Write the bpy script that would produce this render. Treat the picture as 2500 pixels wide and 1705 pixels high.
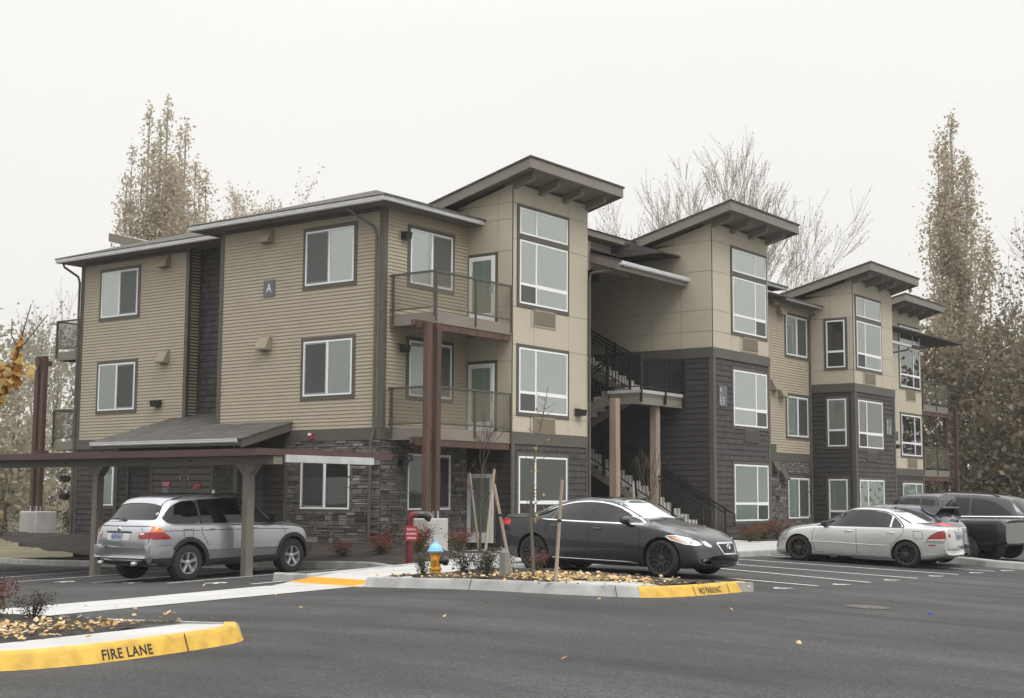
import bpy, math, random
from mathutils import Vector, Matrix
from mathutils.bvhtree import BVHTree
from mathutils.geometry import delaunay_2d_cdt

for _o in list(bpy.data.objects):
    bpy.data.objects.remove(_o)
S = bpy.context.scene
COL = S.collection
R = math.radians
rnd = random.Random(7)

# ------------------------------------------------------------------ camera
cam = bpy.data.cameras.new("camera")
cam.lens, cam.sensor_width, cam.clip_start, cam.clip_end = 48.893, 36.0, 0.1, 4000
camo = bpy.data.objects.new("camera", cam)
COL.objects.link(camo)
_m = Matrix(((0.5954492, -0.0889189, -0.7984571), (-0.8033740, -0.0590660, -0.5925382), (0.0055262, 0.9942860, -0.1066059)))
camo.matrix_world = Matrix.Translation((0, 0, 1.6)) @ _m.to_4x4()
S.camera = camo

# ------------------------------------------------------------------ sky, sun, exposure
HAZE = 0.00045                           # even mist density per metre
SUN_EL, SUN_AZ = R(52), R(250)          # azimuth of the sun, counter-clockwise from +x
W = bpy.data.worlds.new("World")
S.world = W
W.use_nodes = True
nt = W.node_tree
nt.nodes.clear()
n_out = nt.nodes.new("ShaderNodeOutputWorld")
n_bg = nt.nodes.new("ShaderNodeBackground")
n_bg.inputs[1].default_value = 0.1
n_sky = nt.nodes.new("ShaderNodeTexSky")
n_sky.sky_type = 'NISHITA'
n_sky.sun_disc = False
n_sky.sun_elevation = SUN_EL
n_sky.sun_rotation = R(90) - SUN_AZ
n_sky.dust_density = 6
n_hsv = nt.nodes.new("ShaderNodeHueSaturation")
n_hsv.inputs["Saturation"].default_value = 0.15
n_tc = nt.nodes.new("ShaderNodeTexCoord")
n_sep = nt.nodes.new("ShaderNodeSeparateXYZ")
n_ramp = nt.nodes.new("ShaderNodeValToRGB")          # overcast: brighter towards the zenith
n_noise = nt.nodes.new("ShaderNodeTexNoise")
n_noise.inputs["Scale"].default_value = 1.6
n_noise.inputs["Detail"].default_value = 4
n_mul = nt.nodes.new("ShaderNodeMix"); n_mul.data_type = 'RGBA'; n_mul.blend_type = 'MULTIPLY'
n_mul.inputs[0].default_value = 0.10
n_mix = nt.nodes.new("ShaderNodeMix"); n_mix.data_type = 'RGBA'
n_mix.inputs[0].default_value = 0.9
el = n_ramp.color_ramp.elements
el[0].position, el[0].color = 0.0, (8.6, 8.45, 8.1, 1)
el[1].position, el[1].color = 1.0, (24, 24, 24, 1)
e2 = el.new(0.33); e2.color = (9.6, 9.5, 9.2, 1)
L_ = nt.links.new
L_(n_tc.outputs["Generated"], n_sep.inputs[0]); L_(n_sep.outputs["Z"], n_ramp.inputs[0])
L_(n_tc.outputs["Generated"], n_noise.inputs["Vector"])
L_(n_ramp.outputs[0], n_mul.inputs[6]); L_(n_noise.outputs["Fac"], n_mul.inputs[7])
L_(n_sky.outputs[0], n_hsv.inputs["Color"])
L_(n_hsv.outputs[0], n_mix.inputs[6]); L_(n_mul.outputs[2], n_mix.inputs[7])
L_(n_mix.outputs[2], n_bg.inputs[0]); L_(n_bg.outputs[0], n_out.inputs[0])

sun = bpy.data.lights.new("sun", 'SUN')
sun.energy, sun.angle, sun.color = 1.3, R(25), (1.0, 0.97, 0.92)
suno = bpy.data.objects.new("sun", sun)
COL.objects.link(suno)
sd = Vector((math.cos(SUN_AZ) * math.cos(SUN_EL), math.sin(SUN_AZ) * math.cos(SUN_EL), math.sin(SUN_EL)))
suno.rotation_euler = (-sd).to_track_quat('-Z', 'Y').to_euler()
suno.location = (0, 0, 60)

vs = S.view_settings
vs.view_transform, vs.look, vs.exposure, vs.gamma, vs.use_curve_mapping = 'Standard', 'None', 0.18, 1.0, False
try:
    S.cycles.max_bounces = 8; S.cycles.transparent_max_bounces = 24; S.cycles.volume_bounces = 1
    S.cycles.use_denoising = True
except Exception:
    pass

# ------------------------------------------------------------------ helpers
ORG = {}                                  # root object -> its world origin (parts are built in world coordinates)

def tag(o, label=None, cat=None, group=None, kind=None):
    if label: o["label"] = label
    if cat: o["category"] = cat
    if group: o["group"] = group
    if kind: o["kind"] = kind
    return o

def thing(name, label, cat, loc=(0, 0, 0), rotz=0.0, group=None, local=False):
    o = bpy.data.objects.new(name, None)
    COL.objects.link(o)
    o.location = loc
    o.rotation_euler = (0, 0, rotz)
    o.empty_display_size = 0.2
    ORG[o] = Vector((0, 0, 0)) if local else Vector(loc)
    return tag(o, label, cat, group)

def copy_tree(o, parent=None):
    c = o.copy()
    COL.objects.link(c)
    ORG[c] = ORG.get(o, Vector((0, 0, 0)))
    if parent is not None:
        c.parent = parent
    for ch in list(o.children):
        copy_tree(ch, c)
    return c

class Boards:
    """every box becomes a part of its own"""
    def __init__(s, name, mat, parent):
        s.a = (name, mat, parent)
    def box(s, *q):
        t = MB(); t.box(*q); t.build(s.a[0], s.a[1], s.a[2])

class MB:
    def __init__(s):
        s.v, s.f, s.m = [], [], []
        s.mi = 0
        s.tone = None
        s.tones = []
    def face(s, pts):
        i = len(s.v)
        s.v += [tuple(p) for p in pts]
        s.f.append(tuple(range(i, i + len(pts))))
        s.m.append(s.mi)
        s.tones.append(s.tone if s.tone is not None else 0.5)
    def mesh(s, vs_, fs_):
        i = len(s.v)
        s.v += [tuple(p) for p in vs_]
        for f in fs_:
            s.f.append(tuple(i + k for k in f)); s.m.append(s.mi)
            s.tones.append(s.tone if s.tone is not None else 0.5)
    def box(s, x0, y0, z0, x1, y1, z1):
        if x0 > x1: x0, x1 = x1, x0
        if y0 > y1: y0, y1 = y1, y0
        if z0 > z1: z0, z1 = z1, z0
        s.mesh([(x0, y0, z0), (x1, y0, z0), (x1, y1, z0), (x0, y1, z0), (x0, y0, z1), (x1, y0, z1), (x1, y1, z1), (x0, y1, z1)],
               [(0, 3, 2, 1), (4, 5, 6, 7), (0, 1, 5, 4), (1, 2, 6, 5), (2, 3, 7, 6), (3, 0, 4, 7)])
    def bbox(s, x0, y0, z0, x1, y1, z1, b=0.01):
        """box with chamfered vertical and top edges"""
        if x0 > x1: x0, x1 = x1, x0
        if y0 > y1: y0, y1 = y1, y0
        r0 = [(x0 + b, y0), (x1 - b, y0), (x1, y0 + b), (x1, y1 - b), (x1 - b, y1), (x0 + b, y1), (x0, y1 - b), (x0, y0 + b)]
        r1 = [(x0 + b, y0 + b), (x1 - b, y0 + b), (x1 - b, y0 + b), (x1 - b, y1 - b), (x1 - b, y1 - b), (x0 + b, y1 - b), (x0 + b, y1 - b), (x0 + b, y0 + b)]
        V = [(x, y, z0) for x, y in r0] + [(x, y, z1 - b) for x, y in r0] + [(x, y, z1) for x, y in r1]
        F = [tuple(range(7, -1, -1)), tuple(range(16, 24))]
        for k in range(8):
            n = (k + 1) % 8
            F += [(k, n, 8 + n, 8 + k), (8 + k, 8 + n, 16 + n, 16 + k)]
        s.mesh(V, F)
    def beam(s, a, b, w, h, up=(0, 0, 1)):
        a, b = Vector(a), Vector(b)
        d = (b - a).normalized()
        u = Vector(up)
        sd_ = d.cross(u)
        if sd_.length < 1e-4:
            sd_ = d.cross(Vector((1, 0, 0)))
        sd_.normalize()
        u = sd_.cross(d).normalized()
        o = [sd_ * (w / 2) + u * (h / 2), sd_ * (-w / 2) + u * (h / 2), sd_ * (-w / 2) - u * (h / 2), sd_ * (w / 2) - u * (h / 2)]
        s.mesh([a + k for k in o] + [b + k for k in o], [(0, 1, 2, 3), (7, 6, 5, 4), (0, 4, 5, 1), (1, 5, 6, 2), (2, 6, 7, 3), (3, 7, 4, 0)])
    def tube(s, pts, rad, n=8, cap=True):
        pts = [Vector(p) for p in pts]
        if not hasattr(rad, '__len__'):
            rad = [rad] * len(pts)
        rings = []
        t0 = (pts[1] - pts[0]).normalized()
        ref = Vector((0, 0, 1)) if abs(t0.z) < 0.9 else Vector((1, 0, 0))
        u = t0.cross(ref).normalized()
        V = []
        for i, p in enumerate(pts):
            t = ((pts[min(i + 1, len(pts) - 1)] - pts[max(i - 1, 0)])).normalized()
            u = (u - t * u.dot(t)).normalized()
            w = t.cross(u)
            for k in range(n):
                a = 2 * math.pi * k / n
                V.append(p + (u * math.cos(a) + w * math.sin(a)) * rad[i])
        F = []
        for i in range(len(pts) - 1):
            for k in range(n):
                q = (k + 1) % n
                F.append((i * n + k, i * n + q, (i + 1) * n + q, (i + 1) * n + k))
        if cap:
            F.append(tuple(range(n - 1, -1, -1)))
            F.append(tuple((len(pts) - 1) * n + k for k in range(n)))
        s.mesh(V, F)
    def lathe(s, prof, c=(0, 0, 0), axis='z', n=24, a0=0.0):
        """prof: (radius, height) pairs"""
        V, F = [], []
        for r, h in prof:
            for k in range(n):
                a = a0 + 2 * math.pi * k / n
                p = {'z': (r * math.cos(a), r * math.sin(a), h), 'y': (r * math.cos(a), h, r * math.sin(a)), 'x': (h, r * math.cos(a), r * math.sin(a))}[axis]
                V.append((p[0] + c[0], p[1] + c[1], p[2] + c[2]))
        for i in range(len(prof) - 1):
            for k in range(n):
                q = (k + 1) % n
                F.append((i * n + k, i * n + q, (i + 1) * n + q, (i + 1) * n + k))
        s.mesh(V, F)
    def prism(s, poly, z0, z1):
        """poly of (x, y); z0 and z1 numbers or functions of (x, y)"""
        f0 = z0 if callable(z0) else (lambda x, y: z0)
        f1 = z1 if callable(z1) else (lambda x, y: z1)
        n = len(poly)
        V = [(x, y, f0(x, y)) for x, y in poly] + [(x, y, f1(x, y)) for x, y in poly]
        s.mesh(V, [tuple(range(n - 1, -1, -1)), tuple(range(n, 2 * n))] + [(k, (k + 1) % n, n + (k + 1) % n, n + k) for k in range(n)])
    def build(s, name, mat, parent=None, smooth=False, label=None, bevel=0):
        if not s.v:
            return None
        me = bpy.data.meshes.new(name)
        root = parent
        o3 = Vector((0, 0, 0))
        p = parent
        while p is not None:
            if p in ORG:
                o3 = ORG[p]; break
            p = p.parent
        me.from_pydata([(x - o3.x, y - o3.y, z - o3.z) for x, y, z in s.v], [], s.f)
        mats = mat if isinstance(mat, (list, tuple)) else [mat]
        for q in mats:
            me.materials.append(q)
        me.polygons.foreach_set("material_index", s.m)
        if any(t != 0.5 for t in s.tones):
            at = me.attributes.new("tone", 'FLOAT', 'FACE')
            at.data.foreach_set("value", s.tones)
        if smooth:
            me.polygons.foreach_set("use_smooth", [True] * len(me.polygons))
        me.update()
        o = bpy.data.objects.new(name, me)
        COL.objects.link(o)
        if parent is not None:
            o.parent = parent
        if smooth == 'auto':
            me.set_sharp_from_angle(angle=R(38))
        if bevel:
            b = o.modifiers.new("bevel", 'BEVEL'); b.width = bevel; b.segments = 2; b.limit_method = 'ANGLE'
        if label:
            o["label"] = label
        return o

# ------------------------------------------------------------------ materials
def nmat(name, col, rough=0.7, metal=0.0, var=0.0, vscale=3.0, bump=0.0, bscale=60.0, spec=0.5, coat=0.0, alpha=1.0, trans=0.0, tone=None, streak=0.0, emit=None):
    m = bpy.data.materials.new(name)
    m.use_nodes = True
    t = m.node_tree
    b = t.nodes["Principled BSDF"]
    b.inputs["Base Color"].default_value = (*col, 1)
    b.inputs["Roughness"].default_value = rough
    b.inputs["Metallic"].default_value = metal
    b.inputs["Specular IOR Level"].default_value = spec
    b.inputs["Coat Weight"].default_value = coat
    b.inputs["Coat Roughness"].default_value = 0.04
    b.inputs["Alpha"].default_value = alpha
    lk = t.links.new
    tc = t.nodes.new("ShaderNodeTexCoord")
    src = None
    if var or streak:
        no = t.nodes.new("ShaderNodeTexNoise")
        no.inputs["Scale"].default_value = vscale
        no.inputs["Detail"].default_value = 6
        if streak:
            mp = t.nodes.new("ShaderNodeMapping")
            mp.inputs["Scale"].default_value = (1, 1, 1 / (1 + streak))
            lk(tc.outputs["Object"], mp.inputs[0]); lk(mp.outputs[0], no.inputs["Vector"])
        else:
            lk(tc.outputs["Object"], no.inputs["Vector"])
        mr = t.nodes.new("ShaderNodeMapRange")
        mr.inputs[1].default_value, mr.inputs[2].default_value = 0.3, 0.7
        mr.inputs[3].default_value, mr.inputs[4].default_value = 1 - var, 1 + var
        lk(no.outputs["Fac"], mr.inputs[0])
        mx = t.nodes.new("ShaderNodeMix"); mx.data_type = 'RGBA'; mx.blend_type = 'MULTIPLY'; mx.inputs[0].default_value = 1
        mx.inputs[6].default_value = (*col, 1)
        lk(mr.outputs[0], mx.inputs[7])
        src = mx.outputs[2]
    if tone is not None:                       # per-piece colour of its own: 0 dark .. 1 light
        at = t.nodes.new("ShaderNodeAttribute"); at.attribute_name = "tone"
        rp = t.nodes.new("ShaderNodeValToRGB")
        rp.color_ramp.elements[0].color = (*tone[0], 1); rp.color_ramp.elements[1].color = (*tone[-1], 1)
        for k in range(1, len(tone) - 1):
            e = rp.color_ramp.elements.new(k / (len(tone) - 1)); e.color = (*tone[k], 1)
        lk(at.outputs["Fac"], rp.inputs[0])
        if src is not None:
            mx.inputs[0].default_value = 1
            lk(rp.outputs[0], mx.inputs[6])
        else:
            src = rp.outputs[0]
    if src is not None:
        lk(src, b.inputs["Base Color"])
    if bump:
        nb = t.nodes.new("ShaderNodeTexNoise"); nb.inputs["Scale"].default_value = bscale; nb.inputs["Detail"].default_value = 4
        lk(tc.outputs["Object"], nb.inputs["Vector"])
        bp = t.nodes.new("ShaderNodeBump"); bp.inputs["Strength"].default_value = bump; bp.inputs["Distance"].default_value = 0.02
        lk(nb.outputs["Fac"], bp.inputs["Height"]); lk(bp.outputs[0], b.inputs["Normal"])
    if trans:                                  # thin leaf: some light comes through
        tr = t.nodes.new("ShaderNodeBsdfTranslucent")
        ms = t.nodes.new("ShaderNodeMixShader"); ms.inputs[0].default_value = trans
        tr.inputs[0].default_value = (*col, 1)
        if src is not None: lk(src, tr.inputs[0])
        out = t.nodes["Material Output"]
        lk(b.outputs[0], ms.inputs[1]); lk(tr.outputs[0], ms.inputs[2]); lk(ms.outputs[0], out.inputs[0])
    if emit:
        b.inputs["Emission Color"].default_value = (*emit[:3], 1); b.inputs["Emission Strength"].default_value = emit[3]
    return m

def shingle_mat(name, col, w, h, mortar=0.012, var=0.25):
    """rows of shakes with vertical joints; u runs along the wall"""
    m = nmat(name, col, 0.85)
    t = m.node_tree; lk = t.links.new
    tc = t.nodes.new("ShaderNodeTexCoord"); sp = t.nodes.new("ShaderNodeSeparateXYZ"); ad = t.nodes.new("ShaderNodeMath"); cb = t.nodes.new("ShaderNodeCombineXYZ")
    lk(tc.outputs["Object"], sp.inputs[0]); lk(sp.outputs[0], ad.inputs[0]); lk(sp.outputs[1], ad.inputs[1])
    lk(ad.outputs[0], cb.inputs[0]); lk(sp.outputs[2], cb.inputs[1])
    br = t.nodes.new("ShaderNodeTexBrick")
    br.inputs["Scale"].default_value = 1; br.inputs["Brick Width"].default_value = w; br.inputs["Row Height"].default_value = h
    br.inputs["Mortar Size"].default_value = mortar * 0.5; br.offset = 0.37; br.offset_frequency = 2; br.squash = 0.7; br.squash_frequency = 3
    br.inputs["Color1"].default_value = (*[c * (1 - var) for c in col], 1); br.inputs["Color2"].default_value = (*[c * (1 + var) for c in col], 1)
    br.inputs["Mortar"].default_value = (*[c * 0.45 for c in col], 1)
    no = t.nodes.new("ShaderNodeTexNoise"); no.inputs["Scale"].default_value = 14; no.inputs["Detail"].default_value = 5
    mp = t.nodes.new("ShaderNodeMapping"); mp.inputs["Scale"].default_value = (1, 1, 0.12)
    lk(tc.outputs["Object"], mp.inputs[0]); lk(mp.outputs[0], no.inputs["Vector"])
    mr = t.nodes.new("ShaderNodeMapRange"); mr.inputs[3].default_value, mr.inputs[4].default_value = 0.7, 1.3
    lk(no.outputs["Fac"], mr.inputs[0])
    mx = t.nodes.new("ShaderNodeMix"); mx.data_type = 'RGBA'; mx.blend_type = 'MULTIPLY'; mx.inputs[0].default_value = 1
    lk(cb.outputs[0], br.inputs["Vector"]); lk(br.outputs["Color"], mx.inputs[6]); lk(mr.outputs[0], mx.inputs[7])
    lk(mx.outputs[2], t.nodes["Principled BSDF"].inputs["Base Color"])
    return m

def blind_mat(name, col, pitch, axis=2, contrast=0.5):
    m = nmat(name, col, 0.6)
    t = m.node_tree; lk = t.links.new
    tc = t.nodes.new("ShaderNodeTexCoord"); sp = t.nodes.new("ShaderNodeSeparateXYZ")
    lk(tc.outputs["Object"], sp.inputs[0])
    dv = t.nodes.new("ShaderNodeMath"); dv.operation = 'DIVIDE'; dv.inputs[1].default_value = pitch
    fr = t.nodes.new("ShaderNodeMath"); fr.operation = 'FRACT'
    lk(sp.outputs[axis], dv.inputs[0]); lk(dv.outputs[0], fr.inputs[0])
    rp = t.nodes.new("ShaderNodeValToRGB"); e = rp.color_ramp.elements
    e[0].position, e[0].color = 0.0, (*[c * (1 - contrast) for c in col], 1)
    e[1].position, e[1].color = 0.45, (*col, 1)
    q = e.new(0.2); q.color = (*[c * (1 - contrast) for c in col], 1)
    lk(fr.outputs[0], rp.inputs[0]); lk(rp.outputs[0], t.nodes["Principled BSDF"].inputs["Base Color"])
    return m

def glass_mat(name, tint, refl=1.0, rough=0.01, dark=None):
    """window pane: see-through with a Fresnel mirror"""
    m = bpy.data.materials.new(name); m.use_nodes = True
    t = m.node_tree; t.nodes.clear(); lk = t.links.new
    o = t.nodes.new("ShaderNodeOutputMaterial"); tr = t.nodes.new("ShaderNodeBsdfTransparent"); gl = t.nodes.new("ShaderNodeBsdfGlossy")
    fr = t.nodes.new("ShaderNodeFresnel"); ml = t.nodes.new("ShaderNodeMath"); ml.operation = 'MULTIPLY_ADD'; mx = t.nodes.new("ShaderNodeMixShader")
    tr.inputs[0].default_value = (*tint, 1); gl.inputs["Roughness"].default_value = rough; gl.inputs[0].default_value = (0.95, 0.97, 0.96, 1)
    fr.inputs[0].default_value = 1.52
    ml.inputs[1].default_value = refl; ml.inputs[2].default_value = 0.03; ml.use_clamp = True
    lk(fr.outputs[0], ml.inputs[0]); lk(ml.outputs[0], mx.inputs[0]); lk(tr.outputs[0], mx.inputs[1]); lk(gl.outputs[0], mx.inputs[2]); lk(mx.outputs[0], o.inputs[0])
    # faint waviness of real panes
    tc = t.nodes.new("ShaderNodeTexCoord"); no = t.nodes.new("ShaderNodeTexNoise"); bp = t.nodes.new("ShaderNodeBump")
    no.inputs["Scale"].default_value = 1.1; no.inputs["Detail"].default_value = 1; bp.inputs["Strength"].default_value = 0.06; bp.inputs["Distance"].default_value = 0.05
    lk(tc.outputs["Object"], no.inputs["Vector"]); lk(no.outputs["Fac"], bp.inputs["Height"]); lk(bp.outputs[0], gl.inputs["Normal"])
    return m

def mesh_mat(name, col, open_):
    """perforated metal or insect screen: holes let light through"""
    m = bpy.data.materials.new(name); m.use_nodes = True
    t = m.node_tree; t.nodes.clear(); lk = t.links.new
    o = t.nodes.new("ShaderNodeOutputMaterial"); tr = t.nodes.new("ShaderNodeBsdfTransparent"); df = t.nodes.new("ShaderNodeBsdfDiffuse"); mx = t.nodes.new("ShaderNodeMixShader")
    df.inputs[0].default_value = (*col, 1); mx.inputs[0].default_value = open_
    lk(df.outputs[0], mx.inputs[1]); lk(tr.outputs[0], mx.inputs[2]); lk(mx.outputs[0], o.inputs[0])
    return m

def asphalt_mat():
    m = nmat("asphalt", (0.06, 0.06, 0.06), 0.82, spec=0.35)
    t = m.node_tree; lk = t.links.new; b = t.nodes["Principled BSDF"]
    tc = t.nodes.new("ShaderNodeTexCoord")
    def noise(sc, det, v=None):
        n = t.nodes.new("ShaderNodeTexNoise"); n.inputs["Scale"].default_value = sc; n.inputs["Detail"].default_value = det
        lk(v or tc.outputs["Object"], n.inputs["Vector"]); return n.outputs["Fac"]
    def rng(f, a, b_, lo, hi):
        r = t.nodes.new("ShaderNodeMapRange"); r.inputs[1].default_value, r.inputs[2].default_value, r.inputs[3].default_value, r.inputs[4].default_value = a, b_, lo, hi
        lk(f, r.inputs[0]); return r.outputs[0]
    mp = t.nodes.new("ShaderNodeMapping"); mp.inputs["Rotation"].default_value = (0, 0, R(-53)); mp.inputs["Scale"].default_value = (1, 0.22, 1)
    lk(tc.outputs["Object"], mp.inputs[0])
    big = rng(noise(0.25, 5), 0.3, 0.7, 0.68, 1.35)
    drag = rng(noise(1.3, 5, mp.outputs[0]), 0.3, 0.7, 0.72, 1.3)
    vo = t.nodes.new("ShaderNodeTexVoronoi"); vo.inputs["Scale"].default_value = 55; lk(tc.outputs["Object"], vo.inputs["Vector"])
    sp = t.nodes.new("ShaderNodeSeparateColor"); lk(vo.outputs["Color"], sp.inputs[0])
    grain = rng(sp.outputs[0], 0, 1, 0.55, 1.5)
    fine = rng(noise(160, 3), 0.3, 0.7, 0.75, 1.3)
    def mul(a, c):
        q = t.nodes.new("ShaderNodeMath"); q.operation = 'MULTIPLY'; lk(a, q.inputs[0]); lk(c, q.inputs[1]); return q.outputs[0]
    k = mul(mul(big, drag), mul(grain, fine))
    mx = t.nodes.new("ShaderNodeMix"); mx.data_type = 'RGBA'; mx.blend_type = 'MULTIPLY'; mx.inputs[0].default_value = 1; mx.inputs[6].default_value = (0.043, 0.0425, 0.042, 1)
    lk(k, mx.inputs[7]); lk(mx.outputs[2], b.inputs["Base Color"])
    bp = t.nodes.new("ShaderNodeBump"); bp.inputs["Strength"].default_value = 0.5; bp.inputs["Distance"].default_value = 0.01
    lk(vo.outputs["Distance"], bp.inputs["Height"]); lk(bp.outputs[0], b.inputs["Normal"])
    return m

M = {}
M['siding'] = nmat("tan_lap_siding", (0.37, 0.322, 0.24), 0.62, var=0.05, vscale=1.5, bump=0.05, bscale=90)
M['panel'] = nmat("beige_fibre_cement_panel", (0.46, 0.415, 0.325), 0.7, var=0.05, vscale=0.9, bump=0.04)
M['joint'] = nmat("panel_joint", (0.22, 0.195, 0.15), 0.7)
M['trim'] = nmat("olive_brown_trim", (0.088, 0.080, 0.067), 0.6, var=0.06, vscale=2)
M['fascia'] = nmat("taupe_fascia", (0.20, 0.18, 0.15), 0.6, var=0.08, vscale=1.2, streak=2)
M['soffit'] = nmat("taupe_soffit", (0.17, 0.15, 0.125), 0.7)
M['lapdark'] = nmat("charcoal_lap_siding", (0.040, 0.036, 0.035), 0.75, var=0.1, vscale=2, bump=0.08, bscale=40)
M['shake'] = shingle_mat("charcoal_shake", (0.056, 0.051, 0.051), 0.15, 0.18)
M['roof'] = shingle_mat("asphalt_roof_shingle", (0.085, 0.078, 0.07), 0.22, 0.09, var=0.35)
M['white'] = nmat("white_vinyl", (0.80, 0.81, 0.82), 0.4)
M['gutter'] = nmat("pale_aluminium_gutter", (0.76, 0.77, 0.78), 0.35, var=0.05)
M['blind'] = blind_mat("white_blind", (0.92, 0.93, 0.92), 0.04, contrast=0.05)
M['blindgreen'] = blind_mat("shaded_blind", (0.58, 0.62, 0.58), 0.04, contrast=0.08)
M['blinddark'] = blind_mat("dim_blind", (0.09, 0.095, 0.085), 0.058, contrast=0.6)
M['glass'] = glass_mat("window_glass", (0.94, 0.97, 0.955), 1.6)
M['glassdim'] = glass_mat("window_glass_low", (0.86, 0.94, 0.89), 1.1)
M['screen'] = mesh_mat("insect_screen", (0.075, 0.075, 0.075), 0.42)
M['mesh'] = mesh_mat("perforated_rail_panel", (0.16, 0.145, 0.11), 0.52)
M['rail'] = nmat("dark_bronze_rail", (0.075, 0.07, 0.06), 0.5)
M['black'] = nmat("black_steel", (0.012, 0.012, 0.013), 0.5)
M['timber'] = nmat("red_brown_timber", (0.085, 0.046, 0.034), 0.75, var=0.3, vscale=5, streak=8, bump=0.15, bscale=25)
M['timberpale'] = nmat("raw_timber_post", (0.27, 0.205, 0.165), 0.75, var=0.2, vscale=5, streak=9, bump=0.12, bscale=25)
M['stone'] = nmat("ledge_stone", (0.2, 0.19, 0.17), 0.9, var=0.28, vscale=16, bump=0.6, bscale=30,
                  tone=((0.045, 0.041, 0.039), (0.10, 0.093, 0.085), (0.135, 0.123, 0.11), (0.18, 0.168, 0.15), (0.28, 0.26, 0.23)))
M['mortar'] = nmat("stone_backing", (0.045, 0.042, 0.04), 0.95)
M['concrete'] = nmat("concrete", (0.42, 0.41, 0.39), 0.85, var=0.14, vscale=1.6, bump=0.15, bscale=50)
M['kerbc'] = nmat("kerb_concrete", (0.34, 0.34, 0.33), 0.85, var=0.22, vscale=2.2, bump=0.2, bscale=50)
M['walk'] = nmat("pale_concrete_walk", (0.44, 0.435, 0.42), 0.85, var=0.10, vscale=1.2, bump=0.1, bscale=60)
M['yellow'] = nmat("yellow_kerb_paint", (0.60, 0.37, 0.055), 0.6, var=0.22, vscale=6, bump=0.2, bscale=50)
M['tactile'] = nmat("yellow_tactile_pad", (0.75, 0.42, 0.06), 0.6, var=0.1)
M['paint'] = nmat("white_road_paint", (0.72, 0.72, 0.70), 0.7, var=0.22, vscale=9)
M['stencil'] = nmat("black_stencil_paint", (0.02, 0.02, 0.02), 0.7)
M['mulch'] = nmat("bark_mulch", (0.03, 0.023, 0.018), 0.95, var=0.7, vscale=22, bump=1.0, bscale=38)
M['asphalt'] = asphalt_mat()
M['doorpaint'] = nmat("olive_door_paint", (0.11, 0.10, 0.082), 0.55)
M['signdark'] = nmat("slate_sign", (0.11, 0.12, 0.135), 0.5)
M['signred'] = nmat("red_sign", (0.30, 0.02, 0.035), 0.5)
M['signwhite'] = nmat("white_lettering", (0.85, 0.85, 0.85), 0.5)
M['grille'] = nmat("tan_grille", (0.27, 0.235, 0.17), 0.6)
M['grilledark'] = nmat("dark_grille", (0.095, 0.085, 0.075), 0.6)
M['lamp'] = nmat("black_lamp_housing", (0.02, 0.02, 0.024), 0.35)
M['maroon'] = nmat("maroon_steel", (0.070, 0.036, 0.034), 0.5, var=0.1)
M['olivesteel'] = nmat("olive_painted_steel", (0.155, 0.142, 0.115), 0.5, var=0.08)
M['galv'] = nmat("galvanised_sheet", (0.50, 0.52, 0.51), 0.42, metal=0.35, var=0.15, vscale=3)
M['steelplate'] = nmat("zinc_plate", (0.5, 0.5, 0.5), 0.4, metal=0.6)

# ------------------------------------------------------------------ lie of the land (metres; camera stands at x=0, y=0)
def smin(a, b, k=0.12):
    h = min(1.0, max(0.0, 0.5 + 0.5 * (b - a) / k))
    return b * (1 - h) + a * h - k * h * (1 - h)
def G(x, y):
    x = min(max(x, -25), 75); y = min(max(y, -25), 46)
    return smin(0.01 - 0.012 * x + 0.033 * y, 0.288 + 0.02 * x - 0.034 * y)
# ------------------------------------------------------------------ ground
def structure(mb, name, mat, smooth=False):
    o = mb.build(name, mat, None, smooth)
    return tag(o, kind='structure')

def axis_steps(lo, hi, a, b, fine, grow):
    xs = [a]
    while xs[-1] < b: xs.append(xs[-1] + fine)
    st = fine
    up = [xs[-1]]
    while up[-1] < hi:
        st *= grow; up.append(up[-1] + st)
    st = fine
    dn = [a]
    while dn[-1] > lo:
        st *= grow; dn.append(dn[-1] - st)
    return dn[::-1][:-1] + xs + up[1:]
gx = axis_steps(-500, 700, -4, 66, 0.7, 1.35)
gy = axis_steps(-500, 700, -4, 48, 0.7, 1.35)
g = MB()
g.v = [(x, y, G(x, y)) for y in gy for x in gx]
nx = len(gx)
g.f = [(j * nx + i, j * nx + i + 1, (j + 1) * nx + i + 1, (j + 1) * nx + i) for j in range(len(gy) - 1) for i in range(nx - 1)]
g.m = [0] * len(g.f); g.tones = [0.5] * len(g.f)
structure(g, "parking_lot", M['asphalt'], True)

def inside(poly, x, y):
    c = False; j = len(poly) - 1
    for i in range(len(poly)):
        xi, yi = poly[i]; xj, yj = poly[j]
        if (yi > y) != (yj > y) and x < (xj - xi) * (y - yi) / (yj - yi) + xi: c = not c
        j = i
    return c

def densify(path, step=0.4, closed=False):
    out = []
    n = len(path)
    for i in range(n if closed else n - 1):
        a, b = path[i], path[(i + 1) % n]
        d = math.hypot(b[0] - a[0], b[1] - a[1]); k = max(1, int(d / step))
        out += [(a[0] + (b[0] - a[0]) * t / k, a[1] + (b[1] - a[1]) * t / k) for t in range(k)]
    if not closed: out.append(path[-1])
    return out

def round_path(path, it=2, closed=False):
    for _ in range(it):
        n = len(path); q = [] if closed else [path[0]]
        for i in range(n if closed else n - 1):
            a, b = path[i], path[(i + 1) % n]
            q += [(a[0] * .75 + b[0] * .25, a[1] * .75 + b[1] * .25), (a[0] * .25 + b[0] * .75, a[1] * .25 + b[1] * .75)]
        if not closed: q.append(path[-1])
        path = q
    return path

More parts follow.
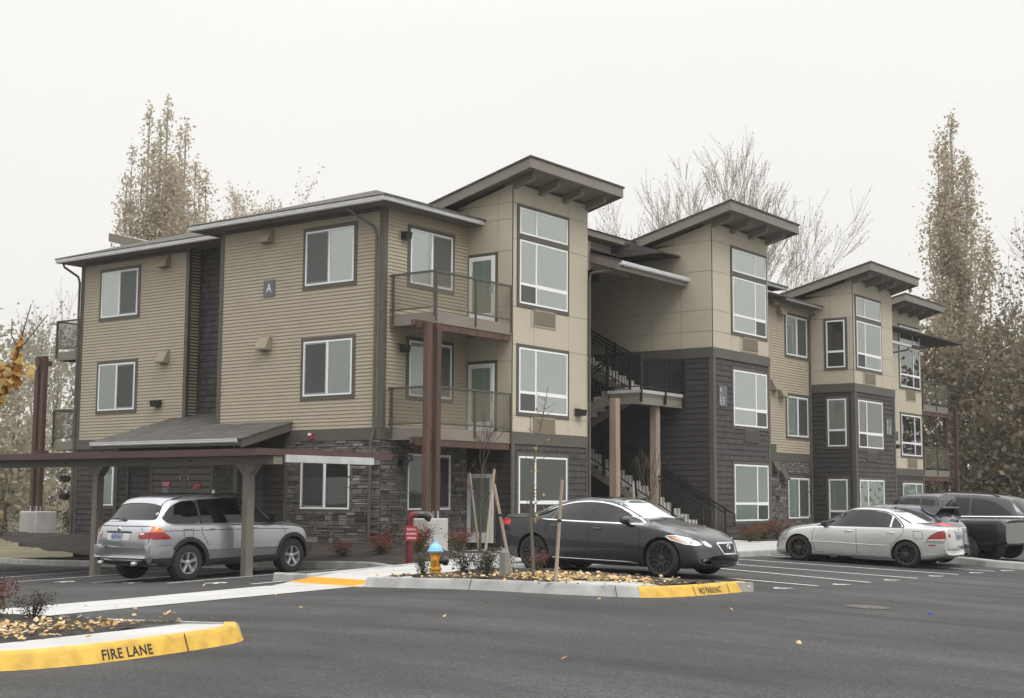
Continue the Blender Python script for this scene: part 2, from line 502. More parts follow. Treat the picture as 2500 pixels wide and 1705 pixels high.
def sheet(mb, poly, zf, step=0.5, skirt=None):
    """fill a polygon with a draped grid"""
    pl = densify(poly, step, True)
    pts = [Vector(p) for p in pl]
    edges = [(i, (i + 1) % len(pl)) for i in range(len(pl))]
    x0, x1 = min(p[0] for p in pl), max(p[0] for p in pl); y0, y1 = min(p[1] for p in pl), max(p[1] for p in pl)
    y = y0 + step / 2
    while y < y1:
        x = x0 + step / 2
        while x < x1:
            if inside(pl, x, y): pts.append(Vector((x + rnd.uniform(-.1, .1) * step, y + rnd.uniform(-.1, .1) * step)))
            x += step
        y += step
    v, e, f = delaunay_2d_cdt(pts, edges, [], 1, 1e-4)[:3]
    mb.mesh([(p.x, p.y, zf(p.x, p.y)) for p in v], f)
    if skirt is not None:
        for i in range(len(pl)):
            a, b = pl[i], pl[(i + 1) % len(pl)]
            mb.face([(a[0], a[1], zf(*a)), (b[0], b[1], zf(*b)), (b[0], b[1], zf(*b) - skirt), (a[0], a[1], zf(*a) - skirt)])

def kerb(mb, path, h=0.15, w=0.16, batter=0.05, closed=False, side=1, step=0.35):
    """sweep a kerb; the given path is the foot of the outer face, the kerb lies to its left (side=1) or right (-1)"""
    p = densify(path, step, closed); n = len(p); rings = []
    for i in range(n):
        a = p[i - 1] if (i > 0 or closed) else p[i]; b = p[(i + 1) % n] if (i < n - 1 or closed) else p[i]
        dx, dy = b[0] - a[0], b[1] - a[1]; l = math.hypot(dx, dy) or 1
        nx_, ny_ = -dy / l * side, dx / l * side
        x, y = p[i]; z = G(x, y)
        prof = [(0, -0.06), (0, 0), (batter, h - 0.025), (batter + 0.02, h), (w, h), (w + 0.01, -0.06)]
        rings.append([(x + nx_ * o, y + ny_ * o, z + q) for o, q in prof])
    m = len(rings[0])
    V = [q for r in rings for q in r]; F = []
    for i in range(n if closed else n - 1):
        j = (i + 1) % n
        for k in range(m - 1):
            f = (i * m + k, j * m + k, j * m + k + 1, i * m + k + 1)
            F.append(f if side == 1 else f[::-1])
    if not closed:
        F += [tuple(range(m)), tuple((n - 1) * m + k for k in range(m - 1, -1, -1))]
    mb.mesh(V, F)
    return rings

# outlines
FIRE_FRONT = round_path([(6.2, 16.5), (6.5, 13.2), (6.85, 11.8), (7.35, 10.95), (7.95, 10.66), (8.62, 10.64), (9.5, 10.70), (10.05, 10.86), (10.42, 11.3)], 2)
FIRE_BACK = [(10.42, 11.3), (10.40, 13.2), (10.55, 14.7), (10.65, 16.5)]
ISL_GREY = round_path([(17.65, 16.2), (17.50, 14.8), (17.22, 12.6), (17.24, 12.0), (17.40, 11.35), (17.80, 10.82)], 1)
ISL_YEL = round_path([(17.80, 10.82), (18.15, 10.64), (18.7, 10.55), (19.7, 10.53), (20.75, 10.56)], 1)
ISL_BACK = [(20.75, 10.56), (20.5, 10.75), (20.18, 11.4), (20.05, 12.5), (20.50, 14.2), (20.95, 15.95)]
SEPAR = [(18.95, 19.75), (18.72, 19.2), (18.55, 18.42), (19.2, 18.40), (21.0, 18.58), (24.5, 19.30), (25.6, 20.2), (27.0, 22.0)]
BEDKERB = round_path([(26.6, 41.0), (24.7, 35.5), (24.1, 32.5), (23.55, 28.5), (23.25, 25.5), (23.2, 22.6), (22.95, 21.2), (22.3, 20.2), (21.6, 19.3), (21.3, 18.70)], 1)
RWALK = [(21.0, 15.95), (21.1, 16.15), (25.0, 16.2), (31.0, 16.25), (33.6, 16.38), (36.5, 16.45), (70, 16.8)]
RISL = [(37.0, 16.4), (36.6, 14.0), (35.95, 12.3), (35.2, 11.4), (34.95, 10.2), (34.9, 8.0)]

def walk_z(x, y):
    return G(x, y) + 0.012 + 0.125 * min(1, max(0, (x - 17.7) / 1.5))

w = MB()
sheet(w, [(17.6, 16.2), (17.6, 18.36), (21.0, 18.62), (24.5, 19.34), (25.7, 20.3), (27.2, 22.1), (27.3, 22.9), (30.9, 22.9), (30.9, 21.4), (34.7, 21.4), (34.7, 24.5), (39.1, 24.5), (39.1, 19.6), (70, 20.0), (70, 16.95), (36.5, 16.6), (33.6, 16.52), (31.0, 16.4), (25.0, 16.35), (21.0, 16.3), (20.9, 16.05), (19.5, 16.02)], walk_z, 0.8, 0.14)
structure(w, "sidewalk", M['walk'])
w = MB()
sheet(w, [(10.75, 16.6), (13.5, 16.55), (17.6, 16.36), (17.6, 18.5), (14.6, 18.5), (10.8, 18.9)], lambda x, y: G(x, y) + 0.008, 0.7)
structure(w, "crosswalk", M['walk'])
w = MB()
pad = [(17.62, 16.40), (18.25, 16.42), (18.70, 18.38), (18.08, 18.38)]
sheet(w, pad, lambda x, y: walk_z(x, y) + 0.006, 0.4, 0.01)
for i in range(40):
    for j in range(10):
        y = 16.45 + i * 0.049; x = 17.66 + (y - 16.4) * 0.23 + j * 0.06
        if inside(pad, x - .02, y) and inside(pad, x + .02, y):
            z = walk_z(x, y) + 0.005
            w.prism([(x - .017, y - .017), (x + .017, y - .017), (x + .017, y + .017), (x - .017, y + .017)], z, z + 0.009)
structure(w, "tactile_paving", M['tactile'])

k = MB(); kerb(k, FIRE_FRONT, 0.16, 0.2, 0.06); structure(k, "yellow_kerb", M['yellow'])
k = MB(); kerb(k, FIRE_BACK, 0.15, 0.16); structure(k, "kerb", M['kerbc'])
k = MB(); kerb(k, ISL_GREY, 0.16, 0.22, 0.07); structure(k, "kerb", M['kerbc'])
k = MB(); kerb(k, ISL_YEL, 0.16, 0.2, 0.06); structure(k, "yellow_kerb", M['yellow'])
k = MB(); kerb(k, ISL_BACK, 0.15, 0.16, 0.03); structure(k, "kerb", M['kerbc'])
k = MB(); kerb(k, SEPAR, 0.16, 0.15, 0.02, side=1); structure(k, "kerb", M['kerbc'])
k = MB(); kerb(k, BEDKERB, 0.16, 0.16, 0.04, side=1); structure(k, "kerb", M['kerbc'])
k = MB(); kerb(k, RWALK, 0.15, 0.16, 0.02); structure(k, "kerb", M['kerbc'])
k = MB(); kerb(k, RISL, 0.16, 0.36, 0.04, side=1); structure(k, "kerb", M['kerbc'])
# expansion joints across the kerbs
j = MB()
for x, y, a in ((17.36, 13.70, 5), (17.55, 11.08, 58), (18.95, 10.535, 92), (20.05, 10.535, 92), (9.15, 10.67, 92), (23.2, 23.9, 180), (22.6, 18.9, 102), (32.0, 16.29, 95)):
    c, s_ = math.cos(R(a)), math.sin(R(a)); z = G(x, y)
    def P(o, t, q): return (x + c * o - s_ * t, y + s_ * o + c * t, z + q)
    for o0, z0, o1, z1 in ((-0.004, 0, 0.056, 0.137), (0.056, 0.137, 0.066, 0.165)):
        j.face([P(o0, -.007, z0), P(o0, .007, z0), P(o1, .007, z1), P(o1, -.007, z1)])
structure(j, "kerb_joint", M['mortar'])
w = MB()
sheet(w, [(6.9, 12.0), (7.5, 11.15), (8.0, 10.9), (8.62, 10.85), (9.5, 10.90), (10.0, 11.06), (10.2, 11.35), (10.1, 11.86), (8.6, 11.92), (7.5, 12.0)], lambda x, y: G(x, y) + 0.152, 0.4)
structure(w, "island_paving", M['walk'])
w = MB()
sheet(w, [(17.42, 12.3), (17.48, 11.95), (17.62, 11.5), (17.98, 11.05), (18.4, 10.86), (18.75, 11.3), (18.1, 12.35)], lambda x, y: G(x, y) + 0.152, 0.4)
structure(w, "island_paving", M['walk'])

# planting beds: mulch with a rough surface
def mulch_z(base):
    def f(x, y):
        return base(x, y) + 0.035 * math.sin(2.1 * x + 1.3 * y) * math.sin(1.7 * y - x) + rnd.uniform(-0.018, 0.018)
    return f
def bed_left(x, y):
    t = min(1, max(0, (x - 23.3) / 3.4))
    return (G(x, y) + 0.12) * (1 - t) + (0.36 + 0 * y) * t
m_ = MB(); sheet(m_, [(6.4, 16.4), (6.75, 13.2), (7.1, 12.05), (8.6, 11.93), (10.1, 11.87), (10.24, 13.2), (10.39, 14.7), (10.48, 16.4)], mulch_z(lambda x, y: G(x, y) + 0.15), 0.14)
structure(m_, "planting_bed", M['mulch'])
m_ = MB(); sheet(m_, [(17.84, 15.98), (17.7, 14.8), (17.42, 12.6), (17.42, 12.32), (18.1, 12.37), (18.77, 11.3), (18.45, 10.85), (18.9, 10.76), (19.7, 10.74), (20.3, 10.76), (20.0, 11.4), (19.88, 12.5), (20.33, 14.25), (20.78, 15.98)], mulch_z(lambda x, y: G(x, y) + 0.15), 0.14)
structure(m_, "planting_bed", M['mulch'])
m_ = MB(); sheet(m_, [(24.85, 35.5), (24.25, 32.5), (23.70, 28.5), (23.40, 25.5), (23.35, 22.6), (23.1, 21.2), (22.5, 20.2), (21.9, 19.3), (21.7, 18.92), (24.4, 19.48), (25.5, 20.35), (27.1, 22.4), (27.3, 24.4), (27.3, 28.2), (26.3, 28.6), (26.3, 34.2), (28.5, 34.3), (28.5, 42), (27.0, 42)], mulch_z(bed_left), 0.26)
structure(m_, "planting_bed", M['mulch'])
m_ = MB(); sheet(m_, [(39.15, 19.6), (70, 20.0), (70, 22.9), (39.15, 21.1)], mulch_z(lambda x, y: G(x, y) + 0.16), 0.3)
structure(m_, "planting_bed", M['mulch'])
m_ = MB(); sheet(m_, [(27.3, 20.4), (30.9, 20.4), (30.9, 22.3), (27.45, 22.3)], mulch_z(lambda x, y: G(x, y) + 0.15), 0.3)
structure(m_, "planting_bed", M['mulch'])
m_ = MB(); sheet(m_, [(30.95, 21.42), (34.65, 21.42), (34.65, 22.95), (30.95, 22.95)], mulch_z(lambda x, y: G(x, y) + 0.15), 0.3)
structure(m_, "planting_bed", M['mulch'])

# fields beyond the building
M['field'] = nmat("rough_grass", (0.13, 0.115, 0.06), 0.95, var=0.45, vscale=1.2, bump=0.8, bscale=12)
w = MB(); sheet(w, [(28.6, 39.6), (64, 39.6), (64, 24), (75, 23), (75, 5), (260, 5), (260, 260), (25, 260), (20, 120), (26.8, 42)], lambda x, y: G(x, y) + 0.05, 6.0)
structure(w, "field", M['field'])

# painted markings
def line_strip(mb, a, b, wd=0.1, dz=0.009):
    p = densify([a, b], 0.5)
    dx, dy = b[0] - a[0], b[1] - a[1]; l = math.hypot(dx, dy); nx_, ny_ = -dy / l * wd / 2, dx / l * wd / 2
    V = []
    for x, y in p:
        V += [(x + nx_, y + ny_, G(x + nx_, y + ny_) + dz), (x - nx_, y - ny_, G(x - nx_, y - ny_) + dz)]
    mb.mesh(V, [(2 * i + 1, 2 * i + 3, 2 * i + 2, 2 * i) for i in range(len(p) - 1)])
pm = MB()
for a, b in (((23.26, 10.48), (23.75, 16.1)), ((25.37, 10.37), (26.65, 16.15)), ((27.86, 10.39), (28.15, 16.15)), ((30.45, 10.44), (30.36, 16.2)), ((33.04, 10.47), (33.1, 16.3)), ((35.45, 10.4), (35.6, 11.9))):
    line_strip(pm, a, b)
for y in (19.3, 21.65, 23.98, 26.58, 29.1, 31.6, 34.1):
    line_strip(pm, (17.98, y), (22.75, y + 0.03))
structure(pm, "parking_lines", M['paint'])

def text_geo(s, size, sx=1.0, align='LEFT', spacing=1.0, bold=0.0):
    """letters as flat triangles: list of (x, y), list of faces, width"""
    cu = bpy.data.curves.new("lettering", 'FONT')
    cu.body, cu.size, cu.space_character = s, size, spacing
    cu.resolution_u = 3
    cu.offset = bold * size
    ob = bpy.data.objects.new("lettering", cu)
    me = bpy.data.meshes.new_from_object(ob)
    vs_ = [(v.co.x * sx, v.co.y) for v in me.vertices]; fs_ = [tuple(p.vertices) for p in me.polygons]
    bpy.data.objects.remove(ob); bpy.data.meshes.remove(me); bpy.data.curves.remove(cu)
    x0, x1 = min(v[0] for v in vs_), max(v[0] for v in vs_); y0 = min(v[1] for v in vs_)
    off = {'LEFT': x0, 'CENTER': (x0 + x1) / 2}[align]
    return [(x - off, y - y0) for x, y in vs_], fs_, x1 - x0

pm = MB()
tv, tf, tw = text_geo("R", 0.62, 0.75, 'CENTER', 1, .02)
def letter_at(x, y, ux, uy):
    pm.mesh([(x + ux[0] * a + uy[0] * b, y + ux[1] * a + uy[1] * b, G(x, y) + 0.010) for a, b in tv], tf)
for x, y in ((22.05, 10.45), (24.24, 10.33), (26.72, 10.35), (29.3, 10.38), (31.88, 10.38), (33.9, 10.3)):
    letter_at(x, y, (1, 0), (0, 1))
for x, y in ((17.95, 25.1), (17.85, 22.75), (18.0, 20.45)):
    letter_at(x, y, (0, -1), (1, 0))
structure(pm, "stall_letters", M['paint'])

# stencilled words wrapped on the kerb faces
def kerb_text(s, path, start, size, sx, name, v0=0.025):
    tv_, tf_, tw_ = text_geo(s, size, sx, 'LEFT', 1.12, 0.022)
    p = densify(path, 0.05); d = [0]
    for a, b in zip(p, p[1:]): d.append(d[-1] + math.hypot(b[0] - a[0], b[1] - a[1]))
    # arc length of the starting point
    s0 = min(range(len(p)), key=lambda i: (p[i][0] - start[0]) ** 2 + (p[i][1] - start[1]) ** 2)
    V = []
    for x, y in tv_:
        q = d[s0] + x
        i = max(0, min(len(p) - 2, next((k for k in range(len(d) - 1) if d[k + 1] >= q), len(d) - 2)))
        t = (q - d[i]) / (d[i + 1] - d[i])
        a, b = p[i], p[i + 1]
        l = math.hypot(b[0] - a[0], b[1] - a[1]); nx_, ny_ = -(b[1] - a[1]) / l, (b[0] - a[0]) / l
        X, Y = a[0] + (b[0] - a[0]) * t, a[1] + (b[1] - a[1]) * t
        hh = v0 + y; o = 0.06 * hh / 0.135 - 0.0035
        V.append((X + nx_ * o, Y + ny_ * o, G(X, Y) + hh))
    mb = MB(); mb.mesh(V, tf_)
    return structure(mb, name, M['stencil'])
kerb_text("FIRE LANE", FIRE_FRONT, (8.12, 10.65), 0.125, 0.92, "kerb_lettering", 0.022)
kerb_text("NO PARKING", ISL_YEL, (19.12, 10.535), 0.125, 0.82, "kerb_lettering", 0.022)
# ------------------------------------------------------------------ apartment building
B = thing("apartment_building", "three storey tan and charcoal apartment block with sloped tower roofs and balconies", "building", (27.3, 24.53, 0))

def W3(ax, plane, a, z, out):
    """point on a wall: ax 'x' faces -x (a runs along y), ax 'y' faces -y (a runs along x); out = distance proud of the wall"""
    return (plane - out, a, z) if ax == 'x' else (a, plane - out, z)

def wbox(mb, ax, plane, a0, a1, z0, z1, o0, o1, b=0):
    p, q = W3(ax, plane, a0, z0, o0), W3(ax, plane, a1, z1, o1)
    mb.box(p[0], p[1], p[2], q[0], q[1], q[2])

def wquad(mb, ax, plane, a0, a1, z0, z1, o):
    pts = [W3(ax, plane, a0, z0, o), W3(ax, plane, a1, z0, o), W3(ax, plane, a1, z1, o), W3(ax, plane, a0, z1, o)]
    if ax == 'x': pts = pts[::-1]
    mb.face(pts)

def lap(name, mat, ax, plane, a0, a1, z0, z1, expo, lip=0.020, gap=0.013):
    """one clad wall: courses that lean out to a lip with an open shadow gap under it"""
    mb = MB(); z = z0
    def q(za, zb, oa, ob):
        pts = [W3(ax, plane, a0, za, oa), W3(ax, plane, a1, za, oa), W3(ax, plane, a1, zb, ob), W3(ax, plane, a0, zb, ob)]
        mb.face(pts[::-1] if ax == 'x' else pts)
    while z < z1 - 1e-4:
        t = min(z + expo, z1)
        q(z, z + gap, 0.001, 0.001); q(z + gap, z + gap + .0005, 0.001, lip); q(z + gap + .0005, t, lip, 0.004)
        z += expo
    return mb.build(name, M[mat], B)

def panels(ax, plane, cols_rows, top=None):
    """fibre-cement sheets 9 mm thick with open joints; cols_rows: list of (z0, z1, [a...])"""
    g_ = 0.007; mb, jb = MB(), MB()
    for z0, z1, cols in cols_rows:
        for a0, a1 in zip(cols, cols[1:]):
            b0, b1 = min(a0, a1) + g_, max(a0, a1) - g_
            t0 = min(z1, top(b0)) if top else z1; t1 = min(z1, top(b1)) if top else z1
            if max(t0, t1) - z0 < 0.03: continue
            F_ = [W3(ax, plane, b0, z0 + g_, .009), W3(ax, plane, b1, z0 + g_, .009), W3(ax, plane, b1, t1 - g_, .009), W3(ax, plane, b0, t0 - g_, .009)]
            K_ = [W3(ax, plane, b0, z0 + g_, .0), W3(ax, plane, b1, z0 + g_, .0), W3(ax, plane, b1, t1 - g_, .0), W3(ax, plane, b0, t0 - g_, .0)]
            mb.mesh(F_ + K_, [(0, 1, 2, 3) if ax == 'y' else (3, 2, 1, 0), (0, 4, 5, 1), (1, 5, 6, 2), (2, 6, 7, 3), (3, 7, 4, 0)])
    a_all = [a for _, _, c in cols_rows for a in c]; lo, hi = min(a_all), max(a_all)
    zl = min(c[0] for c in cols_rows); zh = max(c[1] for c in cols_rows)
    th = (lambda a: min(zh, top(a))) if top else (lambda a: zh)
    pts = [W3(ax, plane, lo, zl, .001), W3(ax, plane, hi, zl, .001), W3(ax, plane, hi, th(hi), .001), W3(ax, plane, lo, th(lo), .001)]
    jb.face(pts if ax == 'y' else pts[::-1])
    po = mb.build('panel_wall', M['panel'], B); jb.build('panel_joint', M['joint'], po)

def stonewall(mb, ax, plane, a0, a1, z0, z1, holes=()):
    z = z0
    while z < z1 - 0.01:
        h = min(rnd.choice((0.06, 0.08, 0.1, 0.12, 0.15)), z1 - z)
        a = a0
        while a < a1 - 0.01:
            l = min(rnd.uniform(0.14, 0.5), a1 - a)
            if a1 - a - l < 0.08: l = a1 - a
            cz, ca = z + h / 2, a + l / 2
            hid = any(h0 < ca - l * .45 and ca + l * .45 < h1 and v0 < cz < v1 for h0, h1, v0, v1 in holes)
            if not hid:
                mb.tone = min(1, max(0, rnd.gauss(0.48, 0.22)))
                parts = [(z, z + h)] if h < 0.1 or rnd.random() < 0.6 else [(z, z + h * .55), (z + h * .55, z + h)]
                for v0, v1 in parts:
                    d = rnd.uniform(0.012, 0.05); e = 0.005; c_ = 0.010
                    q = [W3(ax, plane, a + e, v0 + e, 0), W3(ax, plane, a + l - e, v0 + e, 0), W3(ax, plane, a + l - e, v1 - e, 0), W3(ax, plane, a + e, v1 - e, 0)]
                    r_ = [W3(ax, plane, a + e + c_, v0 + e + c_ * rnd.random(), d + rnd.uniform(-.006, .006)), W3(ax, plane, a + l - e - c_, v0 + e + c_ * rnd.random(), d + rnd.uniform(-.006, .006)),
                          W3(ax, plane, a + l - e - c_, v1 - e - c_ * rnd.random(), d + rnd.uniform(-.006, .006)), W3(ax, plane, a + e + c_, v1 - e - c_ * rnd.random(), d + rnd.uniform(-.006, .006))]
                    fs = [(4, 5, 6, 7), (0, 1, 5, 4), (1, 2, 6, 5), (2, 3, 7, 6), (3, 0, 4, 7)]
                    mb.mesh(q + r_, fs if ax == 'y' else [f[::-1] for f in fs])
            a += l
        z += h
    mb.tone = None

def frame_rect(mb, ax, plane, a0, a1, z0, z1, wd, o0, o1):
    wbox(mb, ax, plane, a0, a1, z0, z0 + wd, o0, o1); wbox(mb, ax, plane, a0, a1, z1 - wd, z1, o0, o1)
    wbox(mb, ax, plane, a0, a0 + wd, z0 + wd, z1 - wd, o0, o1); wbox(mb, ax, plane, a1 - wd, a1, z0 + wd, z1 - wd, o0, o1)

def casing(mb, ax, plane, a0, a1, z0, z1, wd=0.11, o=0.034):
    wbox(mb, ax, plane, a0 - wd, a1 + wd, z1, z1 + wd, 0, o + .002); wbox(mb, ax, plane, a0 - wd, a1 + wd, z0 - wd, z0, 0, o + .002)
    wbox(mb, ax, plane, a0 - wd, a0, z0, z1, 0, o); wbox(mb, ax, plane, a1, a1 + wd, z0, z1, 0, o)

def slider(ax, plane, a0, a1, z0, z1, screen='lo', blind='blind', glass='glass', parent=None, raise_=0):
    """two-light sliding window, insect screen over one half; 'lo' = smaller coordinate"""
    c = MB(); casing(c, ax, plane, a0, a1, z0, z1)
    wn = c.build("window", M['trim'], parent or B)
    f = MB(); mid = (a0 + a1) / 2
    frame_rect(f, ax, plane, a0, a1, z0, z1, 0.045, 0.005, 0.046)
    wbox(f, ax, plane, mid - .03, mid + .03, z0 + .045, z1 - .045, 0.012, 0.05)
    s0, s1 = (a0 + .045, mid - .03) if screen == 'lo' else (mid + .03, a1 - .045)
    f.build("frame", M['white'], wn)
    f = MB(); frame_rect(f, ax, plane, s0 + .01, s1 - .01, z0 + .055, z1 - .055, 0.03, 0.034, 0.043); f.build("sash", M['grey_sash'], wn)
    p = MB(); wquad(p, ax, plane, a0 + .04, a1 - .04, z0 + .04, z1 - .04, 0.028); p.build("pane", M[glass], wn)
    p = MB(); wquad(p, ax, plane, s0, s1, z0 + .05, z1 - .05, 0.036); p.build("screen", M['screen'], wn)
    p = MB(); wquad(p, ax, plane, a0 + .03, a1 - .03, z0 + .03, z1 - .03, 0.0262); p.build("blind", M[blind], wn)
    return wn

def tower_window(x0, x1, y, z0, z1, vent='lo', blind='blind', glass='glass', upper=None, hood=True, vr=0.333):
    """tall light over a short one, with a small screened vent; optional transom window above"""
    c = MB()
    zt = upper[1] if upper else z1
    casing(c, 'y', y, x0, x1, z0, zt, 0.10)
    if upper: wbox(c, 'y', y, x0, x1, z1, upper[0], 0, 0.034)
    wn = c.build("window", M['trim'], B)
    w = x1 - x0; m = x0 + w * vr if vent == 'lo' else x1 - w * vr
    zt_ = z0 + (z1 - z0) * 0.31
    f = MB()
    frame_rect(f, 'y', y, x0, x1, z0, z1, 0.05, 0.005, 0.046)
    wbox(f, 'y', y, m - .028, m + .028, z0 + .05, z1 - .05, 0.012, 0.048)
    wbox(f, 'y', y, x0 + .05, m - .028, zt_ - .04, zt_ + .035, 0.012, 0.047); wbox(f, 'y', y, m + .028, x1 - .05, zt_ - .06, zt_ + .045, 0.012, 0.047)
    if upper:
        frame_rect(f, 'y', y, x0, x1, upper[0], upper[1], 0.05, 0.005, 0.046); wbox(f, 'y', y, m - .028, m + .028, upper[0] + .05, upper[1] - .05, 0.012, 0.048)
    f.build("frame", M['white'], wn)
    p = MB(); wquad(p, 'y', y, x0 + .04, x1 - .04, z0 + .04, z1 - .04, 0.028)
    if upper: wquad(p, 'y', y, x0 + .04, x1 - .04, upper[0] + .04, upper[1] - .04, 0.028)
    p.build("pane", M[glass], wn)
    v0, v1 = (x0 + .05, m - .028) if vent == 'lo' else (m + .028, x1 - .05)
    p = MB(); wquad(p, 'y', y, v0, v1, z0 + .05, zt_ - .04, 0.036); p.build("screen", M['screen'], wn)
    p = MB(); wquad(p, 'y', y, x0 + .03, x1 - .03, z0 + .03, z1 - .03, 0.0262)
    if upper: wquad(p, 'y', y, x0 + .03, x1 - .03, upper[0] + .03, upper[1] - .03, 0.0262)
    p.build("blind", M[blind], wn)
    return wn

def ac_grille(x0, x1, z0, z1, y, mat, tmat):
    t = MB(); frame_rect(t, 'y', y, x0 - .13, x1 + .05, z0 - .10, z1 + .02, 0.03, 0, 0.02); u = t.build("air_conditioner", M[tmat], B)
    t = MB(); wbox(t, 'y', y, x0, x1, z0, z1, 0.0, 0.05)
    z = z0 + .03
    while z < z1 - .03:
        wbox(t, 'y', y, x0 + .03, x1 - .03, z, z + .012, 0.05, 0.062); z += .032
    t.build("grille", M[mat], u)

def vent_hood(ax, plane, a, z, w=0.42, h=0.38, mat='grille'):
    t = MB(); wbox(t, ax, plane, a - w / 2 - .04, a + w / 2 + .04, z - .02, z + h + .04, 0, 0.022)
    P = lambda u, v, o: W3(ax, plane, u, v, o)
    l, r_ = a - w / 2, a + w / 2
    V = [P(l, z + h, .022), P(r_, z + h, .022), P(r_, z, .022), P(l, z, .022), P(l, z + h, .08), P(r_, z + h, .08), P(r_, z + .05, .25), P(l, z + .05, .25), P(r_, z, .24), P(l, z, .24)]
    F = [(0, 1, 5, 4), (4, 5, 6, 7), (7, 6, 8, 9), (0, 4, 7, 9, 3), (1, 2, 8, 6, 5), (2, 3, 9, 8)]
    t.mesh(V, F if ax == 'y' else [f[::-1] for f in F])
    t.build("vent_hood", M[mat], B)

def wall_light(ax, plane, a, z, d=1):
    t = MB(); frame_rect(t, ax, plane, a - .22, a + .14, z - .13, z + .13, .02, 0, .02); wbox(t, ax, plane, a - .2, a + .12, z - .11, z + .11, 0, .012)
    u = t.build("wall_light", M['grille'] if plane > 0 else M['trim'], B)
    P = lambda q, v, o: W3(ax, plane, q, v, o)
    t = MB(); l, r_ = a - .16 * d, a + .16 * d
    V = [P(l, z + .1, .02), P(r_, z + .1, .02), P(r_, z - .1, .02), P(l, z - .1, .02), P(l, z + .08, .24), P(r_, z + .08, .24), P(r_, z - .1, .20), P(l, z - .1, .20)]
    t.mesh(V, [(0, 1, 5, 4), (4, 5, 6, 7), (0, 4, 7, 3), (1, 2, 6, 5), (2, 3, 7, 6)])
    t.build("lamp_housing", M['lamp'], u)

def gutter(pts, name="gutter", h=0.115, w=0.11):
    """K-profile trough along a level polyline; pts are the outer lower front corner points, wall side given by left-hand normal"""
    t = MB()
    for (ax_, ay, az), (bx, by, bz), (nx_, ny_) in pts:
        prof = [(0.0, 0.0), (-0.035, 0.035), (-0.035, 0.05), (-0.025, 0.055), (-0.045, 0.085), (-0.05, h), (0.08, h), (0.08, 0.0)]
        V = [(ax_ + nx_ * o, ay + ny_ * o, az + q) for o, q in prof] + [(bx + nx_ * o, by + ny_ * o, bz + q) for o, q in prof]
        n = len(prof)
        t.mesh(V, [(k, (k + 1) % n, n + (k + 1) % n, n + k) for k in range(n)] + [tuple(range(n))[::-1], tuple(range(n, 2 * n))])
    return t.build(name, M['gutter'], B)

M['grey_sash'] = nmat("grey_screen_frame", (0.30, 0.31, 0.33), 0.5)

# ---- core masses (kept just inside the cladding)
c = Boards('inner_wall', M['lapdark'], B)
c.box(27.32, 24.55, -0.4, 34.6, 30.88, 9.33); c.box(29.02, 30.88, -0.4, 34.6, 33.7, 9.33); c.box(28.52, 33.7, -0.4, 34.6, 39.1, 9.33)
c.box(30.95, 22.97, -0.4, 34.70, 24.55, 10.1); c.box(31.2, 24.0, 9.0, 34.6, 26.4, 9.75)
c.box(39.17, 21.12, -0.6, 43.10, 24.0, 10.0); c.box(39.17, 24.0, -0.6, 50.4, 39.1, 9.05); c.box(43.1, 22.87, -0.6, 50.4, 24.0, 9.3)
c.box(39.3, 24.0, 9.0, 43.0, 25.6, 9.7)
c.box(50.32, 21.07, -0.9, 54.30, 24.0, 9.6); c.box(50.4, 24.0, -0.9, 54.3, 39.1, 9.0)
c.box(58.82, 22.97, -0.9, 62.60, 24.6, 9.6); c.box(58.82, 24.6, -0.9, 65.9, 39.1, 8.9)
c.box(34.6, 30.0, -0.4, 39.2, 39.1, 9.5); c.box(54.3, 30.0, -0.9, 58.9, 39.1, 9.0)

# ---- left front: tan siding, olive trim
lap('siding_wall', 'siding', 'x', 27.3, 24.53, 30.90, 3.42, 9.34, 0.0987)
lap('siding_wall', 'siding', 'x', 28.5, 33.72, 39.10, 3.42, 9.34, 0.0987)
lap('siding_wall', 'siding', 'y', 24.53, 27.3, 30.93, 3.42, 9.34, 0.0987)
lap('siding_wall', 'siding', 'y', 33.71, 28.5, 29.0, 3.9, 9.34, 0.0987)
lap('siding_wall', 'siding', 'y', 22.85, 43.12, 50.30, 3.33, 9.3, 0.0987)
lap('shingle_wall', 'shake', 'x', 29.0, 30.9, 33.70, 0.2, 9.34, 0.18, .024, .016)
lap('shingle_wall', 'shake', 'x', 28.5, 34.0, 39.10, 0.1, 3.11, 0.18, .024, .016)
lap('shingle_wall', 'shake', 'x', 26.3, 28.9, 34.15, 0.2, 3.2, 0.18, .024, .016)
lap('shingle_wall', 'shake', 'y', 22.95, 30.93, 34.75, 0.05, 3.10, 0.18, .024, .016)
lap('shingle_wall', 'shake', 'y', 21.10, 39.15, 43.12, -0.05, 6.10, 0.18, .024, .016)
lap('shingle_wall', 'shake', 'y', 21.05, 50.3, 54.32, -0.4, 5.72, 0.18, .024, .016)
lap('shingle_wall', 'shake', 'y', 22.95, 58.8, 62.62, -0.5, 2.68, 0.18, .024, .016)
lap('lap_wall', 'lapdark', 'x', 27.3, 27.98, 30.9, 0.2, 3.3, 0.18, .022, .014)
lap('lap_wall', 'lapdark', 'x', 30.93, 22.95, 24.53, 0.1, 3.11, 0.18, .022, .014)
lap('lap_wall', 'lapdark', 'x', 39.15, 21.1, 29.9, 0.0, 6.10, 0.18, .022, .014)
lap('lap_wall', 'lapdark', 'x', 50.3, 21.05, 22.85, -0.4, 5.72, 0.18, .022, .014)
lap('lap_wall', 'lapdark', 'y', 28.9, 26.3, 27.3, 0.2, 3.3, 0.18, .022, .014)
lap('lap_wall', 'lapdark', 'y', 30.0, 34.75, 39.15, 0.1, 9.0, 0.18, .022, .014)

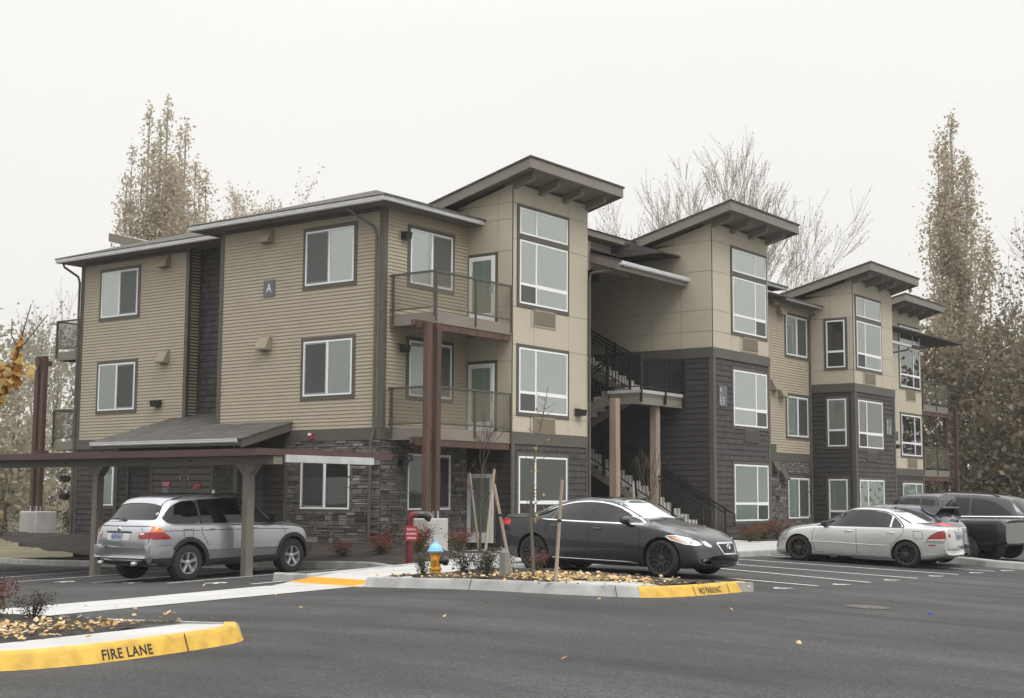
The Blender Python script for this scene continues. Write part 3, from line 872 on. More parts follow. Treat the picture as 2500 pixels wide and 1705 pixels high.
# stone bases
for args in (('x', 27.3, 24.53, 27.98, 0.1, 3.11, [(25.5, 27.5, 1.2, 2.8)]), ('y', 24.53, 27.3, 30.93, 0.1, 3.11, [(28.3, 30.2, 1.2, 2.8)]), ('y', 22.85, 43.12, 50.30, -0.3, 3.02, [(48.0, 50.0, 0.8, 2.5)])):
    st = MB(); stonewall(st, *args); so = st.build("stone_wall", M['stone'], B)
    bk = MB(); wquad(bk, *args[:4], args[4] - .1, args[5] + .03, 0.006); bk.build("stone_backing", M['mortar'], so)

# trims: belly bands, corner boards
t = Boards('trim_board', M['trim'], B)
wbox(t, 'x', 27.3, 24.53, 30.9, 3.11, 3.42, 0, .05); wbox(t, 'x', 28.5, 33.71, 39.1, 3.11, 3.42, 0, .05)
wbox(t, 'y', 24.53, 27.25, 30.93, 3.11, 3.42, 0, .05)
wbox(t, 'y', 22.95, 30.88, 34.79, 3.10, 3.43, 0, .04); wbox(t, 'x', 30.93, 22.95, 24.48, 3.11, 3.43, 0, .05)
wbox(t, 'y', 21.10, 39.10, 43.16, 6.10, 6.42, 0, .045); wbox(t, 'x', 39.15, 21.1, 29.9, 6.10, 6.42, 0, .05)
wbox(t, 'y', 21.05, 50.25, 54.36, 5.72, 6.04, 0, .045); wbox(t, 'x', 50.3, 21.05, 22.8, 5.72, 6.04, 0, .05)
wbox(t, 'y', 22.95, 58.8, 62.66, 2.68, 3.0, 0, .045)
wbox(t, 'y', 22.85, 47.12, 50.27, 3.02, 3.33, 0, .05); wbox(t, 'y', 22.85, 46.7, 47.12, 2.98, 3.62, 0, .06); wbox(t, 'y', 22.85, 43.16, 46.7, 3.10, 3.45, 0, .05)
# corner boards
wbox(t, 'x', 27.3, 24.46, 24.64, 3.43, 9.3, 0, .045); wbox(t, 'y', 24.53, 27.26, 27.42, 3.43, 9.3, 0, .045)
wbox(t, 'x', 27.3, 30.76, 30.92, 3.43, 9.3, 0, .03); wbox(t, 'x', 28.5, 33.68, 33.84, 3.43, 9.3, 0, .035)
wbox(t, 'y', 33.71, 28.46, 28.58, 3.43, 9.3, 0, .03); wbox(t, 'y', 33.71, 28.9, 29.0, 3.43, 9.3, 0, .03)
wbox(t, 'x', 28.5, 38.98, 39.14, 0, 9.3, 0, .035)
wbox(t, 'x', 27.3, 27.93, 28.05, 0, 3.11, 0, .05)
for xx, yy, za, zb in ((39.15, 21.10, -0.1, 6.10), (50.3, 21.05, -0.4, 5.72)):
    wbox(t, 'y', yy, xx - .04, xx + .13, za, zb, 0, .04); wbox(t, 'x', xx, yy, yy + .12, za, zb, 0, .04)
wbox(t, 'y', 21.10, 43.0, 43.15, -.1, 6.10, 0, .03); wbox(t, 'y', 21.05, 54.22, 54.35, -.4, 5.72, 0, .03); wbox(t, 'y', 22.95, 62.5, 62.65, -.4, 2.68, 0, .03)
wbox(t, 'y', 22.95, 30.88, 31.03, 0, 3.10, 0, .04); wbox(t, 'y', 22.95, 34.62, 34.79, 0, 3.10, 0, .035)
wbox(t, 'x', 26.3, 34.02, 34.18, 0, 3.2, 0, .035); wbox(t, 'x', 26.3, 28.86, 29.02, 0, 3.2, 0, .035)
wbox(t, 'x', 26.3, 32.42, 32.55, 0.1, 2.5, 0, .03); wbox(t, 'x', 26.3, 31.02, 31.15, 0.1, 2.5, 0, .03); wbox(t, 'x', 26.3, 30.95, 31.02, .1, 2.5, 0, .03); wbox(t, 'x', 26.3, 29.82, 29.95, 0.1, 2.5, 0, .03)
wbox(t, 'x', 26.3, 29.82, 32.55, 2.44, 2.56, 0, .032)
# frieze under the eaves
wbox(t, 'x', 27.3, 24.64, 30.76, 9.22, 9.34, 0, .025); wbox(t, 'x', 28.5, 33.84, 38.98, 9.22, 9.34, 0, .025)

# ---- tower panels
def roofline(y0, zt=10.67):                 # underside of a tower roof as seen along its flank
    return lambda a: zt - 0.25 * (a - (y0 - 0.96))
def front_rows(x0, a, b, x1, zs, ac):
    out = []
    for i, (z0, z1, wide) in enumerate(zs):
        cols = [x0, a, b, x1] if wide else ([x0, ac[0], ac[1], b, x1] if ac else [x0, a, b, x1])
        out.append((z0, z1, sorted(set(cols))))
    return out
# tower one
T1 = [(3.43, 3.89, [30.95, 31.78, 33.69, 34.74]), (3.89, 5.88, [30.95, 31.12, 33.69, 34.74]), (5.88, 6.95, [30.95, 31.94, 33.69, 34.74]),
      (6.95, 8.87, [30.95, 31.12, 33.69, 34.74]), (8.87, 9.90, [30.95, 31.12, 33.69, 34.74]), (9.90, 10.46, [30.95, 31.94, 33.69, 34.74])]
panels('y', 22.95, T1)
panels('x', 30.93, [(3.43, 5.4, [22.96, 23.46, 24.53]), (5.4, 6.95, [22.96, 23.46, 24.53]), (6.95, 8.52, [22.96, 23.46, 24.53]), (8.52, 9.43, [22.96, 23.46, 24.53]),
                            (9.43, 9.90, [22.96, 23.46, 24.6, 26.0]), (9.90, 10.6, [22.96, 23.46, 24.6, 26.0])], roofline(22.95))
# tower two
T2 = [(6.42, 6.95, [39.17, 40.36, 41.0, 42.2, 43.11]), (6.95, 7.63, [39.17, 40.39, 43.0, 43.11]), (7.63, 8.89, [39.17, 40.39, 43.0, 43.11]), (8.89, 9.88, [39.17, 40.39, 43.0, 43.11]), (9.88, 10.45, [39.17, 40.39, 42.1, 43.11])]
panels('y', 21.10, T2)
sc_ = [21.11, 22.23, 23.36, 24.42, 25.65, 26.9, 28.2, 29.9]
panels('x', 39.15, [(6.42, 6.95, sc_), (6.95, 7.63, sc_), (7.63, 8.89, [21.11, 22.23, 23.36, 24.42, 25.65, 26.9, 28.2, 29.9]), (8.89, 9.86, [21.11, 22.53, 24.0, 25.4]), (9.86, 10.6, [21.11, 22.53, 24.0, 25.4])], roofline(21.10))
# tower three and its flank
d3 = -0.40
T3 = [(6.04, 6.57, [50.32, 50.47, 51.12, 52.4, 53.08, 54.30]), (6.57, 7.23, [50.32, 50.47, 53.08, 54.30]), (7.23, 8.5, [50.32, 50.47, 53.08, 54.30]), (8.5, 9.5, [50.32, 50.47, 53.08, 54.30]), (9.5, 10.06, [50.32, 51.3, 53.08, 54.30])]
panels('y', 21.05, T3)
panels('x', 50.3, [(6.04, 6.57, [21.06, 22.84]), (6.57, 8.59, [21.06, 21.2, 22.84]), (8.59, 9.5, [21.06, 21.98, 23.6]), (9.5, 10.3, [21.06, 21.98, 23.6])], roofline(21.05, 10.27))
T4 = [(3.0, 3.5, [58.82, 59.2, 60.6, 61.9, 62.60]), (3.5, 5.48, [58.82, 59.84, 62.5, 62.60]), (5.48, 6.5, [58.82, 59.84, 61.6, 62.60]), (6.5, 8.46, [58.82, 59.84, 62.5, 62.60]), (8.46, 9.5, [58.82, 59.84, 62.5, 62.60]), (9.5, 10.05, [58.82, 59.84, 61.6, 62.60])]
panels('y', 22.95, T4)
# high wall behind the stair roof
panels('y', 24.2, [(8.9, 9.9, [34.8, 37.0, 39.14])])

# ---- windows: fronts with sliders
slider('x', 27.3, 25.58, 27.40, 7.415, 8.93, 'hi')
slider('x', 27.3, 25.585, 27.40, 4.345, 5.855, 'hi', 'blindgreen')
slider('x', 27.3, 25.595, 27.41, 1.279, 2.79, 'hi', 'blinddark', 'glassdim')
slider('x', 28.5, 36.17, 38.02, 7.42, 8.93, 'lo')
slider('x', 28.5, 36.17, 38.02, 4.36, 5.88, 'lo', 'blindgreen')
slider('x', 28.5, 36.17, 38.02, 1.29, 2.80, 'lo', 'blindgreen', 'glassdim')
slider('y', 24.53, 28.36, 30.16, 7.40, 8.905, 'hi')
slider('y', 24.53, 28.36, 30.16, 4.33, 5.835, 'hi', 'blindgreen', 'glassdim')
slider('y', 24.53, 28.36, 30.16, 1.27, 2.77, 'hi', 'blinddark', 'glassdim')
slider('y', 22.85, 48.15, 49.96, 7.06, 8.57, 'hi', 'blindgreen')
slider('y', 22.85, 48.15, 49.96, 3.98, 5.49, 'hi', 'blindgreen')
slider('y', 22.85, 48.13, 49.95, 0.90, 2.41, 'hi', 'blindgreen', 'glassdim')
tower_window(31.225, 33.61, 22.95, 7.06, 8.874, 'lo', upper=(9.05, 9.80))
tower_window(31.215, 33.61, 22.95, 3.99, 5.81, 'lo', 'blind')
tower_window(31.22, 33.60, 22.95, 0.92, 2.764, 'lo', 'blinddark', 'glassdim')
tower_window(40.49, 42.90, 21.10, 7.05, 8.87, 'hi', upper=(9.05, 9.80))
tower_window(40.48, 42.88, 21.10, 3.985, 5.80, 'hi', 'blind')
tower_window(40.48, 42.90, 21.10, 0.90, 2.73, 'hi', 'blindgreen', 'glassdim')
tower_window(50.57, 52.98, 21.05, 6.67, 8.48, 'lo', 'blindgreen', upper=(8.66, 9.41))
tower_window(50.57, 52.98, 21.05, 3.60, 5.42, 'lo', 'blinddark')
tower_window(50.57, 52.98, 21.05, 0.53, 2.37, 'lo', 'blindgreen', 'glassdim')
tower_window(59.95, 62.38, 22.95, 6.66, 8.47, 'hi', 'blinddark', upper=(8.66, 9.40))
tower_window(59.95, 62.38, 22.95, 3.59, 5.41, 'hi', 'blinddark')
tower_window(59.95, 62.38, 22.95, 0.53, 2.36, 'hi', 'blindgreen', 'glassdim')
for z0, z1, bl in ((6.67, 8.50, 'blinddark'), (3.64, 5.46, 'blindgreen'), (0.55, 2.39, 'blindgreen')):   # narrow flank windows of tower three
    c = MB(); casing(c, 'x', 50.3, 21.38, 22.14, z0, z1, 0.1); wn = c.build("window", M['trim'], B)
    f = MB(); frame_rect(f, 'x', 50.3, 21.38, 22.14, z0, z1, 0.05, .005, .046); zt_ = z0 + (z1 - z0) * .34; wbox(f, 'x', 50.3, 21.43, 22.09, zt_ - .04, zt_ + .04, .012, .047); f.build("frame", M['white'], wn)
    p = MB(); wquad(p, 'x', 50.3, 21.42, 22.1, z0 + .04, z1 - .04, .028); p.build("pane", M['glass'], wn)
    p = MB(); wquad(p, 'x', 50.3, 21.43, 22.09, z0 + .05, zt_ - .04, .036); p.build("screen", M['screen'], wn)
    p = MB(); wquad(p, 'x', 50.3, 21.41, 22.11, z0 + .03, z1 - .03, .0262); p.build("blind", M[bl], wn)

ac_grille(31.93, 32.98, 6.55, 6.96, 22.95, 'grille', 'grille'); ac_grille(31.93, 32.98, 3.49, 3.89, 22.95, 'grille', 'grille')
ac_grille(41.2, 42.25, 6.54, 6.94, 21.10, 'grille', 'grille'); ac_grille(41.2, 42.25, 3.47, 3.87, 21.10, 'grilledark', 'trim'); ac_grille(41.22, 42.27, 0.36, 0.78, 21.10, 'grilledark', 'trim')
ac_grille(51.3, 52.33, 6.14, 6.55, 21.05, 'grille', 'grille'); ac_grille(51.3, 52.33, 3.08, 3.49, 21.05, 'grilledark', 'trim')
ac_grille(60.72, 61.75, 6.15, 6.54, 22.95, 'grille', 'grille'); ac_grille(60.72, 61.75, 3.08, 3.47, 22.95, 'grille', 'grille')

for a, z in ((28.93, 8.80), (28.93, 5.72)): vent_hood('x', 27.3, a, z)
for a, z in ((34.84, 8.82), (34.76, 5.76)): vent_hood('x', 28.5, a, z)
for a, z in ((47.0, 8.82), (47.62, 8.50), (47.0, 5.62), (47.62, 5.40)): vent_hood('y', 22.85, a, z)
for a, z in ((47.0, 2.62), (47.66, 2.32)): vent_hood('y', 22.85, a, z, mat='trim')
wall_light('x', 28.5, 35.0, 4.50); wall_light('y', 22.95, 34.2, 4.13)
for z in (8.66, 5.59, 2.53): wall_light('y', 24.53, 28.08, z, 0.7)
wall_light('y', 22.95, 59.1, 3.95)

# balcony doors on the flank of tower one
for z, pm_ in ((6.50, 'blindgreen'), (3.43, 'blindgreen'), (0.34, 'blindgreen')):
    d = MB(); wbox(d, 'x', 30.93, 23.46, 24.50, z, z + 2.02, 0, .03); frame = d.build("door", M['trim'], B)
    d = MB()
    frame_rect(d, 'x', 30.93, 23.54, 24.46, z + .02, z + 1.93, 0.12, 0.03, 0.06); wbox(d, 'x', 30.93, 23.66, 24.34, z + .14, z + .30, .03, .06)
    d.build("door_leaf", M['white'], frame)
    d = MB(); wquad(d, 'x', 30.93, 23.66, 24.34, z + .30, z + 1.81, .050); d.build("pane", M['glassdim'], frame)
    d = MB(); wquad(d, 'x', 30.93, 23.66, 24.34, z + .30, z + 1.81, .034); d.build("blind", M[pm_], frame)
    d = MB(); wbox(d, 'x', 30.93, 23.57, 23.61, z + .85, z + 1.1, .06, .075); d.beam((30.93 - .1, 23.59, z + .95), (30.93 - .1, 23.71, z + .95), .025, .025); d.box(30.82, 23.575, z + .935, 30.87, 23.6, z + .965); d.build("door_handle", M['steelplate'], frame)

# utility doors
for a0, a1, hs in ((31.15, 32.42, 31.24), (29.95, 31.0, 30.9)):
    d = MB(); wbox(d, 'x', 26.3, a0, a1, 0.2, 2.44, 0, .018); dd = d.build("door", M['doorpaint'], B)
    d = MB()
    for z in (2.12, 1.3, .5): d.tube([(26.3 - .024, hs, z - .06), (26.3 - .024, hs, z + .06)], .012)
    d.build("hinge", M['steelplate'], dd)
t = MB(); wbox(t, 'x', 26.3, 29.70, 29.82, 1.62, 1.80, .035, .06); u = t.build("socket_box", M['grille'], B)
t = MB(); wbox(t, 'x', 26.3, 29.72, 29.80, 1.65, 1.77, .06, .085); t.build("socket_cover", M['white'], u)

# ---- tower roofs
def tower_roof(x0, x1, y0, dz=0.0, back=25.6, o=0.5, of=0.96):
    yf = y0 - of; zt = 10.97 + dz; th = 0.30; sl = 0.25
    xa, xb = x0 - o, x1 + o
    zz = lambda y, t: zt - t - sl * (y - yf)
    f = MB()                                   # fascia boards all round
    e = 0.045
    for xx0, xx1 in ((xa, xa + e), (xb - e, xb)):
        f.mesh([(xx0, yf, zz(yf, .02)), (xx1, yf, zz(yf, .02)), (xx1, back, zz(back, .02)), (xx0, back, zz(back, .02)),
                (xx0, yf, zz(yf, th)), (xx1, yf, zz(yf, th)), (xx1, back, zz(back, th)), (xx0, back, zz(back, th))], [(0, 1, 2, 3), (7, 6, 5, 4), (0, 4, 5, 1), (1, 5, 6, 2), (2, 6, 7, 3), (3, 7, 4, 0)])
    f.box(xa + e, yf, zt - th, xb - e, yf + e, zt - .02)
    rf = f.build("tower_roof", M['fascia'], B)
    s = MB()
    s.mesh([(xa + e, yf + e, zz(yf + e, .20)), (xb - e, yf + e, zz(yf + e, .20)), (xb - e, back, zz(back, .20)), (xa + e, back, zz(back, .20))], [(3, 2, 1, 0)])
    s.build("soffit", M['soffit'], rf)
    r_ = MB(); q = 0.035
    r_.mesh([(xa - q, yf - q, zz(yf - q, .02)), (xb + q, yf - q, zz(yf - q, .02)), (xb + q, back, zz(back, .02)), (xa - q, back, zz(back, .02)),
             (xa - q, yf - q, zz(yf - q, -.025)), (xb + q, yf - q, zz(yf - q, -.025)), (xb + q, back, zz(back, -.025)), (xa - q, back, zz(back, -.025))], [(3, 2, 1, 0), (4, 5, 6, 7), (0, 1, 5, 4), (1, 2, 6, 5), (2, 3, 7, 6), (3, 0, 4, 7)])
    r_.build("roofing", M['roof'], rf)
    n = 4
    for i in range(n):
        x = x0 + 0.08 + (x1 - x0 - 0.16) * i / (n - 1)
        a, b_ = yf + 0.28, y0 + 0.3; bm_ = MB()
        bm_.mesh([(x - .08, a, zz(a, .2)), (x + .08, a, zz(a, .2)), (x + .08, b_, zz(b_, .2)), (x - .08, b_, zz(b_, .2)),
                  (x - .08, a, zz(a, .42)), (x + .08, a, zz(a, .42)), (x + .08, b_, zz(b_, .46)), (x - .08, b_, zz(b_, .46))], [(0, 1, 2, 3), (7, 6, 5, 4), (0, 4, 5, 1), (1, 5, 6, 2), (2, 6, 7, 3), (3, 7, 4, 0)])
        bm_.build("roof_beam", M['fascia'], rf)
tower_roof(30.93, 34.75, 22.95, back=26.0)
tower_roof(39.15, 43.12, 21.10, back=25.2)
tower_roof(50.30, 54.32, 21.05, -0.40, back=25.0)
tower_roof(58.80, 62.62, 22.95, -0.41, back=26.0)
# a tower roof of the far side that shows above the left eave
f = MB(); zz = lambda y, t: 10.9 - t - .25 * (40.6 - y)
V = []
for t_ in (0, .3): V += [(30.6, 36.0, zz(36.0, t_)), (35.4, 36.0, zz(36.0, t_)), (35.4, 40.6, zz(40.6, t_)), (30.6, 40.6, zz(40.6, t_))]
f.mesh(V, [(0, 1, 2, 3), (7, 6, 5, 4), (0, 4, 5, 1), (1, 5, 6, 2), (2, 6, 7, 3), (3, 7, 4, 0)])
f.build("tower_roof", M['fascia'], B)

# ---- hip roofs with eaves and gutters
def hip(name, x0, x1, y0, y1, z, sl, hips=(1, 1, 1, 1)):
    """hipped roof; hips flags: x0 side, x1 side"""
    h = min(y1 - y0, x1 - x0) / 2 * sl; m = (y1 - y0) / 2
    xa = x0 + (m if hips[0] else 0); xb = x1 - (m if hips[1] else 0); ym = (y0 + y1) / 2; zr = z + m * sl
    t = MB()
    for k, q in ((0.0, 0), (0.05, 1)):
        pass
    V = [(x0, y0, z), (x1, y0, z), (x1, y1, z), (x0, y1, z), (xa, ym, zr), (xb, ym, zr)]
    V2 = [(x0, y0, z - .05), (x1, y0, z - .05), (x1, y1, z - .05), (x0, y1, z - .05)]
    t.mesh(V + V2, [(0, 1, 5, 4), (1, 2, 5), (2, 3, 4, 5), (3, 0, 4), (0, 6, 7, 1), (1, 7, 8, 2), (2, 8, 9, 3), (3, 9, 6, 0), (6, 9, 8, 7)])
    return t.build(name, M['roof'], B)
hip("roof", 26.66, 47.1, 23.90, 31.72, 9.50, 0.333)
hip("roof", 27.86, 47.1, 31.0, 39.80, 9.50, 0.333)
hip("roof", 38.0, 47.2, 22.24, 39.8, 9.47, 0.30, (0, 1))
hip("roof", 44.0, 66.6, 22.24, 39.8, 9.10, 0.30)
hip("roof", 56.0, 66.6, 23.9, 39.8, 9.10, 0.30)
s = Boards('soffit', M['soffit'], B)
for a in ((26.72, 23.98, 30.92, 24.55), (26.72, 24.55, 27.32, 31.66), (27.92, 31.66, 28.5, 39.7), (27.3, 30.9, 29.1, 31.66), (43.13, 22.32, 47.1, 22.87), (28.5, 39.1, 34, 39.7), (28.5, 31.66, 29.05, 33.8)): s.box(a[0], a[1], 9.335, a[2], a[3], 9.40)
s.box(47.1, 22.32, 8.985, 50.75, 22.87, 9.04); s.box(62.6, 23.9, 8.98, 66.5, 24.6, 9.03)
gutter([((26.70, 31.66, 9.335), (26.70, 23.98, 9.335), (1, 0)), ((26.70, 23.98, 9.335), (30.93, 23.98, 9.335), (0, 1))])
gutter([((27.90, 39.75, 9.335), (27.90, 31.3, 9.335), (1, 0))])
gutter([((43.13, 22.32, 9.335), (47.25, 22.32, 9.335), (0, 1))])
gutter([((47.15, 22.32, 8.985), (50.75, 22.32, 8.985), (0, 1))])
gutter([((62.64, 23.95, 8.97), (66.5, 23.95, 8.97), (0, 1))])
gutter([((55.0, 21.9, 8.2), (58.6, 21.9, 8.2), (0, 1))])

# downspouts
def downspout(pts):
    t = MB(); t.tube(pts, 0.04, 6); t.build("downspout", M['trim'], B)
downspout([(26.78, 25.35, 9.34), (26.80, 25.32, 9.22), (27.18, 24.78, 8.80), (27.22, 24.72, 8.6), (27.22, 24.72, 3.3), (27.16, 24.76, 3.08), (27.16, 24.78, 0.5)])
downspout([(27.98, 39.5, 9.34), (28.0, 39.45, 9.2), (28.38, 39.2, 8.9), (28.42, 39.16, 8.7), (28.42, 39.16, 0.3)])
downspout([(35.2, 21.98, 8.60), (35.2, 22.02, 8.5), (34.80, 22.86, 8.38), (34.74, 22.88, 8.2), (34.74, 22.88, 0.2)])
downspout([(50.7, 22.36, 9.0), (50.6, 22.4, 8.9), (50.2, 22.72, 8.75), (50.16, 22.78, 8.55), (50.16, 22.78, 0.1)])
downspout([(58.5, 21.95, 8.2), (58.5, 22.0, 8.1), (56.5, 22.86, 7.7), (55.5, 22.86, 7.5)])
t = MB(); t.box(38.35, 23.72, 9.75, 38.65, 24.0, 9.90); t.box(38.44, 23.80, 9.2, 38.56, 23.92, 9.75); t.build("scupper", M['fascia'], B)

# ---- stairwell roof between towers one and two
t = MB(); zz = lambda y, q: 8.72 - q + 0.325 * (y - 21.95)
yb = 26.4
t.mesh([(34.95, 21.9, zz(21.9, 0)), (39.14, 21.9, zz(21.9, 0)), (39.14, yb, zz(yb, 0)), (34.95, yb, zz(yb, 0)), (34.95, 21.9, zz(21.9, .05)), (39.14, 21.9, zz(21.9, .05)), (39.14, yb, zz(yb, .05)), (34.95, yb, zz(yb, .05))],
       [(0, 1, 2, 3), (7, 6, 5, 4), (0, 4, 5, 1), (1, 5, 6, 2), (2, 6, 7, 3), (3, 7, 4, 0)])
sr = t.build("stair_roof", M['roof'], B)
t = MB()
t.mesh([(34.96, 22.0, zz(22.0, .06)), (39.13, 22.0, zz(22.0, .06)), (39.13, yb, zz(yb, .06)), (34.96, yb, zz(yb, .06)), (34.96, 22.0, zz(22.0, .30)), (39.13, 22.0, zz(22.0, .30)), (39.13, yb, zz(yb, .30)), (34.96, yb, zz(yb, .30))],
       [(0, 1, 2, 3), (7, 6, 5, 4), (0, 4, 5, 1), (1, 5, 6, 2), (2, 6, 7, 3), (3, 7, 4, 0)])
t.box(34.78, 23.0, 8.5, 34.96, 24.2, 9.4)
t.build("soffit", M['soffit'], sr)
gutter([((35.0, 21.92, 8.585), (39.14, 21.92, 8.585), (0, 1))])
t = MB(); t.box(34.76, 23.66, 9.80, 38.7, 23.72, 10.0); t.mesh([(34.76, 23.6, 10.0), (38.7, 23.6, 10.0), (38.7, 27.0, 10.5), (34.76, 27.0, 10.5)], [(0, 1, 2, 3)]); t.box(34.76, 23.72, 9.8, 38.7, 24.2, 9.84); t.build("high_eave", M['fascia'], B)
t = MB(); t.tube([(37.2, 25.5, 9.9), (37.2, 25.5, 10.75)], .06); t.build("roof_pipe", M['galv'], B)
# stairwell ceilings and walkways
s = Boards("walkway", M['fascia'], B); s.box(34.76, 26.2, 3.20, 39.14, 30.0, 3.42); s.box(34.76, 26.2, 6.27, 39.14, 30.0, 6.49); s.box(34.76, 26.2, 9.2, 39.14, 30.0, 9.4);

# ---- stairs
st = thing  # (kept for reading)
def flight(x0, x1, ya, za, yb_, zb, n, name="stair_flight"):
    """treads from (ya, za) up to (yb_, zb)"""
    t = MB(); dy = (yb_ - ya) / n; dz = (zb - za) / n
    for i in range(n):
        y = ya + dy * i; z = za + dz * (i + 1)
        t.box(x0 + .05, y, z - .05, x1 - .05, y + dy * 1.08, z)
        t.box(x0 + .05, y, z - dz, x1 - .05, y + .02 * (1 if dy > 0 else -1), z - .05)
    fl = t.build(name, M['concrete'], B)
    t = MB()
    for x in (x0, x1 - .05):
        t.mesh([(x, ya - dy * .4, za - .05), (x + .05, ya - dy * .4, za - .05), (x + .05, yb_, zb - .02), (x, yb_, zb - .02), (x, ya + dy * .6, za - .05), (x + .05, ya + dy * .6, za - .05), (x + .05, yb_ + dy * .2, zb - .34), (x, yb_ + dy * .2, zb - .34)],
               [(0, 1, 2, 3), (7, 6, 5, 4), (0, 4, 5, 1), (1, 5, 6, 2), (2, 6, 7, 3), (3, 7, 4, 0)])
    t.build("stringer", M['fascia'], fl)
    return fl
def slope_rail(x, ya, za, yb_, zb, parent, newels=(0.0, 0.5, 1.0), top=1.0, ext=0.3):
    t = MB(); s_ = (zb - za) / (yb_ - ya)
    P = lambda y, h: (x, y, za + s_ * (y - ya) + h)
    dirn = 1 if yb_ > ya else -1
    t.beam(P(ya - dirn * .05, top), P(yb_, top), .05, .05); t.beam(P(ya, top - .13), P(yb_, top - .13), .035, .035); t.beam(P(ya, .12), P(yb_, .12), .035, .035)
    for q in newels:
        y = ya + (yb_ - ya) * q; p0, p1 = P(y, -.2), P(y, top + .06); t.beam(p0, p1, .06, .06, (0, 1, 0))
    k = int(abs(yb_ - ya) / .125)
    for i in range(1, k):
        y = ya + (yb_ - ya) * i / k; t.beam(P(y, .12), P(y, top - .13), .016, .016, (0, 1, 0))
    a = P(ya - dirn * .05, top)
    if ext:
        t.beam(a, (x, ya - dirn * ext, a[2] - .13), .04, .04); t.beam((x, ya - dirn * ext, a[2] - .13), (x, ya - dirn * ext, a[2] - .5), .035, .035, (0, 1, 0)); t.beam((x, ya - dirn * ext, a[2] - .5), (x, ya, a[2] - .5), .035, .035)
    t.build("stair_rail", M['black'], parent)
f1 = flight(37.85, 39.08, 20.75, 0.25, 26.1, 3.42, 18)
slope_rail(37.87, 20.82, 0.42, 25.6, 3.2, f1, (0.0, 0.22, .5, .75, 1)); slope_rail(39.04, 20.65, 0.30, 25.6, 3.2, f1, (0.0, .33, .66, 1), ext=.33)
f2 = flight(36.5, 37.72, 26.1, 3.42, 23.3, 4.94, 9); slope_rail(36.55, 26.0, 3.5, 23.4, 4.94, f2, ext=0)
f3 = flight(37.85, 39.08, 23.3, 4.94, 26.1, 6.49, 9); slope_rail(37.87, 23.4, 5.0, 26.0, 6.45, f3, (0, .33, .66, 1), ext=0); slope_rail(39.04, 23.4, 5.0, 26.0, 6.45, f3, (0, .5, 1), ext=0)
t = MB(); t.box(36.45, 22.15, 4.84, 39.14, 23.35, 4.94); ldg = t.build("stair_landing", M['concrete'], B)
t = MB(); t.box(36.48, 22.19, 4.76, 39.12, 23.33, 4.84); t.box(36.50, 22.21, 4.50, 39.12, 22.26, 4.76); t.box(36.50, 22.26, 4.50, 36.55, 23.33, 4.76); t.box(36.55, 22.26, 4.60, 39.12, 23.33, 4.66); t.build("landing_rim", M['fascia'], ldg)
t = MB()
t.box(36.48, 22.12, 5.98, 39.14, 22.17, 6.02); t.box(36.48, 22.13, 5.02, 39.14, 22.16, 5.05); t.box(36.48, 22.17, 5.98, 36.53, 23.6, 6.02); t.box(36.49, 22.17, 5.02, 36.52, 23.5, 5.05)
for x in (36.50, 37.95, 39.11): t.box(x - .03, 22.11, 4.55, x + .03, 22.18, 6.0)
for i in range(1, 26):
    x = 36.5 + i * 2.62 / 26; t.box(x - .009, 22.136, 5.05, x + .009, 22.154, 5.98)
for i in range(1, 13):
    y = 22.17 + i * .115; t.box(36.497, y - .009, 5.05, 36.515, y + .009, 5.98)
t.build("landing_rail", M['black'], ldg)
for x, y in ((35.62, 22.55), (37.87, 22.48)):
    t = MB(); t.bbox(x - .12, y - .12, G(x, y) + .05, x + .12, y + .12, 4.62, .008); t.build("stair_post", M['timberpale'], B)

# ---- balconies
def balcony(x0, x1, y0, yw, z, post_left=True):
    """deck rim from the wall yw out to y0; rails with perforated infill"""
    t = MB(); t.box(x0, y0, z - .30, x1, y0 + .05, z); t.box(x0, y0 + .05, z - .30, x0 + .05, yw, z); t.box(x1 - .05, y0 + .05, z - .30, x1, yw, z); t.box(x0 + .05, y0 + .05, z - .10, x1 - .05, yw, z - .03); t.box(x0 + .05, y0 + .05, z - .22, x1 - .05, yw, z - .18)
    bl = t.build("balcony", M['fascia'], B)
    t = MB(); zt = z + 1.09
    xs = [x0 + .03, (x0 + x1) / 2 + .03, x1 - .03]
    t.box(x0, y0 - .035, zt - .05, x1, y0 + .015, zt); t.box(x0, y0 - .02, z + .10, x1, y0 + .01, z + .14); t.box(x0 - .03, y0 - .035, zt - .05, x0 + .02, yw, zt); t.box(x0 - .02, y0, z + .10, x0 + .01, yw, z + .14)
    for x in xs: t.box(x - .025, y0 - .04, z - .24, x + .025, y0 + .01, zt)
    t.box(x0 - .035, yw - .14, z - .24, x0 + .015, yw - .09, zt); t.box(x0 - .035, y0 - .02, z - .1, x0 + .015, y0 + .03, zt)
    t.build("railing", M['rail'], bl)
    t = MB()
    t.face([(x0, y0 - .006, z + .14), (x1, y0 - .006, z + .14), (x1, y0 - .006, zt - .05), (x0, y0 - .006, zt - .05)]); t.face([(x0 - .006, yw, z + .14), (x0 - .006, y0, z + .14), (x0 - .006, y0, zt - .05), (x0 - .006, yw, zt - .05)])
    t.build("rail_panel", M['mesh'], bl)
    return bl
for z in (6.42, 3.40):
    balcony(27.56, 30.90, 22.95, 24.50, z)
    t = MB(); t.box(27.0, 22.97, z - .48, 30.85, 23.11, z - .305); t.build("balcony_beam", M['timber'], B)
    t = MB(); t.box(26.95, 23.12, z - .42, 27.5, 23.24, z - .26); t.build("bracket", M['timber'], B)
for z in (6.02, 3.00):
    balcony(62.70, 66.2, 22.95, 24.55, z)
    t = MB(); t.box(62.7, 22.97, z - .5, 66.3, 23.11, z - .305); t.build("balcony_beam", M['timber'], B)
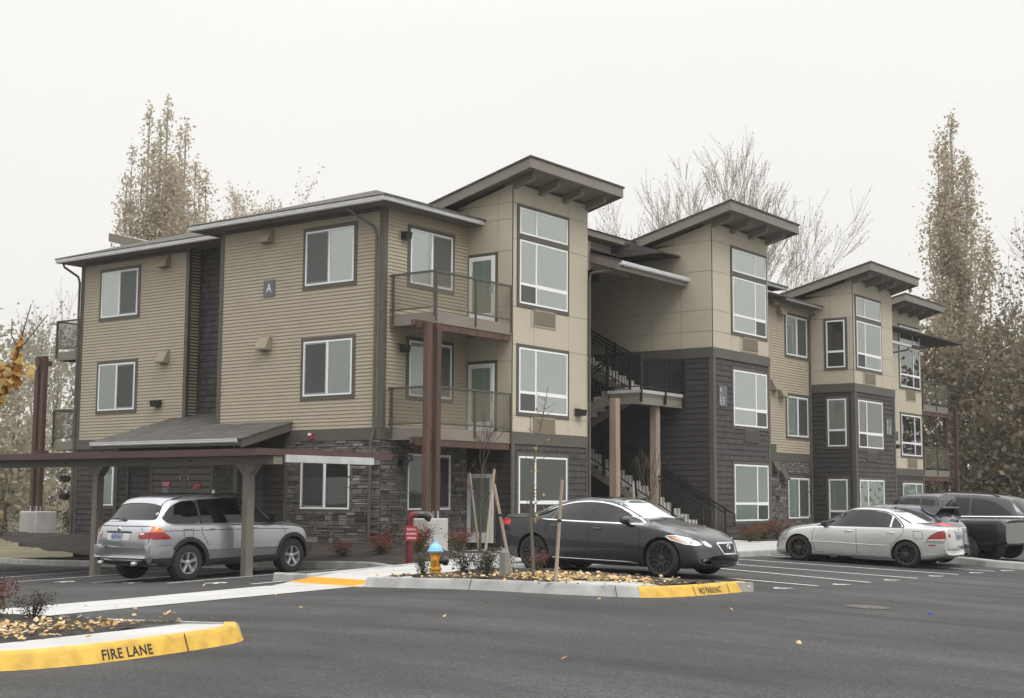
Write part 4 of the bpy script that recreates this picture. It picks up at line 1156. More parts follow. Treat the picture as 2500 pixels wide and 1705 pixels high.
def post_pair(x, y, ax, z0, z1, gap=0.32):
    for s_ in (-gap / 2, gap / 2):
        px, py = (x + s_, y) if ax == 'x' else (x, y + s_)
        t = MB(); t.bbox(px - .085, py - .085, z0, px + .085, py + .085, z1, .006); po = t.build("balcony_post", M['timber'], B)
        t = MB(); t.box(px - .092, py - .03, z0 - .02, px - .087, py + .03, z0 + .17); t.box(px - .03, py - .092, z0 - .02, px + .03, py - .087, z0 + .17); t.build("post_bracket", M['steelplate'], po)
post_pair(27.37, 22.86, 'x', 1.09, 6.10, .37)
t = MB(); t.bbox(26.92, 22.55, 0.1, 27.72, 23.2, 1.08, .025); t.build("post_plinth", M['concrete'], B)
post_pair(66.25, 22.9, 'y', 0.6, 6.0, 0.5)
post_pair(28.25, 40.85, 'y', 1.08, 6.3, .34)
t = MB(); t.bbox(27.9, 40.3, -0.1, 28.7, 41.25, 1.07, .025); t.build("post_plinth", M['concrete'], B)
# balconies of the far left corner
for z in (6.42, 3.40):
    t = MB(); t.box(28.50, 39.14, z - .28, 28.55, 40.4, z); t.box(28.55, 40.35, z - .28, 32, 40.4, z); t.box(28.55, 39.14, z - .1, 32, 40.35, z - .04); bl = t.build("balcony", M['fascia'], B)
    t = MB(); zt = z + 1.08; t.box(28.47, 39.14, zt - .05, 28.52, 40.4, zt); t.box(28.47, 39.14, z + .1, 28.50, 40.4, z + .14); t.box(28.5, 40.38, zt - .05, 32, 40.43, zt); t.box(28.46, 40.36, z - .2, 28.52, 40.42, zt); t.build("railing", M['rail'], bl)
    t = MB(); t.face([(28.495, 40.4, z + .14), (28.495, 39.14, z + .14), (28.495, 39.14, zt - .05), (28.495, 40.4, zt - .05)]); t.face([(28.5, 40.405, z + .14), (32, 40.405, z + .14), (32, 40.405, zt - .05), (28.5, 40.405, zt - .05)]); t.build("rail_panel", M['mesh'], bl)
    t = MB(); t.box(28.0, 40.62, z - .45, 28.5, 40.75, z - .28); t.build("bracket", M['timber'], B)

# ---- lean-to roof over the utility room
t = MB(); sl = 0.285
zz = lambda x, q: 3.16 - q + sl * (x - 25.45)
def slab(mb, x0, x1, y0, y1, a, b):
    mb.mesh([(x0, y0, zz(x0, a)), (x1, y0, zz(x1, a)), (x1, y1, zz(x1, a)), (x0, y1, zz(x0, a)), (x0, y0, zz(x0, b)), (x1, y0, zz(x1, b)), (x1, y1, zz(x1, b)), (x0, y1, zz(x0, b))],
            [(0, 1, 2, 3), (7, 6, 5, 4), (0, 4, 5, 1), (1, 5, 6, 2), (2, 6, 7, 3), (3, 7, 4, 0)])
slab(t, 25.40, 27.27, 27.78, 34.3, 0, .04); slab(t, 27.27, 28.47, 30.9, 34.3, 0, .04); slab(t, 28.47, 28.98, 30.9, 33.69, 0, .04)
lr = t.build("porch_roof", M['roof'], B)
t = MB(); slab(t, 25.46, 27.25, 27.80, 27.86, .042, .26); slab(t, 25.46, 28.4, 34.20, 34.26, .042, .22); slab(t, 25.46, 25.50, 27.86, 34.2, .042, .2); slab(t, 25.5, 27.25, 27.86, 34.2, .16, .18); t.build("fascia", M['trim'], lr)
gutter([((25.42, 34.22, 3.03), (25.42, 27.96, 3.03), (1, 0))])
downspout([(25.46, 33.95, 3.03), (25.5, 33.9, 2.9), (26.1, 33.6, 2.72), (26.25, 33.5, 2.6), (26.25, 33.5, .3)])
# alarm strobe on the band
t = MB(); wbox(t, 'x', 27.3, 26.92, 27.10, 3.17, 3.33, .05, .085); u = t.build("alarm_strobe", M['signred'], B)
t = MB(); wbox(t, 'x', 27.3, 27.0, 27.10, 3.27, 3.33, .085, .11); t.build("strobe_lens", M['white'], u)
# conduits beside tower four
t = MB(); t.tube([(59.0, 22.90, 4.4), (59.0, 22.90, 5.6)], .03); t.tube([(59.12, 22.90, 4.7), (59.12, 22.90, 5.6)], .03); t.box(58.9, 22.78, 4.2, 59.2, 22.93, 4.6); t.build("conduit", M['trim'], B)

# ------------------------------------------------------------------ signs on the walls
def sign(name, label, ax, plane, a0, a1, z0, z1, mat, o, lines, flip):
    """lines: (text, size, a from the reading start, z, squeeze)"""
    origin = W3(ax, plane, (a0 + a1) / 2, z0, o)
    t = MB(); wbox(t, ax, plane, a0, a1, z0, z1, o, o + .02)
    s_ = t.build(name, M[mat], None); tag(s_, label, "sign")
    tm = MB(); any_ = False
    for tx, size, da, dz, sq in lines:
        tv_, tf_, _w = text_geo(tx, size, sq)
        st_ = max(a0, a1) if ax == 'x' else min(a0, a1)
        V = [W3(ax, plane, (st_ - da - u) if ax == 'x' else (st_ + da + u), z0 + dz + v, o + .023) for u, v in tv_]
        tm.mesh(V, tf_)
    tm.build("lettering", M['signwhite'], s_)
    return s_
sign("building_sign", "square slate sign with a white letter A on the tan siding", 'x', 27.3, 28.61, 29.06, 7.24, 7.72, 'signdark', .016, [("A", .36, .12, .13, .85)], 1)
sign("building_sign", "tall slate sign with A and unit numbers on the charcoal tower beside the stairs", 'y', 21.10, 39.50, 40.03, 4.56, 5.22, 'signdark', .016,
     [("A", .19, .05, .46, .8), ("-", .2, .05, .36, .9), ("301 - 304", .105, .05, .24, .72), ("201 - 204", .105, .05, .145, .72), ("101 - 104", .105, .05, .05, .72)], 1)
sign("building_sign", "small slate sign with A and six pale squares on the far charcoal tower", 'y', 21.05, 53.38, 53.93, 4.19, 4.84, 'signdark', .016,
     [("A", .2, .05, .45, .7), ("-", .2, .06, .37, .9), ("301", .1, .04, .25, .9), ("305", .1, .30, .25, .9), ("201", .1, .04, .15, .9), ("205", .1, .30, .15, .9), ("101", .1, .04, .05, .9), ("105", .1, .30, .05, .9)], 1)
sign("door_sign", "red plate reading FACP on the left utility door", 'x', 26.3, 31.63, 31.97, 1.86, 2.04, 'signred', .02, [("FACP", .15, .02, .035, .78)], 1)
sign("door_sign", "dark plate with small white words under the red FACP plate", 'x', 26.3, 31.63, 31.97, 1.70, 1.857, 'signdark', .02, [("Electrical", .05, .03, .09, 1), ("Data Room", .05, .03, .025, 1)], 1)
sign("door_sign", "red plate reading Fire Sprinkler Room on the right utility door", 'x', 26.3, 30.33, 30.65, 1.80, 1.97, 'signred', .02, [("Fire Sprinkler", .045, .03, .085, 1), ("Room", .045, .03, .03, 1)], 1)
# ------------------------------------------------------------------ vehicles (local axes: x forward, y left, z up)
def pchip(pts):
    xs = [p[0] for p in pts]; ys = [p[1] for p in pts]; n = len(xs)
    h = [xs[i + 1] - xs[i] for i in range(n - 1)]; d = [(ys[i + 1] - ys[i]) / h[i] for i in range(n - 1)]
    m = [d[0]] + [0] * (n - 2) + [d[-1]]
    for i in range(1, n - 1):
        if d[i - 1] * d[i] > 0:
            w1, w2 = 2 * h[i] + h[i - 1], h[i] + 2 * h[i - 1]
            m[i] = (w1 + w2) / (w1 / d[i - 1] + w2 / d[i])
    def f(x):
        if x <= xs[0]: return ys[0]
        if x >= xs[-1]: return ys[-1]
        i = max(k for k in range(n - 1) if xs[k] <= x)
        t = (x - xs[i]) / h[i]
        return (ys[i] * (1 + 2 * t) * (1 - t) ** 2 + m[i] * h[i] * t * (1 - t) ** 2 + ys[i + 1] * t * t * (3 - 2 * t) + m[i + 1] * h[i] * t * t * (t - 1))
    return f

def smooth_line(p, sub):
    """Catmull-Rom through 2-D points"""
    out = []
    for i in range(len(p) - 1):
        a, b, c, d = p[max(i - 1, 0)], p[i], p[i + 1], p[min(i + 2, len(p) - 1)]
        for k in range(sub):
            t = k / sub
            out.append(tuple(0.5 * (2 * b[q] + (c[q] - a[q]) * t + (2 * a[q] - 5 * b[q] + 4 * c[q] - d[q]) * t * t + (3 * b[q] - a[q] - 3 * c[q] + d[q]) * t ** 3) for q in (0, 1)))
    out.append(p[-1])
    return out

def paint(name, col, metal=0.55, rough=0.32, coat=1.0, dew=0.0):
    m = nmat(name, col, rough, metal=metal, coat=coat, var=0.05, vscale=2)
    if dew:                                  # a film of dew on surfaces that face the sky
        t = m.node_tree; lk = t.links.new; b = t.nodes["Principled BSDF"]
        ge = t.nodes.new("ShaderNodeNewGeometry"); sp = t.nodes.new("ShaderNodeSeparateXYZ"); lk(ge.outputs["Normal"], sp.inputs[0])
        no = t.nodes.new("ShaderNodeTexNoise"); no.inputs["Scale"].default_value = 3.5; no.inputs["Detail"].default_value = 6
        tc = t.nodes.new("ShaderNodeTexCoord"); lk(tc.outputs["Object"], no.inputs["Vector"])
        ad = t.nodes.new("ShaderNodeMath"); ad.operation = 'MULTIPLY'; lk(sp.outputs[2], ad.inputs[0]); lk(no.outputs["Fac"], ad.inputs[1])
        mr = t.nodes.new("ShaderNodeMapRange"); mr.inputs[1].default_value, mr.inputs[2].default_value, mr.inputs[3].default_value, mr.inputs[4].default_value = 0.36, 0.62, 0, dew
        lk(ad.outputs[0], mr.inputs[0])
        fr = t.nodes.new("ShaderNodeTexNoise"); fr.inputs["Scale"].default_value = 120; lk(tc.outputs["Object"], fr.inputs["Vector"])
        m2 = t.nodes.new("ShaderNodeMath"); m2.operation = 'MULTIPLY'; lk(mr.outputs[0], m2.inputs[0]); lk(fr.outputs["Fac"], m2.inputs[1])
        mx = t.nodes.new("ShaderNodeMix"); mx.data_type = 'RGBA'; lk(m2.outputs[0], mx.inputs[0])
        src = b.inputs["Base Color"].links[0].from_socket
        lk(src, mx.inputs[6]); mx.inputs[7].default_value = (0.55, 0.55, 0.53, 1); lk(mx.outputs[2], b.inputs["Base Color"])
        m3 = t.nodes.new("ShaderNodeMath"); m3.operation = 'MULTIPLY_ADD'; lk(mr.outputs[0], m3.inputs[0]); m3.inputs[1].default_value = 0.5; m3.inputs[2].default_value = 0.04
        lk(m3.outputs[0], b.inputs["Coat Roughness"])
    return m

M['silver'] = paint("silver_car_paint", (0.40, 0.41, 0.435), 0.75, 0.30)
M['silver2'] = paint("pale_silver_car_paint", (0.60, 0.61, 0.60), 0.7, 0.30, dew=0.5)
M['navy'] = paint("blue_black_car_paint", (0.006, 0.007, 0.012), 0.0, 0.35, .8, dew=0.42)
M['slate'] = paint("slate_car_paint", (0.06, 0.063, 0.08), 0.5, 0.32, dew=0.3)
M['blackpaint'] = paint("black_car_paint", (0.005, 0.005, 0.005), 0.0, 0.35, .7, dew=0.25)
M['greypaint'] = paint("grey_lower_paint", (0.20, 0.205, 0.22), 0.5, 0.4)
M['carglass'] = nmat("tinted_car_glass", (0.004, 0.0045, 0.005), 0.03, spec=0.45, coat=0.0)
M['carglass2'] = nmat("clear_car_glass", (0.035, 0.045, 0.05), 0.03, spec=0.5, coat=0.2)
M['dewglass'] = nmat("dewy_car_glass", (0.56, 0.60, 0.58), 0.42, var=0.22, vscale=2.2, bump=0.2, bscale=120, coat=0.5)
M['tyre'] = nmat("tyre_rubber", (0.017, 0.017, 0.017), 0.85, bump=0.1, bscale=50)
M['plastic'] = nmat("black_plastic", (0.016, 0.016, 0.017), 0.6)
M['under'] = nmat("wheel_well", (0.006, 0.006, 0.006), 0.9)
M['chrome'] = nmat("chrome_trim", (0.75, 0.75, 0.76), 0.12, metal=1.0)
M['alloy'] = nmat("silver_alloy", (0.55, 0.55, 0.56), 0.28, metal=0.85)
M['blackrim'] = nmat("black_alloy", (0.016, 0.016, 0.017), 0.35, coat=0.4)
M['brake'] = nmat("brake_disc", (0.10, 0.095, 0.09), 0.45, metal=0.7)
M['redlamp'] = nmat("red_lamp_lens", (0.26, 0.008, 0.014), 0.12, coat=0.8)
M['brightred'] = nmat("bright_red_lens", (0.55, 0.01, 0.02), 0.12, coat=0.8)
M['amber'] = nmat("amber_lamp_lens", (0.62, 0.17, 0.012), 0.15, coat=0.8)
M['clearlamp'] = nmat("clear_lamp_lens", (0.62, 0.62, 0.58), 0.12, metal=0.4, coat=1.0)
M['plate'] = nmat("pale_blue_plate", (0.36, 0.42, 0.52), 0.5)
M['plateink'] = nmat("navy_plate_ink", (0.015, 0.02, 0.09), 0.5)
M['line'] = nmat("panel_gap", (0.004, 0.004, 0.004), 0.8)

def soften(q, r):
    """round the corners of a closed outline by about r"""
    out = []
    n = len(q)
    for i in range(n):
        a, b, c_ = Vector(q[i - 1]), Vector(q[i]), Vector(q[(i + 1) % n])
        la, lc = (a - b).length, (c_ - b).length
        p0 = b + (a - b) * (min(r, la * .4) / la); p1 = b + (c_ - b) * (min(r, lc * .4) / lc)
        for t in (0, .25, .5, .75, 1):
            out.append(tuple(p0 * (1 - t) ** 2 + b * 2 * t * (1 - t) + p1 * t * t))
    return out

class Car:
    def __init__(s, name, label, cat, loc, rotz, sp, paint_):
        s.root = thing(name, label, cat, loc, rotz, None, True)
        s.root["group"] = "cars parked in front of the apartment block"
        s.sp = sp; s.paint = paint_
        f = {k: pchip(sp[k]) for k in ('top', 'belt', 'w', 'wt', 'bot')}
        s.f = f
        xr, xf = sp['x']
        st = []
        n = 84
        for i in range(n + 1):
            t = i / n
            st.append(xr + (xf - xr) * (t - 0.10 * math.sin(2 * math.pi * t)))     # closer together at both ends
        V, F = [], []
        kf, kr = sp.get('nose', 0.22), sp.get('tail', 0.10)
        tum = sp.get('tum', 0.0)
        for x in st:
            w, wt, zb, zt, z0 = f['w'](x), f['wt'](x), f['belt'](x), f['top'](x), f['bot'](x)
            zb = min(zb, zt - 0.015)
            H = zt - zb
            rd = min(0.10, H * 0.55)
            mid = z0 + (zb - z0) * 0.42
            pts = [(0, z0), (w * .62, z0), (w * .90, z0 + .015), (w * .965, z0 + .06), (w * .985, z0 + (zb - z0) * .2), (w, mid), (w * .995, z0 + (zb - z0) * .72), (w * .978, zb - (zb - z0) * .07), (w * .955, zb)]
            g0 = (w * .93, zb + H * .05)
            g1 = (wt + (w * .93 - wt) * .10, zt - rd * 1.15)
            pts += [g0, ((g0[0] + g1[0]) / 2 + .012 * min(1, H * 3), (g0[1] + g1[1]) / 2), g1, (wt * .93, zt - rd * .55), (wt * .75, zt - rd * .22), (wt * .4, zt - rd * .04), (0, zt)]
            ring = smooth_line(pts, 3)
            row = []
            for y, z in ring:
                q = (abs(y) / 0.9)
                dx = 0
                if x > 0: dx = -kf * q ** 2.4 * max(0, (x - xf * .45) / (xf * .55)) ** 1.6
                else: dx = kr * q ** 2.4 * max(0, (x - xr * .45) / (xr * .55)) ** 1.6
                row.append((x + dx, y, z))
            V.append(row)
        m = len(V[0])
        verts = []
        for row in V:
            verts += row + [(x, -y, z) for x, y, z in row[-2:0:-1]]
        N = 2 * m - 2
        for i in range(len(V) - 1):
            for k in range(N):
                q = (k + 1) % N
                F.append((i * N + k, (i + 1) * N + k, (i + 1) * N + q, i * N + q))
        F.append(tuple(range(N))); F.append(tuple((len(V) - 1) * N + k for k in range(N - 1, -1, -1)))
        s.bvh = BVHTree.FromPolygons([Vector(v) for v in verts], F)
        s.verts, s.faces = verts, F
        # body with wheel openings cut out
        me = bpy.data.meshes.new("body"); me.from_pydata(verts, [], F); me.materials.append(paint_); me.materials.append(M['under'])
        bo = bpy.data.objects.new("body", me); COL.objects.link(bo)
        cm = MB()
        for wx in sp['wheels']:
            for sy in (-1, 1):
                ar = sp['arch']; W_ = sp['W'] / 2
                prof = [(0.0, sy * (W_ - .34)), (ar, sy * (W_ - .34)), (ar, sy * (W_ + .4)), (0.0, sy * (W_ + .4))]
                k = len(cm.v)
                n_ = 40
                vv = [(wx + ar * math.cos(2 * math.pi * i / n_), sy * (W_ - .34), sp['R'] + ar * math.sin(2 * math.pi * i / n_)) for i in range(n_)] + [(wx + ar * math.cos(2 * math.pi * i / n_), sy * (W_ + .4), sp['R'] + ar * math.sin(2 * math.pi * i / n_)) for i in range(n_)]
                ff = [tuple(range(n_)), tuple(range(2 * n_ - 1, n_ - 1, -1))] + [(i, n_ + i, n_ + (i + 1) % n_, (i + 1) % n_) for i in range(n_)]
                if sy < 0: ff = [q[::-1] for q in ff]
                cm.mesh(vv, ff)
        cme = bpy.data.meshes.new("cut"); cme.from_pydata(cm.v, [], cm.f); cme.materials.append(M['under'])
        co = bpy.data.objects.new("cut", cme); COL.objects.link(co)
        import bmesh
        for q in (me, cme):
            b_ = bmesh.new(); b_.from_mesh(q); bmesh.ops.recalc_face_normals(b_, faces=b_.faces); b_.to_mesh(q); b_.free()
        md = bo.modifiers.new("cut", 'BOOLEAN'); md.operation = 'DIFFERENCE'; md.object = co; md.solver = 'EXACT'
        try: md.material_mode = 'TRANSFER'
        except Exception: pass
        bpy.context.view_layer.update()
        dg = bpy.context.evaluated_depsgraph_get()
        nm = bpy.data.meshes.new_from_object(bo.evaluated_get(dg))
        bo.modifiers.clear(); bo.data = nm; nm.name = "body"
        bpy.data.objects.remove(co); bpy.data.meshes.remove(cme); bpy.data.meshes.remove(me)
        nm.polygons.foreach_set("use_smooth", [True] * len(nm.polygons))
        nm.set_sharp_from_angle(angle=R(40))
        bo.parent = s.root
        s.body = bo
    # ---- things laid on the surface
    def hit(s, p, n):
        p, n = Vector(p), Vector(n)
        h = s.bvh.ray_cast(p + n * 2.0, -n)
        if h[0] is None:
            h = s.bvh.find_nearest(p)
        return h[0]
    def patch(s, mb, outline, eps=0.005, step=0.045, n=None, rnd_=0, depth=0.0):
        """cover the body inside a 3-D outline"""
        P = [Vector(p) for p in outline]
        if n is None:
            n = Vector((0, 0, 0))
            for a, b in zip(P, P[1:] + P[:1]): n += a.cross(b)
            n.normalize()
            c = sum(P, Vector()) / len(P)
            if n.dot(c - Vector((0, 0, 0.7))) < 0 and abs(n.dot(c - Vector((0, 0, .7)))) > 1e-3: n = -n
        n = Vector(n).normalized()
        u = Vector((0, 0, 1)).cross(n)
        if u.length < .05: u = Vector((0, 1, 0)).cross(n)
        u.normalize(); v = n.cross(u); o = P[0]
        q = [((p - o).dot(u), (p - o).dot(v)) for p in P]
        if rnd_: q = soften(q, 0.045 * rnd_)
        pl = densify(q, step, True)
        pts = [Vector(p) for p in pl]; ed = [(i, (i + 1) % len(pl)) for i in range(len(pl))]
        x0, x1 = min(p[0] for p in pl), max(p[0] for p in pl); y0, y1 = min(p[1] for p in pl), max(p[1] for p in pl)
        y = y0 + step / 2
        while y < y1:
            x = x0 + step / 2
            while x < x1:
                if inside(pl, x, y): pts.append(Vector((x, y)))
                x += step
            y += step
        vv, e, ff = delaunay_2d_cdt(pts, ed, [], 1, 1e-4)[:3]
        out = []
        for a in vv:
            p = o + u * a.x + v * a.y
            h = s.hit(p, n)
            out.append(h + n * eps)
        ff = [tuple(f) for f in ff]
        mb.mesh(out, ff)
        if depth:
            edge = [s.hit(o + u * a[0] + v * a[1], n) for a in pl]
            for i in range(len(edge)):
                a, b = edge[i], edge[(i + 1) % len(edge)]
                mb.face([a + n * eps, b + n * eps, b - n * depth, a - n * depth])
    def strip(s, mb, line, wd, n, eps=0.005, step=0.06, sm=True):
        """ribbon along a 3-D polyline lying on the body"""
        n = Vector(n).normalized()
        L = [Vector(p) for p in line]
        pts = []
        for a, b in zip(L, L[1:]):
            k = max(1, int((b - a).length / step)); pts += [a + (b - a) * t / k for t in range(k)]
        pts.append(L[-1])
        V = []
        for i, p in enumerate(pts):
            t = pts[min(i + 1, len(pts) - 1)] - pts[max(i - 1, 0)]
            sd_ = n.cross(t)
            if sd_.length < 1e-6: sd_ = Vector((0, 0, 1))
            sd_.normalize()
            a = s.hit(p + sd_ * wd / 2, n) + n * eps; b = s.hit(p - sd_ * wd / 2, n) + n * eps
            m = (a + b) / 2 + n * min(0.006, wd * .25)
            V += [a, m, b]
        F = []
        for i in range(len(pts) - 1):
            for k in (0, 1): F.append((3 * i + k, 3 * i + 3 + k, 3 * i + 4 + k, 3 * i + 1 + k))
        mb.mesh(V, F)
    def side_poly(s, pts, sy): return [(x, sy * 1.0, z) for x, z in pts]
    def both(s, fn):
        for sy in (1, -1): fn(sy)
    def add(s, name, mb, mat, smooth=True, parent=None, label=None):
        return mb.build(name, M[mat] if isinstance(mat, str) else mat, parent or s.root, smooth, label)
    def window(s, pts, mat='carglass', name="side_window", r_=1, sides=(1, -1)):
        for sy in sides:
            mb = MB(); s.patch(mb, s.side_poly(pts, sy), n=(0, sy, 0), rnd_=r_, eps=.006); s.add(name, mb, mat)
    def end_patch(s, name, pts, mat, d, eps=0.005, r_=0, smooth=True, step=.06, both=False, parent=None):
        """pts (y, z) seen from the front (d=1) or the rear (d=-1)"""
        for sy in ((1, -1) if both else (1,)):
            mb = MB(); s.patch(mb, [(d * 2.0, y * sy, z) for y, z in pts], n=(d, 0, 0), eps=eps, rnd_=r_, step=step); o = s.add(name, mb, mat, smooth, parent)
        return o
    def gaps(s, lines, wd=0.011):
        mb = MB()
        for sy in (1, -1):
            for ln in lines: s.strip(mb, [(x, sy, z) for x, z in ln], wd, (0, sy, 0), eps=.002)
        s.add("panel_gaps", mb, 'line', False)
    def handle(s, x, z, mat, L=0.2):
        for sy in (1, -1):
            y = abs(s.hit((x, sy, z), (0, sy, 0)).y)
            mb = MB(); mb.tube([(x - L / 2, sy * (y - .005), z), (x - L / 2 + .03, sy * (y + .022), z), (x + L / 2 - .03, sy * (y + .022), z), (x + L / 2, sy * (y - .005), z)], [.012, .016, .016, .012], 8); s.add("door_handle", mb, mat)
    def mirror(s, x, z, mat, sc=1.0):
        for sy in (1, -1):
            y = abs(s.hit((x, sy, z), (0, sy, 0)).y)
            mb = MB(); c = Vector((x, sy * (y + .13 * sc), z + .05 * sc))
            V, F = [], []
            nn, kk = 8, 12
            for i in range(nn + 1):
                a = math.pi * i / nn
                for k in range(kk):
                    b = 2 * math.pi * k / kk
                    px, py, pz = math.sin(a) * math.cos(b), math.cos(a), math.sin(a) * math.sin(b)
                    e = 0.72
                    fx = lambda q: math.copysign(abs(q) ** e, q)
                    V.append(c + Vector((fx(px) * .065 * sc * (1.25 if px > 0 else .7), fx(py) * .115 * sc, fx(pz) * .075 * sc)))
            for i in range(nn):
                for k in range(kk):
                    F.append((i * kk + k, i * kk + (k + 1) % kk, (i + 1) * kk + (k + 1) % kk, (i + 1) * kk + k))
            mb.mesh(V, F); mb.beam((x, sy * (y - .02), z), (x, sy * (y + .06), z + .03), .05, .04)
            mo = s.add("side_mirror", mb, mat)
            mb = MB(); mb.box(c.x - .062 * sc, c.y - .09 * sc, c.z - .05 * sc, c.x - .050 * sc, c.y + .09 * sc, c.z + .05 * sc); s.add("mirror_glass", mb, 'carglass2', False, mo)
    def wheel_set(s, style, rimmat, rim=0.235, wd=0.235, hubmat=None):
        sp = s.sp; Rr = sp['R']
        for wx in sp['wheels']:
            for sy in (1, -1):
                yo = sy * (sp['W'] / 2 - .025); yi = sy * (sp['W'] / 2 - .025 - wd)
                c = (wx, 0, Rr)
                t = MB()
                P = [(rim - .01, 0.03), (rim, .004), (rim + (Rr - rim) * .35, -.004), (Rr - .035, .006), (Rr - .008, .03), (Rr, .06), (Rr, wd - .06), (Rr - .02, wd - .01), (rim, wd), (rim - .02, wd - .04)]
                t.lathe([(r_, yo - sy * h) for r_, h in P], c, 'y', 40)
                w_ = s.add("wheel", t, 'tyre', 'auto')
                t = MB()
                t.lathe([(r_, yo - sy * h) for r_, h in ((rim + .004, .012), (rim + .006, .004), (rim - .012, .006), (rim - .02, .03), (rim - .03, .09), (rim - .035, wd - .05))], c, 'y', 40)
                n_sp = style[0]
                for i in range(n_sp):
                    a0 = 2 * math.pi * i / n_sp + style[3]
                    for off in style[4]:
                        a = a0
                        ca, sa = math.cos(a), math.sin(a)
                        def Q(r_, tt, h): 
                            return (wx + r_ * ca - tt * sa, yo - sy * h, Rr + r_ * sa + tt * ca)
                        r0, r1 = .045, rim - .012
                        w0, w1 = style[1], style[2]
                        t0, t1 = off[0], off[1]
                        V = [Q(r0, t0 - w0, .028), Q(r0, t0 + w0, .028), Q(r1, t1 + w1, .012), Q(r1, t1 - w1, .012), Q(r0, t0 - w0 * 1.3, .07), Q(r0, t0 + w0 * 1.3, .07), Q(r1, t1 + w1 * 1.2, .06), Q(r1, t1 - w1 * 1.2, .06)]
                        t.mesh(V, [(0, 1, 2, 3), (0, 4, 5, 1), (1, 5, 6, 2), (2, 6, 7, 3), (3, 7, 4, 0)])
                t.lathe([(0.001, yo - sy * .02), (.03, yo - sy * .018), (.045, yo - sy * .024), (.062, yo - sy * .03), (.066, yo - sy * .08)], c, 'y', 24)
                s.add("rim", t, rimmat, 'auto', w_)
                t = MB(); t.lathe([(0.001, yo - sy * .095), (.155, yo - sy * .095), (.155, yo - sy * .12)], c, 'y', 28); t.lathe([(0.155, yo - sy * .125), (rim - .03, yo - sy * .16)], c, 'y', 28); s.add("brake_disc", t, 'brake', 'auto', w_)
                t = MB()
                for i in range(5):
                    a = 2 * math.pi * i / 5 + .3
                    x_, z_ = wx + .04 * math.cos(a), Rr + .04 * math.sin(a)
                    t.lathe([(0.001, yo - sy * .014), (.008, yo - sy * .014), (.009, yo - sy * .03)], (x_, 0, z_), 'y', 8)
                s.add("wheel_nuts", t, hubmat or rimmat, False, w_)
    def plate(s, y, z, d, tilt=0.0, text="BNX2941", x=None):
        h = s.hit((d * 2, y, z), (d, 0, 0)); x_ = h.x + d * .012 if x is None else x
        mb = MB(); mb.box(x_ - .004, y - .152, z - .078, x_ + .004, y + .152, z + .078); p = s.add("number_plate", mb, 'plate', False)
        tv_, tf_, tw_ = text_geo(text, .095, .82, 'CENTER')
        mb = MB(); mb.mesh([(x_ + d * .006, y + u * d, z - .035 + v) for u, v in tv_], tf_)
        tv_, tf_, tw_ = text_geo("WASHINGTON", .028, 1, 'CENTER')
        mb.mesh([(x_ + d * .006, y + u * d, z + .045 + v) for u, v in tv_], tf_)
        s.add("plate_lettering", mb, 'plateink', False, p)

def zg(x, y): return G(x, y) + 0.002

# ---- silver four-by-four under the carport
X5 = dict(x=(-2.42, 2.25), W=1.87, R=0.372, arch=0.435, wheels=(-1.41, 1.41), nose=.34, tail=.16,
    top=[(-2.42, .78), (-2.395, .98), (-2.34, 1.10), (-2.28, 1.18), (-2.22, 1.215), (-2.05, 1.38), (-1.86, 1.56), (-1.72, 1.645), (-1.4, 1.685), (-.7, 1.715), (-.1, 1.715), (.25, 1.69), (.48, 1.63), (.8, 1.40), (1.12, 1.175), (1.3, 1.125), (1.7, 1.085), (2.0, 1.01), (2.13, .93), (2.2, .80), (2.25, .62)],
    belt=[(-2.42, .70), (-2.34, 1.02), (-2.25, 1.10), (-1.6, 1.12), (0, 1.085), (1.0, 1.05), (1.6, 1.0), (2.0, .93), (2.2, .72), (2.25, .55)],
    w=[(-2.42, .80), (-2.3, .885), (-2.0, .915), (-1.4, .932), (0, .93), (1.4, .935), (1.9, .91), (2.15, .86), (2.25, .78)],
    wt=[(-2.42, .72), (-2.2, .71), (-1.8, .665), (-1.0, .655), (0, .65), (.5, .63), (1.1, .66), (1.3, .72), (2.0, .70), (2.25, .60)],
    bot=[(-2.42, .46), (-2.3, .36), (-1.9, .30), (-1.0, .27), (1.0, .27), (1.9, .26), (2.15, .30), (2.25, .42)])
c = Car("suv", "silver four-by-four wagon with black roof rails parked nose to the building under the carport", "car", (20.37, 23.07, 0), 0, X5, M['silver'])
bx, by = 20.37, 23.07
c.root.location.z = (zg(bx - 1.41, by) + zg(bx + 1.41, by)) / 2
c.root.rotation_euler = (0, -math.atan2(zg(bx + 1.41, by) - zg(bx - 1.41, by), 2.82), R(1.0))
c.root.scale = (1.045, 1.02, 1.02)
c.wheel_set((5, .022, .030, .31, ((0, 0),)), 'alloy', .214, .255)
c.window([(-1.98, 1.27), (-1.90, 1.17), (-1.72, 1.145), (-1.12, 1.14), (-1.10, 1.60), (-1.45, 1.585), (-1.72, 1.50)], name="quarter_window", r_=2)
c.window([(-1.06, 1.138), (.06, 1.125), (.02, 1.635), (-1.05, 1.61)])
c.window([(.11, 1.122), (1.02, 1.10), (.92, 1.17), (.62, 1.42), (.40, 1.585), (.07, 1.63)], mat='carglass2')
mb = MB()
for sy in (1, -1): c.patch(mb, c.side_poly([(.02, 1.12), (.12, 1.12), (.09, 1.635), (.0, 1.635)], sy), n=(0, sy, 0), eps=.006); c.patch(mb, c.side_poly([(-1.12, 1.135), (-1.05, 1.135), (-1.04, 1.615), (-1.11, 1.605)], sy), n=(0, sy, 0), eps=.006)
c.add("window_pillar", mb, 'plastic')
c.end_patch("rear_window", [(-.70, 1.235), (.70, 1.235), (.66, 1.40), (.58, 1.585), (.3, 1.61), (-.3, 1.61), (-.58, 1.585), (-.66, 1.40)], 'carglass', -1, r_=1)
